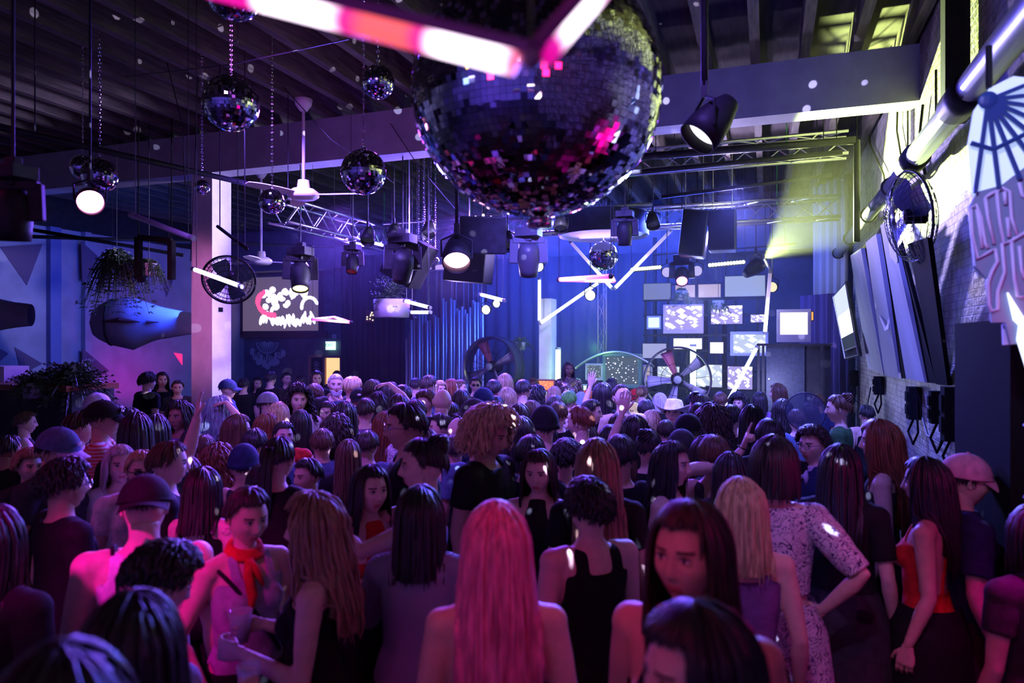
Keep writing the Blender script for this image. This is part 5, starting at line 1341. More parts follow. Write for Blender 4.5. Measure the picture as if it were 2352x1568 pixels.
# black curtain left of the slats
def curtain(x0, y0, x1, y1, z0, z1, m, label, folds=14, amp=.06, name='curtain', group=None):
    q = MB(); n = folds * 8; vs = []; d = Vector((x1 - x0, y1 - y0, 0)); nn = Vector((-d.y, d.x, 0)).normalized()
    for j in range(2):
        for i in range(n + 1):
            t = i / n; vs.append(Vector((x0, y0, 0)) + d * t + nn * amp * math.sin(t * folds * 2 * PI) * (1 + .4 * math.sin(i * .37)) + Vector((0, 0, (z0, z1)[j])))
    q.add(vs, [(i, i + 1, n + 2 + i, n + 1 + i) for i in range(n)]); o = q.build(name, m, None, smooth=True); sm = o.modifiers.new('s', 'SOLIDIFY'); sm.thickness = .012
    tag(o, label, 'curtain', group); return o
a = at(742, 700, Y=14.2); b = at(945, 700, Y=13.9)
curtain(a.x + .9, 13.6, b.x, 13.6, .25, 4.1, mat('black_cloth', (.018, .018, .026), .9), 'black curtain right of the doorway', 12)
a = at(1098, 700, Y=14.4); b = at(1236, 700, Y=14.4); curtain(a.x, 14.4, b.x + 3.2, 14.4, .25, 4.0, mat('blue_cloth', (.05, .06, .10), .9), 'dark blue stage backdrop curtain', 16, .03)
# silver slat screen
o = empty('slat_screen', (at(1020, 880, Y=13.2).x, 13.2, .25), 'screen of upright silver slats at the left of the stage', 'screen')
ms = mat('slat_metal', (.55, .57, .62), .35, .8)
n = 30
for k in range(n):
    u = 934 + 176 * k / (n - 1); vt = 722 - 14 * math.sin(k * .5) - (12 if k > 12 else 0) + 9 * math.sin(k * 1.7) - .5 * k; vt = vt if k > 3 else vt + 14 * (4 - k)
    p = at(u, vt, Y=13.2); q = MB(); q.lathe([(.028, 0), (.030, p.z - .25), (.001, p.z - .25)], (p.x - o.location.x, .03 * math.sin(k * 2.1), 0), 10); q.build('slat', ms, o, smooth=True)
for k, u in enumerate((942, 968, 1000, 1034, 1062, 1084)):
    a = at(u, 600, Y=13.5); b = at(u + 16, 600, Y=13.5); curtain(a.x, 13.5, b.x, 13.5, at(u, 738 + 8 * (k % 3), Y=13.5).z, 3.75, mat('grey_drape', (.10, .10, .13), .8), ['first', 'second', 'third', 'fourth', 'fifth', 'sixth'][k] + ' narrow grey drape from the left above the silver slats', 3, .035, 'narrow_drape', 'narrow grey drapes')
o = box_px(905, 618, 1090, 624, 13.0, .12, 'light_shelf', M_white); tag(o, 'pale ledge above the paired white tubes', 'ledge'); q = MB(); a = at(910, 618, Y=13.05); b = at(1085, 618, Y=13.05); q.tube([a, (a.x, a.y, ZC)], .008, 5); q.build('hanger_rod', M_blk2, o); q = MB(); q.tube([b, (b.x, b.y, ZC)], .008, 5); q.build('hanger_rod', M_blk2, o); a = at(930, 600, Y=13.5); b = at(1112, 600, Y=13.5); pole((a.x, 13.5, 3.76), (b.x, 13.5, 3.76), .02, M_blk2, name='curtain_rail', label='dark rail carrying the narrow grey drapes')
for k in range(5): box_px(892 + 36 * k, 607, 918 + 36 * k, 619, 13.1, .02, 'lit_window', emis('dim_lilac', (.45, .30, .75), 1.1), o).matrix_parent_inverse = Matrix.Identity(4)
# white tower
a = at(1238, 880, Y=12.5); b = at(1266, 685, Y=12.5)
o = slab('white_tower', (a.x, 12.5, .25), (b.x, 12.85, b.z), M_white, kind=None); tag(o, 'tall white tower behind the slanting tubes', 'tower')
# drum fans
def drum_fan(u, v, rp, Y, yaw, label, nb, seed):
    c = at(u, v, Y=Y); d = (c - Vector((0, 0, CAMZ))).length; r = rp / F * (Y / (CA * 1)) if 0 else rp * at(u, v, Y=Y).y / at(u, v, Y=1).y / F if 0 else None
    dep = (Vector((c.x, c.y, 0))).dot(Vector((-SA, CA, 0))); r = rp / F * dep
    o = empty('drum_fan', c, label, 'fan', 'big drum fans on the stage'); nrm = Matrix.Rotation(yaw, 3, 'Z') @ Vector((0, -1, .02)); R = rot_to(nrm); w_ = r * .62
    q = MB(); q.lathe([(r, .02), (r, -w_), (r * .97, -w_), (r * .97, .02), (r, .02)], n=48, R=R); q.build('drum', mat('drum_steel', (.36, .36, .42), .25, .9), o, smooth=True)
    q = MB(); q.torus((0, 0, 0), r, .016, 48, 6, R); q.torus(R @ Vector((0, 0, -w_)), r, .016, 48, 6, R); q.torus((0, 0, 0), r * .5, .004, 40, 4, R)
    for k in range(16):
        a = 2 * PI * k / 16; q.tube([R @ Vector((.12 * r * math.cos(a), .12 * r * math.sin(a), .02)), R @ Vector((r * math.cos(a + .12), r * math.sin(a + .12), 0))], .004, 4)
    q.build('grille', M_blk2, o)
    q = MB(); q.lathe([(.001, .05), (.10 * r, .05), (.125 * r, .03), (.125 * r, -.02), (.001, -.03)], n=24, R=R); q.build('hub', mat('hub_grey', (.40, .42, .50), .3), o, smooth=True)
    q = MB(); q.lathe([(.001, -.10), (.2 * r, -.10), (.22 * r, -.30), (.16 * r, -.42), (.001, -.42)], n=20, R=R); q.build('motor', M_blk2, o, smooth=True)
    for k in range(nb):
        a = 2 * PI * k / nb + seed; vs = []
        for i in range(8):
            t = i / 7; rr = r * (.13 + .79 * t); wd = r * (.07 + .13 * t); tw = .65 - .3 * t
            for s_ in (-1, 1): vs.append(R @ (Matrix.Rotation(a, 3, 'Z') @ Vector((rr, s_ * wd * math.cos(tw), s_ * wd * math.sin(tw) - .12))))
        q = MB(); q.add(vs, [(2 * i, 2 * i + 2, 2 * i + 3, 2 * i + 1) for i in range(7)]); bo = q.build('blade', mat('fan_blade_grey', (.45, .42, .58), .35) if k else mat('fan_blade_pink', (.60, .16, .25), .35), o, smooth=True); sm = bo.modifiers.new('s', 'SOLIDIFY'); sm.thickness = .006
    q = MB()
    for s_ in (-1, 1):
        b_ = R @ Vector((s_ * r * .9, 0, -w_ / 2)); q.tube([b_ + Vector((0, 0, -.1)), Vector((b_.x, b_.y, .25 - c.z))], .03, 8)
    q.tube([R @ Vector((-r * .9, 0, -w_ / 2)) + Vector((0, 0, .97 - c.z - 0)), R @ Vector((r * .9, 0, -w_ / 2)) + Vector((0, 0, .97 - c.z))], .03, 8) if 0 else None
    q.build('stand', M_blk2, o)
drum_fan(1124, 842, 68, 12.1, -.10, 'big drum fan on the left of the stage before the silver slats', 4, 2.0)
drum_fan(1556, 872, 75, 11.9, .12, 'big drum fan in front of the glowing monitors', 5, 1.95)
bpy.data.objects['drum_fan'].rotation_euler = (0, 0, 0)

# monitors
def noise_screen(name, c1, c2, s, scale=5., kind='tri'):
    if name in MATS: return MATS[name]
    m = bpy.data.materials.new(name); m.use_nodes = True; nt = m.node_tree; b = nt.nodes['Principled BSDF']; b.inputs['Base Color'].default_value = (.02, .02, .02, 1); b.inputs['Roughness'].default_value = .2
    tc = nt.nodes.new('ShaderNodeTexCoord'); v = nt.nodes.new('ShaderNodeTexVoronoi'); v.inputs['Scale'].default_value = scale; nt.links.new(tc.outputs['Generated'], v.inputs['Vector']); r = nt.nodes.new('ShaderNodeValToRGB')
    if kind == 'dots': nt.links.new(v.outputs['Distance'], r.inputs['Fac']); p0, p1 = .12, .30
    else:
        v.distance = 'MANHATTAN'; nt.links.new(v.outputs['Distance'], r.inputs['Fac']); p0, p1 = .66, .74
    r.color_ramp.elements[0].position = p0; r.color_ramp.elements[0].color = (*c1, 1); r.color_ramp.elements[1].position = p1; r.color_ramp.elements[1].color = (*c2, 1)
    nt.links.new(r.outputs['Color'], b.inputs['Emission Color']); b.inputs['Emission Strength'].default_value = s; MATS[name] = m
    return m
S_w = noise_screen('scr_white', (.80, .82, 1.), (.22, .18, .42), 1.8); S_w2 = noise_screen('scr_white2', (.78, .88, .95), (.42, .48, .62), 1.3, 4.)
S_full = emis('scr_full', (.9, .85, 1.), 1.8); S_beige = emis('scr_beige', (.42, .33, .36), 1.1); S_dim = emis('scr_dim', (.16, .19, .30), .9); S_grn = emis('scr_green', (.55, .85, .65), 1.6)
S_dots = noise_screen('scr_dots', (.9, .9, 1.), (.03, .04, .05), 2.2, 11., 'dots'); S_org = noise_screen('scr_orange', (1., .75, .5), (.5, .14, .05), 2.0, 9., 'dots')
def monitor(u0, v0, u1, v1, Y, label, scr, bz=6, dp=.35, m=None, flat=False, bot=None, tilt=0, stand=False):
    c = at((u0 + u1) / 2, (v0 + v1) / 2, Y=Y); o = empty('monitor', c, label, 'monitor', 'monitors on the stage'); m = m or M_blk2; bot = bot if bot is not None else bz
    a = at(u0 - bz, v1 + bot, Y=Y) - c; b = at(u1 + bz, v0 - bz, Y=Y) - c; s0 = at(u0, v1, Y=Y) - c; s1 = at(u1, v0, Y=Y) - c
    q = MB(); q.b2((a.x, 0, a.z), (b.x, .05, s0.z)); q.b2((a.x, 0, s1.z), (b.x, .05, b.z)); q.b2((a.x, 0, s0.z), (s0.x, .05, s1.z)); q.b2((s1.x, 0, s0.z), (b.x, .05, s1.z)); q.build('bezel', m, o, bevel=.008)
    q = MB(); q.b2((a.x + .01, .05, a.z + .01), (b.x - .01, .08 if flat else dp * .5, b.z - .01))
    if not flat: k = .7; q.b2((a.x * k, dp * .5, a.z * k), (b.x * k, dp, b.z * k))
    q.build('case', m, o, bevel=.01)
    if stand: q = MB(); q.b2((a.x * .6, .02, TZ - c.z), (b.x * .6, dp * .8, a.z)); q.build('stand', M_blk2, o)
    q = MB(); q.b2((s0.x, .015, s0.z), (s1.x, .03, s1.z)); q.build('screen', scr, o); return o
TZ = at(1400, 900, Y=12.6).z; q = MB(); a = at(1325, 900, Y=12.4); b = at(1500, 900, Y=12.4); q.b2((a.x, 12.35, TZ - .05), (b.x, 13.1, TZ)); [q.b2((x_, y_, .25), (x_ + .06, y_ + .06, TZ - .05)) for x_ in (a.x, b.x - .06) for y_ in (12.35, 13.04)]; tag(q.build('equipment_table', M_blk2), 'black table under the speckled monitors', 'table')
MP = mat('pink_case', (.55, .38, .45), .4); MG = mat('silver_case', (.55, .55, .62), .4)
YT = 13.3
monitor(1527, 702, 1612, 756, YT, 'large tube monitor with pinkish case and white patterned picture', S_w, 4, .5, MP, bot=10)
monitor(1489, 729, 1514, 752, YT, 'small tube monitor left of the large pinkish one', S_grn, 4, .3, M_grey)
monitor(1551, 654, 1596, 683, YT, 'left one of two dim beige screens', S_beige, 2, flat=True); monitor(1604, 652, 1655, 683, YT, 'right one of two dim beige screens', S_beige, 2, flat=True)
monitor(1478, 650, 1540, 688, YT, 'very dim wide screen left of the beige pair', S_dim, 2, flat=True); monitor(1665, 632, 1758, 681, YT, 'wide grey-blue screen right of the beige pair', emis('scr_grey', (.28, .34, .48), 1.), 3, flat=True)
monitor(1633, 701, 1705, 744, YT, 'flat screen with white leafy picture right of the pinkish monitor', S_w, 2, flat=True); monitor(1724, 722, 1760, 740, YT, 'narrow bright screen behind the upright tube', S_w, 2, flat=True)
monitor(1684, 768, 1758, 810, YT - .1, 'tube monitor with silver case beside the speaker stack', S_w2, 7, .45, MG)
monitor(1547, 777, 1612, 801, YT, 'bright flat screen just above the big drum fan', S_full, 2, flat=True); monitor(1631, 786, 1661, 811, YT, 'small square white screen above the right rim of the drum fan', S_full, 2, flat=True)
monitor(1476, 789, 1530, 822, YT, 'dim lilac screen above left of the drum fan', emis('scr_lil', (.35, .35, .6), 1.), 2, flat=True)
monitor(1671, 842, 1728, 893, YT, 'bright lower screen behind the leaning white tube', S_w, 2, flat=True); monitor(1600, 838, 1658, 888, YT, 'bright screen behind the right rim of the drum fan', S_w2, 2, flat=True)
monitor(1510, 842, 1560, 880, YT, 'bright screen behind the left half of the drum fan', S_w2, 2, flat=True)
monitor(1349, 840, 1380, 868, YT - .7, 'small tube monitor left of the big speckled one', S_dots, 5, .4, M_grey, stand=True)
monitor(1391, 819, 1465, 882, YT - .7, 'big tube monitor showing speckled lights', S_dots, 7, .5, mat('green_case', (.10, .18, .14), .4), bot=8, stand=True)
monitor(1480, 842, 1492, 872, YT - .5, 'narrow monitor right of the big speckled one', S_beige, 4, .3, M_grey, stand=True)
monitor(1340, 886, 1362, 905, YT - .9, 'small greenish monitor low beside the DJ', S_grn, 3, .3, M_grey, stand=True)
monitor(1237, 875, 1271, 895, 10.95, 'small panel glowing orange in front of the DJ', S_org, 4, .2, mat('copper_case', (.40, .20, .15), .4))
monitor(1792, 717, 1855, 768, 11.9, 'glaring white monitor standing on the speaker stack', S_full, 8, .5, mat('lit_case', (.65, .60, .70), .35), bot=18)
monitor(1864, 716, 1868, 735, 12.1, 'orange-edged screen behind the glaring monitor', emis('scr_amber', (1, .35, .08), 1.5), 2, .3)
# rack holding the monitors
ro = empty('monitor_rack', (at(1600, 785, Y=YT + .1).x, YT + .1, .25), 'dark rack of bars carrying the stage monitors', 'rack')
for u in (1483, 1535, 1578, 1600, 1645, 1690, 1740): p = at(u, 785, Y=YT + .11) - ro.location; q = MB(); q.b2((p.x - .02, -.02, 0), (p.x + .02, .03, 3.3)); q.build('upright', M_blk2, ro)
for v in (655, 690, 725, 770, 805, 850, 890): a = at(1478, v, Y=YT + .11) - ro.location; b = at(1762, v, Y=YT + .11) - ro.location; q = MB(); q.b2((a.x, -.02, a.z - .02), (b.x, .03, a.z + .02)); q.build('rail', M_blk2, ro)
# posts holding the monitors
for u in (1504, 1621, 1664): p = at(u, 785, Y=YT + .45); pole((p.x, p.y, .25), (p.x, p.y, 4.2), .04, M_blk2, label='black upright post ' + {1504: 'left of the large pinkish monitor', 1621: 'between the two beige screens columns', 1664: 'right of the small square white screen'}[u], cat='post', group='posts behind the monitors')
gp = at(1592, 870, Y=12.7); led_tube((gp.x, gp.y, .27), (gp.x, gp.y, at(0, 790, Y=12.7).z), tube_mat('pale_green_tube', [(0, (.4, 1, .5), 4), (.3, (.7, 1, .8), 8), (.5, (.1, .4, .2), .8), (.7, (.7, 1, .8), 8), (1, (.5, 1, .6), 5)]), .05, label='upright pale green tube seen through the drum fan', name='light_tube')
# arch hoop
q = MB(); pts = [at(1322 + 180 * t, 855 - 47 * math.sin(PI * (.04 + .90 * t)) ** .8, Y=12.3) for t in np.linspace(0, 1, 20)]; q.tube(pts, .022, 8); tag(q.build('hoop', mat('hoop_green', (.3, .32, .28), .3, .6), smooth=True), 'thin hoop arching over the speckled monitors', 'hoop')
q = MB(); a = at(1190, 905, Y=10.8); b = at(1500, 905, Y=10.8); q.b2((a.x, 10.8, 1.1), (b.x, 11.25, 1.16)); [q.b2((x_, y_, .25), (x_ + .06, y_ + .06, 1.1)) for x_ in (a.x, b.x - .06) for y_ in (10.8, 11.19)]; tag(q.build('dj_table', M_blk2), 'black table in front of the DJ', 'table')
# speaker stack
o = empty('speaker_stack', (at(1826, 940, Y=11.6).x, 11.6, 0), 'tall black speaker stack at the right of the stage', 'speaker')
on(o, 1738, 789, 1912, 794, 11.5, .9, 'platform_top', M_blk2); on(o, 1760, 794, 1848, 1180, 11.6, .8, 'speaker_cabinet', mat('cabinet', (.02, .03, .05), .5, noise=.3, nscale=20)); on(o, 1850, 794, 1908, 1180, 11.65, .8, 'speaker_cabinet', M_blk2)
for u in (1739, 1750, 1884): on(o, u, 794, u + 6, 1180, 11.52, .06, 'leg', M_blk2)
for (u, v) in ((1766, 800), (1842, 800), (1766, 870), (1842, 870)): on(o, u - 1, v - 1, u + 1, v + 1, 11.59, .02, 'corner_bolt', M_chrome)
# hung speaker boxes
for k, (u0, u1, v0, v1, t_) in enumerate(((1562, 1622, 478, 588, .12), (1626, 1690, 478, 575, .0))):
    a = at(u0, v1, Y=10.2); b = at(u1, v0, Y=10.2); q = MB(); w_ = b.x - a.x; h_ = b.z - a.z; q.box((0, 0, 0), (w_, .4, h_), Matrix.Rotation(t_, 3, 'Y')); o = q.build('hanging_speaker', mat('speaker_black', (.018, .02, .03), .5), bevel=.02); o.location = ((a.x + b.x) / 2, 10.4, (a.z + b.z) / 2)
    tag(o, ['slanted black speaker box hanging under the joists', 'square black speaker box hanging right of the slanted one'][k], 'speaker', 'hanging speakers')
    q = MB(); q.box((0, -.205, 0), (w_ * .9, .01, h_ * .92), Matrix.Rotation(t_, 3, 'Y')); q.build('grille', M_blk, o); q = MB()
    for s_ in (-1, 1): q.tube([(s_ * w_ * .35, 0, h_ / 2), (s_ * w_ * .35, 0, 4.98 - o.location.z)], .008, 5)
    q.build('chain', M_metal, o)
for (u, v, w_, h_, t_, lab) in ((940, 598, .52, .62, .5, 'black wedge-shaped box hanging left of the tiny mirror balls'), (1078, 608, .6, .48, .1, 'black flat box hanging behind the round pink-lit light')):
    c = at(u, v, 9.7); q = MB(); q.box((0, 0, 0), (w_, .35, h_), Matrix.Rotation(t_, 3, 'Y')); o = q.build('hanging_speaker', M_blk, bevel=.015); o.location = c; tag(o, lab, 'speaker', 'hanging speakers'); q = MB(); q.tube([(0, 0, 0), (0, 0, 4.98 - c.z)], .01, 5); q.build('chain', M_metal, o)

# ------------------------------------------------------------------ right wall
a = at(1905, 420, Y=14.3); curtain(.80, 13.9, 1.26, 12.9, 2.2, 4.97, mat('pale_drape', (.42, .40, .38), .8), 'pale pleated curtain in the far right corner', 9, .05)
curtain(.55, 13.4, 1.25, 12.6, .0, 3.0, mat('purple_drape', (.10, .06, .16), .8), 'dark purple curtain behind the tilted screen', 8, .04)
o = empty('wall_pipe', (1.12, 3.0, 3.68), 'thick grey pipe running along the right wall', 'pipe'); q = MB(); q.tube([(0, -3, 0), (0, 3.4, 0)], .085, 20); q.build('pipe_section', M_pipe, o, smooth=True)
q = MB(); q.tube([(0, 3.3, 0), (0, 14.5 - 3, .02)], .07, 20); q.build('pipe_section', M_pipe, o, smooth=True)
for yy in (1.9, 3.5): q = MB(); q.tube([(0, yy - .12, 0), (0, yy + .28, 0)], .105, 20); q.build('coupling', M_blk2, o, smooth=True)
for yy in (4.6, 6.2, 8.2, 10): q = MB(); q.torus((0, yy, 0), .085, .012, 20, 6, Matrix.Rotation(PI / 2, 3, 'X')); q.bar((0, yy, .05), (.22, yy, .2), .03); q.build('bracket', M_blk2, o)
p = at(2192, 200, X=1.22); slab('steel_post', (1.15, p.y - .07, 3.72), (1.30, p.y + .07, ZC), M_blk2, kind=None); tag(bpy.data.objects['steel_post'], 'black upright post above the wall pipe at right', 'post')
def wall_board(pts, m, label, X0=.95, X1=1.27, th=.04, name='acoustic_panel', group='tall panels leaning along the right wall'):
    P_ = [at(pts[0][0], pts[0][1], X=X0), at(pts[1][0], pts[1][1], X=X0), at(pts[2][0], pts[2][1], X=X1), at(pts[3][0], pts[3][1], X=X1)]
    q = MB(); q.add(P_ + [p + Vector((th, 0, 0)) for p in P_], [(0, 1, 2, 3), (7, 6, 5, 4)] + [(k, 4 + k, 4 + (k + 1) % 4, (k + 1) % 4) for k in range(4)]); o = q.build(name, m); return tag(o, label, 'panel', group)
Mp = mat('panel_grey', (.30, .32, .38), .7, noise=.2, nscale=1.5, stretch=(1, 1, .6))
wall_board([(1953, 587), (1977, 570), (2029, 859), (1993, 845)], Mp, 'farthest of the three pale panels on the right wall'); wall_board([(1988, 557), (2012, 537), (2065, 869), (2032, 862)], Mp, 'middle of the three pale panels on the right wall'); wall_board([(2022, 518), (2041, 501), (2124, 878), (2081, 869)], Mp, 'nearest of the three pale panels on the right wall')
for k, pl in enumerate(([(1977, 572), (1988, 560), (2032, 862), (2029, 859)], [(2012, 540), (2022, 522), (2081, 869), (2065, 868)], [(2041, 505), (2056, 520), (2150, 880), (2124, 878)], [(2085, 560), (2130, 545), (2176, 885), (2150, 882)])): wall_board(pl, M_blk, ['black strip between the far and middle pale panels', 'black strip between the middle and near pale panels', 'black panel right of the nearest pale panel', 'broad black hanging beside the brick wall'][k], .99, 1.29, .03)
# paint marks
for pl in ([(2041, 560), (2048, 548), (2056, 570), (2062, 600), (2058, 606), (2050, 596), (2044, 590)], [(2018, 722), (2028, 738), (2034, 752), (2038, 744), (2040, 730), (2041, 755), (2032, 760)]):
    c0 = .975 if pl[0][0] > 2030 else 1.13
    P_ = [at(u, v, X=c0 - .02 + (v - 560) / 300 * .30 * (1 if c0 < 1 else 0)) for u, v in pl]; n = len(P_); q = MB(); q.add(P_ + [p + Vector((.01, 0, 0)) for p in P_], [tuple(range(n)), tuple(range(2 * n - 1, n - 1, -1))]); tag(q.build('paper_scrap', M_white), 'pale torn scrap on the %s pale panel' % ('nearest' if c0 < 1 else 'middle'), 'scrap')
# tilted screen
o = empty('tilted_monitor', at(1945, 740, X=1.05), 'tilted monitor with glowing half-white picture on the right wall', 'monitor')
P_ = [at(1913, 680, X=.85), at(1944, 645, X=1.0), at(1974, 818, X=1.12), at(1941, 826, X=.97)]
def quadbox(P_, th, nrm=Vector((.3, .95, 0))):
    q = MB(); L_ = [p - o.location for p in P_]; q.add(L_ + [p + nrm * th for p in L_], [(0, 1, 2, 3), (7, 6, 5, 4)] + [(k, 4 + k, 4 + (k + 1) % 4, (k + 1) % 4) for k in range(4)]); return q
quadbox(P_, .18).build('case', M_blk2, o)
def sub(a0, a1, b0, b1): 
    f = lambda s_, t_: (P_[0].lerp(P_[1], s_)).lerp(P_[3].lerp(P_[2], s_), t_) + Vector((-.01, -.03, 0))
    return [f(a0, b0), f(a1, b0), f(a1, b1), f(a0, b1)]
quadbox(sub(.08, .92, .03, .36), .02).build('screen_top', emis('scr_t1', (.45, .5, .8), 1.6), o); quadbox(sub(.08, .92, .36, .68), .02).build('screen_bright', emis('scr_t2', (.9, .95, 1.), 2.5), o); quadbox(sub(.08, .92, .68, .86), .02).build('screen_dark', emis('scr_t3', (.02, .03, .04), .6), o)
q = MB(); s_ = sub(.05, .95, .02, .98); 
for k in range(4): q.tube([s_[k] - o.location, s_[(k + 1) % 4] - o.location], .008, 5)
q.tube([sub(.05, .95, .87, .98)[0] - o.location, sub(.05, .95, .87, .98)[1] - o.location], .008, 5); q.build('bezel_edge', M_metal, o)
# near cabinet, shelf, pink strip curtain
slab('tall_cabinet', (1.0, 3.65, 0), (1.33, 4.62, 2.30), M_blk, kind=None); tag(bpy.data.objects['tall_cabinet'], 'tall plain black cabinet against the right wall', 'cabinet')
slab('wall_shelf', (1.22, 3.9, 2.36), (1.335, 4.75, 2.46), mat('shelf_paint', (.45, .42, .50), .5), kind=None); tag(bpy.data.objects['wall_shelf'], 'pale wooden ledge above the black cabinet', 'shelf')
slab('wall_board', (1.27, 4.0, 2.47), (1.335, 4.72, 2.62), mat('shelf_paint', (.45, .42, .50), .5), kind=None); tag(bpy.data.objects['wall_board'], 'pale board screwed above the ledge on the brick', 'board')
curtain(1.12, 3.55, 1.12, 2.3, .05, 2.25, mat('pink_vinyl', (.85, .12, .45), .35), 'shiny pink strip curtain at the right edge', 9, .03)
lamp('AREA', 'strip_lamp', (1.0, 2.95, 2.35), MAG, 5, .12, (1.12, 2.95, 1.2), spread=70)
q = MB()
for z in (.9, 1.2, 1.55, 1.85): q.tube([(1.02, 3.5, z), (1.03, 3.1, z + .03 * math.sin(z * 9)), (1.02, 2.6, z)], .018, 6)
tag(q.build('black_rail', M_blk2), 'black rails across the pink strip curtain', 'rail')
# big cut-out sign
o = empty('shell_sign', (at(2225, 500, Y=3.2).x, 3.2, 2.8), 'big cut-out sign with fan shell and bubbly letters at the right edge', 'sign')
YSg = 3.2
def sp(u, v, dy=0.): return at(u, v, Y=YSg) - o.location + Vector((0, dy, 0))
def splate(pl, m, name, th=.03, dy=0.):
    P_ = [sp(u, v, dy) for u, v in pl]; n = len(P_); q = MB(); q.add(P_ + [p + Vector((0, th, 0)) for p in P_], [tuple(range(n)), tuple(range(2 * n - 1, n - 1, -1))] + [(k, n + k, n + (k + 1) % n, (k + 1) % n) for k in range(n)]); return q.build(name, m, o)
Mg = mat('sign_blue', (.26, .30, .42), .5); Mlil = mat('sign_lilac', (.80, .66, .95), .5)
splate([(2227, 478), (2245, 440), (2300, 425), (2352, 385), (2420, 350), (2560, 330), (2560, 760), (2352, 790), (2322, 790), (2310, 740), (2280, 740), (2266, 640), (2240, 610)], Mg, 'letter_board')
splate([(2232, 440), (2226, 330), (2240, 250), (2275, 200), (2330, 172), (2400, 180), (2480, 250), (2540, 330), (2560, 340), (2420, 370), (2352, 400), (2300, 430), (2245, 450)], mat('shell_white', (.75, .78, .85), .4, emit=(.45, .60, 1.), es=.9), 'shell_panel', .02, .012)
q = MB()
for i in range(9):
    a = math.radians(98 - 15 * i); uu = 2268 + 0; vv = 232; L_ = 215 - 10 * i; q.bar(sp(uu, vv, -.01), sp(uu - 24 * math.cos(a) * 0 + L_ * math.cos(a) * -1 * (-1), vv + L_ * math.sin(a), -.01), .012, .015)
q.tube([sp(2228 + 0, 330, -.01), sp(2280, 345, -.01), sp(2352, 310, -.01), sp(2430, 270, -.01)], .010, 6); q.ball(sp(2268, 232, -.01), .035, 12, (1, .4, 1)); q.build('shell_ribs', mat('rib_blue', (.03, .07, .25), .4), o)
q = MB()
def st(pts, r=.007): q.tube([sp(u, v, -.006) for u, v in pts], r, 6)
st([(2228, 480), (2240, 470), (2252, 500), (2262, 560), (2268, 570)]); st([(2228, 480), (2232, 540), (2244, 594), (2272, 578), (2284, 572), (2290, 600), (2276, 625), (2268, 650), (2270, 700), (2276, 714), (2290, 710), (2290, 670), (2306, 625), (2300, 560), (2306, 560)])
st([(2243, 482), (2250, 530), (2254, 570)]); st([(2262, 455), (2268, 500), (2282, 560)]); st([(2288, 440), (2294, 500), (2303, 560), (2322, 553), (2335, 545), (2352, 535), (2400, 520)]); st([(2262, 455), (2275, 445), (2288, 440), (2300, 432), (2318, 440), (2322, 500), (2335, 540)]); st([(2306, 440), (2308, 470)]); st([(2313, 500), (2316, 545)]); st([(2340, 420), (2346, 450), (2360, 455)])
st([(2322, 556), (2328, 640), (2336, 680), (2352, 682)]); st([(2340, 565), (2345, 620), (2352, 640)]); q.build('letter_outlines', Mlil, o, smooth=True)
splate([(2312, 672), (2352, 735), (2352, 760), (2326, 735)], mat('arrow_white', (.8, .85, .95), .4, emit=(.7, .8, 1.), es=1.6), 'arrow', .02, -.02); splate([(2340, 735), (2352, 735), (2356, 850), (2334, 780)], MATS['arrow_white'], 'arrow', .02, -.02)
splate([(2310, 745), (2340, 730), (2335, 790), (2312, 792)], Mlil, 'sign_foot', .02, .035)
q = MB(); q.tube([sp(2275, 200, .02), Vector((sp(2275, 200).x, .02, .55))], .012, 6); q.tube([sp(2420, 200, .02), Vector((sp(2420, 200).x, .02, .55))], .012, 6); q.build('hanger', M_blk2, o)
# outlets and cables on the brick
for k, (u, v, w_, h_) in enumerate(((1962, 868, .10, .24), (2018, 885, .12, .22), (2098, 925, .16, .30), (2152, 935, .10, .26), (2182, 950, .14, .40))):
    p = at(u, v, X=1.28); q = MB(); q.box((0, 0, 0), (.10, w_, h_)); q.box((-.055, 0, h_ * .2), (.02, w_ * .6, h_ * .3)); q.box((-.055, 0, -h_ * .2), (.02, w_ * .6, h_ * .3)); q.tube([(0, 0, -h_ / 2), (-.04, .03, -h_ / 2 - .12), (-.02, -.1, -h_ / 2 - .22), (0, -.22, -h_ / 2 - .1), (0, -.12, .1)], .010, 6)
    oo = q.build('power_box', M_blk); oo.location = p; tag(oo, ['black power box below the tilted monitor', 'black power box with looped cable under the middle panel', 'large black socket block with cables on the brick', 'small switch box between socket block and black cabinet', 'tall black box beside the black cabinet'][k], 'power box', 'power boxes on the right wall')
for k, (pl, r) in enumerate((([(1995, 260), (1998, 330), (2030, 400), (2040, 470), (2036, 520)], .012), ([(2062, 232), (2060, 300), (2070, 360), (2055, 420)], .010), ([(2120, 240), (2110, 330), (2125, 400)], .012), ([(2150, 160), (2150, 330)], .010), ([(2085, 220), (2085, 330), (2078, 400)], .008), ([(2000, 890), (1992, 930), (2000, 960), (2030, 985)], .010), ([(2120, 960), (2130, 1000), (2160, 1020), (2170, 990)], .010))):
    q = MB(); q.tube([at(u, v, X=1.30) for u, v in pl], r, 6); tag(q.build('wall_cable', M_cable, smooth=True), ['cable looping down beside the pale curtain on the brick', 'cable crossing the lit brick under the beam end', 'cable left of the steel post', 'straight conduit close to the steel post', 'thin cable in the middle of the lit brick', 'cable hooked beside the power box on the lower brick', 'cable sagging low on the brick by the black cabinet'][k], 'cable', 'cables on the right wall')
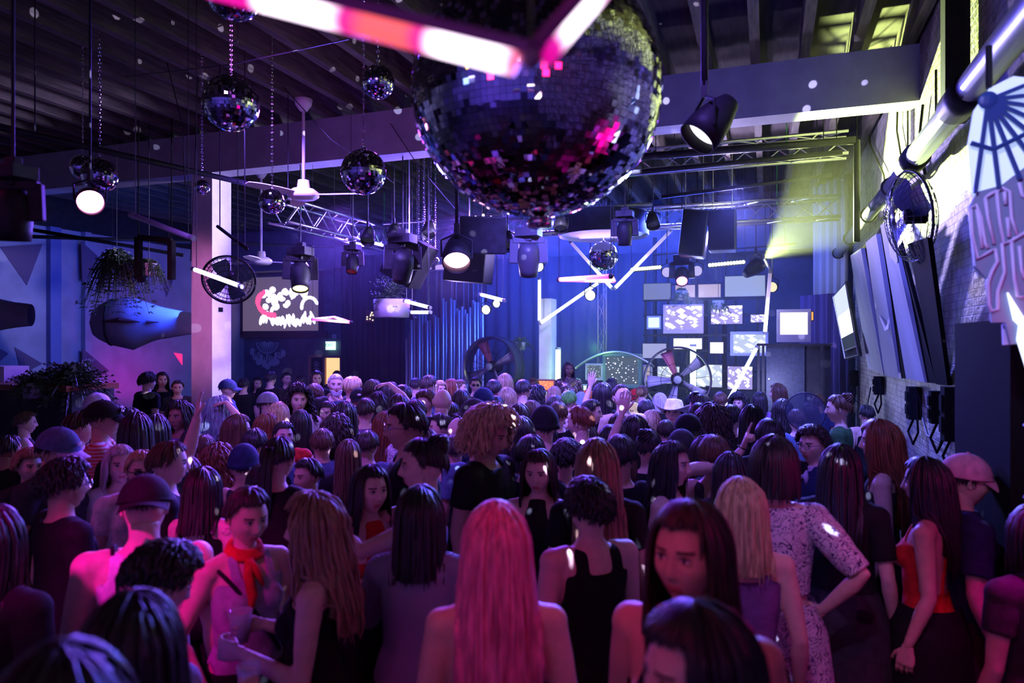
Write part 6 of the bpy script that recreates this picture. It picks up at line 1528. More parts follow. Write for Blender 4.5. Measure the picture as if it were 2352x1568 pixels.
# loose wires near the column and ceiling
for k, pl in enumerate(([(624, 170, 7), (760, 320, 7.5), (905, 420, 8)], [(455, 150, 6.5), (450, 320, 6.8), (438, 600, 6.9)], [(380, 130, 6), (420, 290, 6.2), (425, 430, 6.3)], [(875, 250, 6), (960, 380, 7), (1046, 480, 8.5)], [(250, 180, 5), (520, 150, 5.2), (800, 90, 5.5)])):
    q = MB(); q.tube([at(*pl[0][:2], Z=5.22) if pl[0][1] < 300 else at(*pl[0])] + [at(u, v, d) for u, v, d in pl[1:]], .005, 5); tag(q.build('hanging_wire', M_cable, smooth=True), ['wire slanting from the ceiling past the ceiling fan', 'wire hanging down in front of the column', 'wire hanging left of the column top', 'wire slanting down left of the huge mirror ball', 'slack wire crossing under the dark joists at left'][k], 'wire', 'loose wires under the ceiling')

# ------------------------------------------------------------------ mirror ball light spots: added lamps with a speckled gobo imitate the big ball's reflected dots
def gobo(loc, tgt, e, ang, scale, th, col=(.55, .52, 1.)):
    o = lamp('SPOT', 'ball_dot_fill', loc, col, e, .006, tgt, ang, .1); l = o.data; l.use_nodes = True; nt = l.node_tree; em = nt.nodes['Emission']
    tc = nt.nodes.new('ShaderNodeTexCoord'); v = nt.nodes.new('ShaderNodeTexVoronoi'); v.inputs['Scale'].default_value = scale; nt.links.new(tc.outputs['Normal'], v.inputs['Vector'])
    m = nt.nodes.new('ShaderNodeMath'); m.operation = 'LESS_THAN'; m.inputs[1].default_value = th; nt.links.new(v.outputs['Distance'], m.inputs[0])
    v2 = nt.nodes.new('ShaderNodeMath'); v2.operation = 'MULTIPLY'; v2.inputs[1].default_value = 1.; nt.links.new(m.outputs[0], v2.inputs[0]); nt.links.new(v2.outputs[0], em.inputs['Strength'])
bc_ = at(1232, 212, 2.88)
gobo(bc_ + Vector((0, .1, -.56)), bc_ + Vector((-.6, 2., -2.4)), 1400, 130, 16., .13)
gobo(bc_ + Vector((-.1, .62, .0)), bc_ + Vector((-3, 5., .6)), 3000, 120, 17., .135)

# panels and lamps added behind the camera so the mirror balls have reflections
for k, (x, z, c_, s_) in enumerate(((-6.2, 3.6, (.5, .45, 1.), 4.16), (-3.2, 3.4, (1., .05, .15), 3.64), (-.6, 3.9, (.7, .6, 1.), 5.72), (.7, 3.3, (.8, .25, 1.), 3.64), (-9., 3.4, (.2, .3, 1.), 4.16))):
    q = MB(); q.b2((x - .35, YF, z - .22), (x + .35, YF + .06, z + .22)); tag(q.build('added_light_panel', emis('panel_%d' % k, c_, s_)), 'lit panel on the wall behind the camera, number %s from the left' % ['two', 'three', 'four', 'five', 'one'][k], 'light', 'light panels on the wall behind the camera')
Rw = random.Random(9); NW = ['first', 'second', 'third', 'fourth', 'fifth', 'sixth', 'seventh', 'eighth', 'ninth', 'tenth', 'eleventh', 'twelfth', 'thirteenth', 'fourteenth']
for k in range(14):  # more added lamps, out of view, for sparkle in the mirror balls
    x = -10.5 + 11.4 * k / 13; z = 3.0 + 1.5 * Rw.random(); q = MB(); q.lathe([(.001, .0), (.10, .0), (.13, .05), (.13, .12), (.001, .12)], (0, 0, 0), 16, rot_to((0, 1, 0))); o = q.build('added_wall_lamp', M_blk2, smooth=True); o.location = (x, YF, z); tag(o, NW[k] + ' round lamp from the left on the wall behind the camera', 'light', 'round lamps on the wall behind the camera')
    q = MB(); q.lathe([(.001, .125), (.11, .122)], (0, 0, 0), 16, rot_to((0, 1, 0))); q.build('lens', emis('added_lamp_lens_%d' % (k % 4), [(.8, .7, 1.), (.3, .3, 1.), (1., .1, .35), (1., .5, .2)][k % 4], [5, 4, 3.5, 3][k % 4]), o)
# ------------------------------------------------------------------ the crowd
# columns: u, v of the top of the head, width of head and hair in the photo, turn (0 = back to us, 180 = facing us, + = towards the right)
HW = {'long': .20, 'longer': .205, 'bob': .21, 'lob': .20, 'wavy': .225, 'curly': .25, 'cloud': .27, 'afro': .29, 'short': .185, 'crop': .17, 'curls': .22, 'spiky': .20, 'quiff': .19, 'bun': .18, 'pony': .18, None: .165}
PLACED = [(-7.12, 7.68, .36), (-8.9, 7.9, .2)]
NAMED = {}
def C(u, v, w, c, g, hair, hc, top, tc, label, key=None, hmin=1.50, hmax=1.90, bot='pants', bc='black', base=0., dfix=None, **k):
    d = dfix or F * HW[hair] / w; dz = (v - 784) / F
    h = CAMZ - dz * d - base
    if h < hmin: d = (CAMZ - base - hmin) / dz
    elif h > hmax: d = (CAMZ - base - hmax) / dz
    if not dfix:
        best = None
        for s in range(0, 60):
            for sg in (1, -1):
                dd = d + sg * .04 * s; hh = CAMZ - dz * dd - base
                if not (hmin - .03 <= hh <= hmax + .05) or dd < .8: continue
                p = at(u, 784, dd)
                if base == 0 and (p.y > 10.45 and p.x > -7.3 or p.x > 1.08 or p.y > 14.8 or (p.x > .80 and 3.4 < p.y < 4.8) or p.x < -12.6): continue
                m = min(((p.x - a) ** 2 + (p.y - b) ** 2) ** .5 - r for a, b, r in PLACED)
                if m > .30: best = dd; break
                if best is None or m > best_m: best_m = m; bd = dd; best = best if best else None
            if best: break
        d = best if best else d
    h = CAMZ - dz * d - base; p = at(u, 784, d); PLACED.append((p.x, p.y, .0))
    face = math.degrees(YAW - math.atan((u - 1176) / F)) - c
    o = person((p.x, p.y, base), face, label, h=h, fem=(g == 'f'), hair=hair, hc=hc, top=top, tc=tc, bot=bot, bc=bc, **k)
    if key: NAMED[key] = len(PEOPLE) - 1
    return o
# --- nearest row
C(1140, 1157, 160, -4, 'f', 'longer', 'pink', 'backless', 'char', 'person with very long pink hair and bare back, centre front', dfix=2.05, bot='pants')
C(722, 1136, 130, -80, 'f', 'wavy', 'light', 'tank', 'black', 'person with long blonde hair in profile and black sleeveless top, holding a cup', 'blonde', aR='drink', aL='drink', dfix=2.55)
C(565, 1116, 125, 155, 'f', 'short', 'dark', 'tank', 'grey', 'person facing us with red scarf, grey sleeveless top and shoulder strap', extra=('scarf', 'strap', 'hoops'), dfix=2.85, pitch=.18, skin=1, aR='down2')
C(1585, 1150, 190, -152, 'f', 'long', 'dark', 'halter', 'black', 'person with large pink-lit face and long dark hair, looking to the left', skin=1, dfix=1.78, hmax=1.95, build=1.08)
C(1600, 1392, 215, -120, 'f', 'bob', 'black', 'crop', 'black', 'person at the bottom right with dark bob and red-lit bare shoulder', dfix=1.28)
C(300, 1366, 190, 15, 'f', 'long', 'black', 'tee', 'black', 'person in darkness at lower left with long black hair', dfix=1.38)
C(140, 1492, 260, 0, 'f', 'lob', 'black', 'tee', 'black', 'person in the bottom left corner showing only the dark top of the head', dfix=1.0, hmin=1.3)
C(-25, 1165, 130, 40, 'f', 'lob', 'black', 'long', 'black', 'dark person cut by the left edge near the bottom', dfix=2.3)
C(345, 1248, 120, 75, 'f', 'curls', 'black', 'tee', 'lilac', 'person with dark pinned-up hair and metal hair clip bending forward at left', extra=('clip',), pitch=.42, dfix=2.15, aR='drink', key='clip')
C(332, 1096, 104, 4, 'm', 'crop', 'brown', 'tank', 'white', 'person in a black cap seen from behind with magenta-lit bare shoulders', hat='cap_back', extra=('harness', 'necklace'), dfix=2.75, pitch=.25, build=1.05)
C(965, 1118, 120, 10, 'f', 'lob', 'black', 'long', 'knit', 'person with black hair in a loose knit top holding up a bottle', 'bottle', aR='down', aL='mouth', dfix=2.75)
C(1352, 1104, 78, -30, 'm', 'curls', 'black', 'tank', 'black', 'person with dark curly top knot and black sleeveless top, pale shoulder', dfix=2.95, aR='drink', key='knot')
C(850, 1068, 110, 150, 'f', 'long', 'black', 'halter', 'red', 'person with long black hair and red low-cut top', dfix=3.35, aR='phone')
# --- left side
C(68, 1032, 66, 158, 'f', 'curls', 'light', 'tee', 'char', 'smiling person at far left with light curly hair, holding a clear cup', 'smiler', aR='drink', skin=0)
C(150, 1057, 108, 72, 'm', 'curls', 'black', 'tee', 'black', 'person with dark curly hair and glasses, magenta-lit cheek, at left', extra=('glasses',), skin=1, aR='drink', key='lglass')
C(127, 984, 76, 128, 'm', 'short', 'dark', 'tee', 'char', 'bearded person in dark cap with pale brim at left', hat='cap', hatc='denim', hatb='lilac', extra=('beard', 'glasses', 'logo'), skin=1, pitch=.2)
C(182, 946, 60, 82, 'm', 'quiff', 'dark', 'tee', 'white', 'person in white tee with short quiff and raised bent arm', aR='mouth', extra=('bracelet',))
C(238, 922, 58, 95, 'm', 'short', 'dark', 'tee', 'stripe', 'person in striped tee and black cap with white patch, hand over mouth', hat='cap', hatc='black', extra=('patch',), aR='mouth', skin=1)
C(224, 903, 44, 40, 'm', None, 'dark', 'tee', 'white', 'person wearing a crumpled pale head scarf behind the striped tee', hat='bandana', hatc='lilac')
C(268, 930, 42, 170, 'f', 'short', 'black', 'tee', 'grey', 'person with glasses peeking behind the striped tee', extra=('glasses',))
C(300, 938, 46, 60, 'm', 'short', 'black', 'tee', 'black', 'person with short black hair between the striped tee and straight-haired pair')
C(312, 948, 72, 8, 'f', 'long', 'black', 'tee', 'black', 'person with straight black hair seen from behind, left of a matching pair')
C(356, 952, 70, 0, 'f', 'long', 'black', 'tee', 'black', 'person with straight black hair seen from behind, right of a matching pair')
C(413, 922, 62, -140, 'f', 'wavy', 'black', 'tee', 'purple', 'person with wavy dark hair and earring in front of the column', extra=('hoops',), skin=2)
C(340, 856, 36, 60, 'm', 'curls', 'black', 'tee', 'black', 'dark silhouette with curly hair against the magenta wall')
C(372, 854, 30, 170, 'f', 'long', 'black', 'tee', 'black', 'dark silhouette with long hair against the magenta wall')
C(408, 873, 28, 180, 'm', 'short', 'dark', 'tee', 'char', 'person with a bright spot on the face left of the column')
C(275, 1022, 66, 170, 'f', 'lob', 'silver', 'tee', 'white', 'person with silvery hair behind the magenta-lit forehead')
C(325, 1034, 74, 172, 'm', 'short', 'blonde', 'tee', 'white', 'person facing us with light cropped hair and glaring magenta forehead', extra=('sunglasses',))
C(388, 1014, 70, 92, 'm', 'short', 'brown', 'tee', 'black', 'person with short brown hair in sharp profile, metal necklace', extra=('necklace',), aL='up')
C(500, 912, 58, 60, 'f', 'wavy', 'bluegrey', 'tank', 'black', 'person with wavy pale hair resting a hand on top of the head', aR='head')
C(545, 952, 62, 82, 'f', 'long', 'brown', 'tee', 'black', 'person with straight brown hair in profile right of the raised elbow')
C(498, 1030, 60, 20, 'f', 'curly', 'auburn', 'tank', 'black', 'person with reddish curly hair left of the dark beanie')
C(560, 1028, 66, 0, 'm', 'short', 'black', 'tank', 'char', 'person in dark beanie with bare shoulder seen from behind', hat='beanie', hatc='navy')
C(603, 1066, 72, 30, 'm', 'short', 'black', 'tee', 'black', 'person with short black hair and pink-lit ears')
C(640, 1003, 72, 30, 'f', 'pony', 'black', 'tee', 'black', 'person with black hair tied by a scrunchie')
C(706, 1053, 74, -125, 'm', 'short', 'black', 'tee', 'black', 'person with crimson-lit smiling face and short black hair', skin=1)
C(440, 985, 48, 10, 'f', 'long', 'black', 'tee', 'black', 'dark-haired person in front of the column foot')
C(465, 1075, 66, 25, 'f', 'lob', 'dark', 'tank', 'black', 'person with bare magenta-lit arm behind the red scarf')
# --- middle left
C(616, 902, 40, 80, 'm', 'short', 'dark', 'tee', 'char', 'person in grey cap facing right near the column', hat='cap', hatc='grey')
C(640, 924, 50, 10, 'f', 'lob', 'blonde', 'tee', 'grey', 'person with blonde bob seen from behind near the curly-haired smiler')
C(685, 888, 60, 170, 'f', 'curly', 'black', 'tee', 'white', 'laughing person with big curly hair lit green from above', 'laugh')
C(612, 950, 54, 70, 'f', 'lob', 'auburn', 'long', 'red', 'person with reddish hair and red sleeves')
C(652, 968, 50, 165, 'm', 'short', 'black', 'long', 'red', 'person covering the eyes with a raised hand', aR='face')
C(690, 942, 54, 5, 'f', 'longer', 'black', 'tee', 'black', 'person with very long straight black hair seen from behind')
C(752, 922, 46, -155, 'f', 'lob', 'dark', 'tee', 'gold', 'person with smooth dark hair looking left, gold top')
C(722, 884, 42, 0, 'm', 'curls', 'brown', 'tee', 'black', 'person with curly hair glinting orange right of the laughing one')
C(768, 902, 40, 20, 'm', 'curls', 'brown', 'tee', 'black', 'person with orange-glinting hair in front of the grey-bearded one')
C(771, 858, 32, 175, 'm', 'crop', 'silver', 'tee', 'char', 'person with grey beard and short grey hair looking at us', extra=('beard',))
C(727, 851, 30, 170, 'f', 'long', 'black', 'tee', 'black', 'dim person with long hair in front of the doorway')
C(774, 851, 22, 0, 'm', 'short', 'black', 'tee', 'black', 'dim person standing in the lit doorway')
C(622, 853, 26, 30, 'm', 'short', 'black', 'tee', 'black', 'dim person under the mural, left of two'); C(658, 855, 24, 150, 'f', 'short', 'black', 'tee', 'black', 'dim person under the mural, right of two')
C(560, 868, 26, 10, 'm', 'short', 'black', 'tee', 'black', 'dim person just right of the column'); C(590, 866, 27, 160, 'f', 'long', 'black', 'tee', 'black', 'dim long-haired person right of the column'); C(690, 862, 24, 20, 'm', 'short', 'black', 'tee', 'black', 'dim person left of the doorway')
C(524, 872, 30, 100, 'm', 'crop', 'black', 'tee', 'navy', 'person in blue cap right behind the column edge', hat='cap', hatc='navy')
C(808, 867, 40, 10, 'm', 'spiky', 'blonde', 'tee', 'navy', 'person with spiky pale hair right of the grey-bearded one')
C(824, 893, 36, 178, 'm', 'crop', 'dark', 'tee', 'red', 'person facing us in black cap with pale logo', hat='cap', extra=('logo',))
C(856, 872, 40, 30, 'f', 'short', 'dark', 'tee', 'black', 'person scratching the head right of the spiky pale hair', aR='head')
C(868, 902, 50, 15, 'f', 'wavy', 'black', 'tee', 'black', 'person with wavy dark hair right of the pale-logo cap')
C(792, 922, 56, 10, 'f', 'long', 'black', 'tee', 'black', 'person with sleek dark hair behind the light curly one')
C(812, 942, 56, 20, 'f', 'curly', 'light', 'tee', 'purple', 'person with light curly hair left of the auburn-haired one')
C(772, 960, 74, 0, 'f', 'curly', 'dark', 'crop', 'black', 'person with very big dark curls seen from behind')
C(886, 945, 58, 50, 'f', 'longer', 'auburn', 'long', 'pattern', 'person with long auburn hair and pale patterned sleeve')
C(930, 927, 76, -92, 'm', 'short', 'black', 'tee', 'black', 'taller person in profile with black swept hair and glasses', extra=('glasses',), skin=1)
C(965, 980, 72, -100, 'm', 'short', 'brown', 'tee', 'black', 'person behind the embracing pink-lit profile')
C(972, 1006, 90, -88, 'f', 'bun', 'black', 'tube', 'lilac', 'person with short dark hair in pink-lit profile, arms held in front', 'hugger', aR='hug', aL='hug', extra=('hoops',))
C(898, 878, 40, 20, 'f', 'long', 'black', 'tee', 'black', 'dark-haired person below the left end of the silver slats'); C(925, 884, 40, 0, 'm', 'short', 'black', 'tee', 'black', 'short-haired person below the silver slats')
C(916, 906, 48, -10, 'f', 'lob', 'dark', 'tee', 'black', 'person with shiny dark bob left of the smiling curly one')
C(978, 898, 50, -130, 'f', 'curls', 'brown', 'tank', 'pink', 'smiling person with curly updo looking left', extra=('hoops',))
C(1016, 890, 42, 25, 'm', None, 'dark', 'tee', 'black', 'person with shaved head seen from behind')
C(985, 862, 34, 40, 'm', 'short', 'dark', 'tee', 'navy', 'person with glasses and short hair before the silver slats', extra=('glasses',))
C(1010, 874, 34, 150, 'f', 'lob', 'blonde', 'tee', 'white', 'blonde person looking our way before the silver slats'); C(1036, 870, 34, 80, 'f', 'long', 'auburn', 'tee', 'black', 'person with straight reddish hair before the left drum fan')
C(1056, 872, 30, 100, 'm', 'short', 'brown', 'tee', 'white', 'person in profile before the left drum fan'); C(1092, 866, 28, 178, 'm', 'short', 'black', 'tee', 'black', 'person in dark sunglasses before the left drum fan', extra=('sunglasses',))
C(1134, 872, 36, 0, 'm', 'short', 'black', 'tee', 'black', 'person with black hair under the left drum fan hub'); C(1160, 858, 36, 5, 'f', 'lob', 'light', 'tee', 'black', 'light-haired person right of the left drum fan hub')
C(1060, 896, 46, 10, 'f', 'lob', 'dark', 'tee', 'black', 'person with reddish-lit dark bob behind the cap crowd'); C(1110, 892, 44, 0, 'm', 'short', 'black', 'tee', 'black', 'person in dark cap with small white mark', hat='cap_back', hatc='navy')
C(1087, 918, 46, -100, 'm', 'crop', 'brown', 'tee', 'grey', 'person in dark flat cap in half profile', hat='cap', hatc='char')
C(1036, 925, 50, 5, 'f', 'lob', 'dark', 'tee', 'black', 'person with straight dark bob left of the flat cap'); C(1012, 950, 50, -90, 'm', 'short', 'black', 'tee', 'black', 'person with short black hair behind the bleached curls')
C(1052, 955, 44, 60, 'm', None, 'dark', 'tee', 'navy', 'bald person with headphones left of the bleached curls', extra=('headphones',)); C(1082, 944, 46, 0, 'm', 'curls', 'black', 'tee', 'denim', 'person with tight black curls behind the bleached curls')
C(1120, 944, 110, 120, 'm', 'cloud', 'blonde', 'tee', 'black', 'person with bleached fluffy curls looking down to the right, black tee', skin=1, pitch=.2, dfix=4.0)
C(1165, 892, 46, 0, 'f', 'wavy', 'light', 'tee', 'purple', 'person with long light wavy hair seen from behind, centre')
# --- middle right
C(1202, 872, 36, 30, 'm', 'short', 'black', 'tee', 'black', 'person in glasses right of the long light waves', extra=('glasses',)); C(1230, 890, 46, 50, 'f', 'curly', 'black', 'tee', 'black', 'person with wet-look dark curls left of the DJ')
C(1192, 928, 56, 10, 'f', 'lob', 'dark', 'tee', 'black', 'person with dark hair band left of the round bald patch'); C(1275, 908, 42, 0, 'm', 'short', 'dark', 'tee', 'denim', 'person with short dark hair before the DJ')
C(1273, 888, 36, 10, 'f', 'bob', 'light', 'tee', 'black', 'light-haired person right below the orange panel'); C(1307, 897, 38, 30, 'f', 'short', 'green', 'tee', 'black', 'person with green-lit hair before the DJ')
C(1334, 900, 32, 10, 'f', 'long', 'bluegrey', 'tee', 'grey', 'person with grey-blue long hair left of the orange one'); C(1350, 897, 28, 0, 'f', 'curls', 'orange', 'tee', 'red', 'person with bright orange hair')
C(1362, 876, 28, 30, 'm', 'short', 'black', 'tee', 'black', 'short-haired person under the speckled monitor'); C(1385, 880, 46, 20, 'm', 'lob', 'black', 'tee', 'black', 'tall person with shoulder-length black hair under the speckled monitor')
C(1433, 882, 40, 150, 'm', 'crop', 'dark', 'tank', 'black', 'person tilting a bright green-lit face upward', pitch=-.4); C(1459, 893, 26, 10, 'f', 'short', 'auburn', 'tee', 'red', 'person with crimson flowers in the hair', hat='bandana', hatc='red')
C(1450, 925, 30, 0, 'm', 'crop', 'dark', 'tee', 'white', 'person in yellow-green bucket hat', hat='bucket', hatc='yellow')
C(1408, 908, 44, 0, 'f', 'lob', 'black', 'backless', 'black', 'person with black bob and bare back with thin straps', aL='up')
C(1358, 918, 46, 95, 'f', 'short', 'black', 'tank', 'black', 'smiling person in profile with tied dark hair'); C(1282, 924, 46, 10, 'm', 'short', 'brown', 'tee', 'black', 'person with short brown hair above the black beanie')
C(1250, 940, 60, -10, 'm', 'short', 'black', 'tee', 'black', 'person in plain black beanie, centre right', hat='beanie', hatc='black'); C(1332, 933, 56, -60, 'm', 'short', 'auburn', 'tee', 'black', 'person with short reddish hair and visible ear')
C(1300, 950, 38, 170, 'f', 'lob', 'blonde', 'tee', 'white', 'person drinking from a clear cup left of the reddish short hair', 'drinker', aR='mouth', skin=0, pitch=-.2)
C(1196, 958, 66, 10, 'f', 'lob', 'black', 'tank', 'black', 'person with black shoulder-length hair right of the bleached curls'); C(1256, 972, 62, 0, 'f', 'long', 'black', 'tee', 'black', 'person with long black hair below the black beanie')
C(1402, 976, 54, 0, 'm', 'short', 'black', 'tee', 'black', 'person with smooth black hair left of the raised forearm'); C(1434, 990, 46, 10, 'm', 'curls', 'black', 'tee', 'black', 'person with curly black hair below the raised forearm')
C(1480, 978, 44, -150, 'm', 'curls', 'auburn', 'tee', 'black', 'person with short reddish curls in front of the long brown hair')
C(1496, 944, 52, 20, 'f', 'wavy', 'light', 'tee', 'black', 'person with wavy light-brown hair right of the raised hand'); C(1484, 918, 42, 0, 'm', 'short', 'black', 'tee', 'black', 'person with a dark beret-like haircut left of the cowboy hat')
C(1516, 903, 38, 0, 'f', 'bob', 'silver', 'tee', 'black', 'person with striped pale bob before the right drum fan')
C(1546, 924, 38, -170, 'm', 'short', 'dark', 'tee', 'char', 'person in a white cowboy hat looking at us', hat='cowboy', hatc='white', dfix=6.9, pitch=-.3)
C(1608, 905, 50, -60, 'm', 'quiff', 'black', 'tee', 'black', 'person with swept dark hair right of the cowboy hat'); C(1588, 909, 30, 20, 'm', 'crop', 'black', 'tee', 'black', 'person in small black cap right of the drum fan', hat='cap')
C(1606, 926, 50, 10, 'm', 'short', 'black', 'tee', 'navy', 'person with round dark hair below the swept hair'); C(1580, 952, 54, 0, 'm', 'crop', 'black', 'tee', 'black', 'person in glossy black cap below the cowboy hat', hat='cap_back')
C(1566, 988, 58, 10, 'm', 'crop', 'black', 'tee', 'black', 'person in a second dark cap below the glossy one', hat='cap_back', hatc='char')
C(1637, 936, 76, -20, 'f', 'curly', 'dark', 'tee', 'purple', 'person with broad bushy dark curls left of the pointing hand'); C(1697, 907, 46, -160, 'f', 'cloud', 'black', 'tee', 'black', 'person with fluffy backlit hair facing us near the white glare')
C(1680, 930, 50, 0, 'f', 'short', 'black', 'tee', 'black', 'person with dark hair before the white glare'); C(1728, 930, 56, 0, 'f', 'long', 'black', 'tee', 'black', 'person with long black hair left of the speaker stack foot')
C(1786, 880, 36, -85, 'f', 'long', 'brown', 'tee', 'char', 'person with rim-lit profile before the speaker stack'); C(1798, 918, 50, 10, 'f', 'wavy', 'black', 'tee', 'black', 'person with dark wavy hair below the rim-lit profile'); C(1768, 962, 64, 0, 'm', 'short', 'black', 'tee', 'black', 'person with short black hair above the floral top')
C(1238, 1030, 84, -168, 'f', 'long', 'dark', 'halter', 'black', 'person facing us with long dark hair and light dots on the face', dfix=3.75, skin=0, pitch=.12)
C(1300, 1012, 80, 10, 'f', 'curls', 'black', 'crop', 'purple', 'person with braided dark curls left of the long light hair', aL='mouth')
C(1372, 1010, 100, -6, 'f', 'longer', 'light', 'tee', 'black', 'person with long smooth light hair seen from behind', dfix=3.3)
C(1425, 1000, 88, 0, 'm', 'short', 'black', 'tee', 'black', 'person in black tee stretching a fist out to the right', 'fist', aR='side', aL='down', dfix=3.95)
C(1543, 1014, 100, 110, 'f', 'long', 'black', 'tank', 'char', 'person with pinned dark hair behind the outstretched fist', dfix=3.75)
C(1490, 988, 56, 20, 'f', 'bun', 'black', 'tee', 'black', 'person in black with arm raised high, fingers spread', 'raise', aL='up')
C(1625, 1000, 50, 100, 'f', 'long', 'dark', 'tee', 'denim', 'person raising an arm and pointing a finger to the right', 'point', aR='upp', extra=('bracelet',), hmax=1.75)
C(1678, 1040, 86, 0, 'f', 'long', 'black', 'tee', 'black', 'person with long black hair left of the floral top')
C(1703, 1100, 96, -10, 'f', 'lob', 'blonde', 'tank', 'purple', 'person with blonde bob glowing lilac and pink', dfix=2.75)
C(1778, 1004, 100, 5, 'f', 'bob', 'black', 'puff', 'floral', 'person with dark wavy hair in a floral cropped top and matching trousers', bot='longskirt', bc='floral', dfix=3.2, aR='hip', aL='hip')
C(1866, 980, 66, -145, 'm', 'curls', 'dark', 'polo', 'navy', 'smiling person with glasses and pale neckerchief', extra=('glasses', 'neckerchief'), skin=0, dfix=4.6)
C(1926, 906, 48, -85, 'f', 'bun', 'brown', 'tee', 'green', 'person with a hair bun in profile behind the round hand fan', 'fan', aR='phone')
C(1930, 1022, 96, 8, 'f', 'long', 'black', 'polo', 'black', 'tall person with long black hair and loose black clothes at right', dfix=3.45, bot='longskirt', bc='char')
C(2022, 964, 84, -88, 'f', 'longer', 'auburn', 'tank', 'char', 'person with long dark-red hair and bare shoulder in profile at right', dfix=4.05, aR='phone', key='redhair')
C(2128, 1050, 96, -82, 'f', 'long', 'black', 'backless', 'red', 'person with long black hair, red-lit back and black skirt at right', bot='miniskirt', bc='black', dfix=3.3, skin=1, aR='drink')
C(2215, 1046, 88, 70, 'm', 'short', 'black', 'polo', 'navy', 'person in a pink cap and long shorts at the right edge', hat='cap', hatc='pink', hatb='pink', bot='shorts', bc='char', dfix=3.35, pitch=.1)
C(2385, 1165, 100, -40, 'f', 'bob', 'black', 'tee', 'char', 'person cut by the right edge before the pink strip curtain', dfix=2.6)
# --- DJ on the stage
C(1306, 831, 30, 168, 'f', 'long', 'black', 'long', 'sequin', 'DJ with headphones and glittering top behind the table', base=.25, dfix=11.0, skin=3, extra=('headphones',), aR='bent', aL='bent', hmin=1.2)
# --- people filling the rows between, dark hair from behind
R_ = random.Random(11); FILL = []
for (u, v, w, c, g, hair, hc, lab) in [
 (955, 918, 44, 5, 'm', 'short', 'dark', 'short-haired person behind the black swept hair'), (1140, 910, 40, 0, 'f', 'lob', 'black', 'dark bob between the marked cap and the long light waves'),
 (1310, 918, 36, 20, 'm', 'short', 'brown', 'short-haired person below the green-lit hair'), (1420, 950, 40, 0, 'm', 'short', 'dark', 'dark head under the bare-backed person'),
 (1222, 920, 44, -20, 'm', 'short', 'brown', 'brown-haired person above the black beanie'), (1458, 955, 40, 30, 'f', 'lob', 'black', 'dark bob left of the raised hand'),
 (1655, 900, 34, 0, 'm', 'short', 'brown', 'dark head at the foot of the leaning white tube'), (1745, 900, 36, 10, 'f', 'lob', 'black', 'dark bob before the speaker stack legs'),
 (840, 915, 44, 10, 'm', 'short', 'dark', 'short dark hair below the pale-logo cap'), (740, 985, 50, 0, 'm', 'short', 'brown', 'short dark hair left of the very big curls'),
 (845, 990, 56, 20, 'm', 'short', 'dark', 'short dark hair between big curls and auburn hair'), (1045, 1000, 56, 0, 'm', 'short', 'dark', 'short dark hair behind the embracing pair'),
 (585, 985, 54, 20, 'm', 'short', 'black', 'short dark hair under the red sleeves'), (1150, 1000, 60, 0, 'f', 'lob', 'dark', 'dark bob right behind the bleached curls'),
 (1830, 940, 44, -20, 'm', 'short', 'brown', 'short dark hair before the speaker cabinet'), (1860, 925, 36, -60, 'f', 'long', 'dark', 'long dark hair left of the hair bun'),
 (215, 1000, 56, 30, 'f', 'lob', 'black', 'dark bob below the raised bent arm'), (430, 1050, 60, 10, 'f', 'lob', 'brown', 'dark bob right of the sharp profile'),
 (20, 1000, 50, 60, 'm', 'short', 'black', 'dark head at the left edge above the smiling one'), (60, 945, 44, 90, 'm', 'short', 'brown', 'dark head near the bar at far left'),
 (100, 925, 38, 40, 'f', 'lob', 'black', 'dim bob in front of the bar plants'), (150, 912, 36, 100, 'm', 'short', 'dark', 'dim short hair in front of the bar plants'), (1095, 985, 44, 0, 'm', 'short', 'dark', 'dark hair left under the bleached curls'),
 (470, 1000, 50, 0, 'm', 'short', 'brown', 'short dark hair below the raised elbow'), (1220, 1000, 54, 30, 'm', 'short', 'black', 'dark head above the face with light dots'), (1640, 1000, 50, 0, 'm', 'short', 'brown', 'dark head under the bushy curls'),
 (990, 940, 44, 0, 'm', 'short', 'black', 'dark hair below the curly updo'), (1350, 975, 46, 10, 'f', 'lob', 'dark', 'dark bob below the reddish short hair'), (800, 1010, 60, 0, 'f', 'long', 'brown', 'long dark hair behind the red low-cut top'),
 (1990, 930, 36, -30, 'm', 'short', 'black', 'dark head by the wall right of the round hand fan'), (1880, 905, 30, 10, 'm', 'short', 'brown', 'small dark head before the tall speaker'), (1530, 965, 48, 0, 'm', 'short', 'dark', 'short dark hair below the striped pale bob'),
 (955, 868, 28, 10, 'm', 'short', 'black', 'far dark head before the silver slats'), (1225, 868, 26, 0, 'm', 'short', 'brown', 'far dark head left of the orange panel'), (1405, 868, 26, 0, 'f', 'lob', 'black', 'far dark bob under the big speckled monitor'),
 (1475, 885, 30, 10, 'm', 'short', 'brown', 'far dark head left of the right drum fan'), (940, 960, 44, 0, 'm', 'short', 'black', 'dark head under the black swept hair'), (1425, 1010, 50, 10, 'f', 'bob', 'brown', 'dark bob right of the long smooth light hair')]:
    C(u, v, w, c, g, hair, hc, R_.choice(['tee', 'tank', 'tee', 'polo']), R_.choice(['black', 'char', 'navy', 'purple', 'black', 'denim']), 'person with ' + lab if not lab.endswith('person') and 'person' not in lab else lab, skin=R_.choice([0, 0, 1, 2]), hseed=R_.randrange(2))

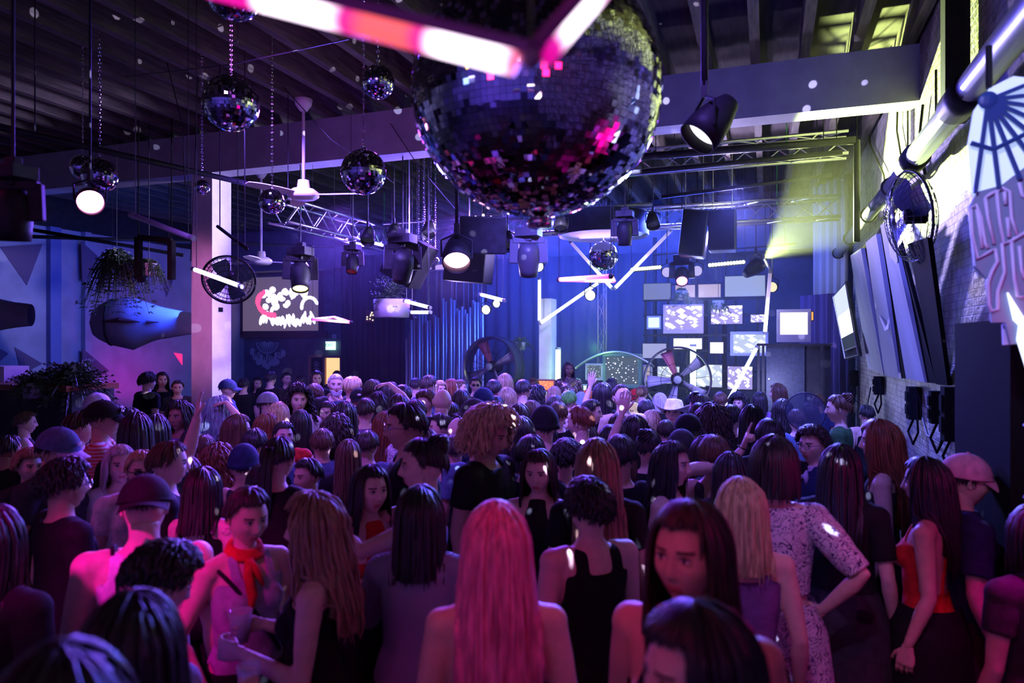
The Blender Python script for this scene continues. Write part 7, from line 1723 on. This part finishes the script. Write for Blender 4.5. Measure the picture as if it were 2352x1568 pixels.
# --- things in hands
M_glass = mat('clear_plastic', (.85, .85, .9), .08, trans=.0, alpha=.45, spec=.8)
M_drink = mat('pink_drink', (.75, .25, .55), .2)
def cup(p, s, label, straw=True, cm=None):
    o = empty('drink_cup', p, label, 'cup', 'plastic cups held in the crowd'); q = MB(); q.lathe([(.001, -.055), (.030, -.055), (.043, .06), (.0415, .06), (.029, -.052)], n=24); q.build('cup_wall', M_glass, o, smooth=True)
    q = MB(); q.lathe([(.001, -.050), (.0285, -.050), (.038, .03), (.001, .03)], n=24); q.build('drink', cm or M_drink, o, smooth=True)
    if straw: q = MB(); q.tube([(.0, .0, -.04), (.03, .01, .12)], .004, 8); q.build('straw', mat('straw', (.7, .3, .4), .4), o, smooth=True)
    o.scale = (s, s, s); return o
cup(hand_world(NAMED['smiler'], 0), 1.1, 'clear cup with straw held by the smiling person at far left'); cup(hand_world(NAMED['blonde'], 0), 1.0, 'cup held by the person with long blonde hair in profile', False)
cup(hand_world(NAMED['lglass'], 0), 1.0, 'cup held by the person with dark curls and glasses at left'); cup(hand_world(NAMED['drinker'], 0, (0, .01, -.02)), 1.0, 'clear cup lifted to the mouth of the blonde drinker', False)
cup(hand_world(NAMED['clip'], 0), .9, 'cup held by the person with the metal hair clip', False, mat('blue_drink', (.3, .4, .8), .3))
p = hand_world(NAMED['bottle'], 1); q = MB(); q.lathe([(.001, -.10), (.030, -.10), (.032, -.02), (.030, .04), (.012, .08), (.011, .10), (.016, .102), (.016, .12), (.001, .12)], n=20); o = q.build('water_bottle', M_glass, smooth=True); o.location = p; tag(o, 'water bottle held up by the person in the loose knit top', 'bottle')
q = MB(); q.lathe([(.001, .105), (.017, .105), (.017, .13), (.001, .13)], n=16); q.build('cap', M_white, o)
p = hand_world(NAMED['fan'], 0, (0, 0, -.03)); o = empty('hand_fan', p, 'round dark hand fan held beside the person with the hair bun', 'fan'); n_ = (Vector((0, 0, CAMZ)) - p); n_.z = 0; R = rot_to(n_)
q = MB(); q.lathe([(.001, 0), (.165, 0), (.165, .004), (.001, .004)], Vector((0, 0, .19)), 40, R); q.build('fan_sheet', mat('fan_sheet', (.05, .07, .12), .25, alpha=.4), o); q = MB(); q.torus((0, 0, .19), .168, .005, 44, 6, R); q.bar((0, 0, -.06), (0, 0, .06), .018, .01); q.build('fan_rim', M_blk2, o, smooth=True)
p = hand_world(NAMED['redhair'], 0); q = MB(); q.box((0, 0, .03), (.07, .009, .14), Matrix.Rotation(-.3, 3, 'X')); o = q.build('phone', M_blk2, bevel=.004); o.location = p; tag(o, 'phone held by the person with long dark-red hair', 'phone')

# ------------------------------------------------------------------ thin stage haze
def haze(name, a, b, dens, label, g=.35, col=(1, 1, 1)):
    m = bpy.data.materials.new(name); m.use_nodes = True; nt = m.node_tree; nt.nodes.remove(nt.nodes['Principled BSDF']); v = nt.nodes.new('ShaderNodeVolumeScatter'); v.inputs['Density'].default_value = dens; v.inputs['Anisotropy'].default_value = g; v.inputs['Color'].default_value = (*col, 1)
    nt.links.new(v.outputs[0], nt.nodes['Material Output'].inputs['Volume']); q = MB(); q.b2(a, b); o = q.build(name, m); tag(o, label, 'haze', kind='stuff'); return o
haze('haze', (XL + .3, 8.3, .3), (XR - .02, YB - .2, 4.4), .0035, 'thin haze hanging over the crowd and the stage')
haze('haze', (-5.6, 11.4, .4), (XR - .1, 14.2, 4.3), .026, 'brighter haze glowing around the tubes and monitors on the stage')
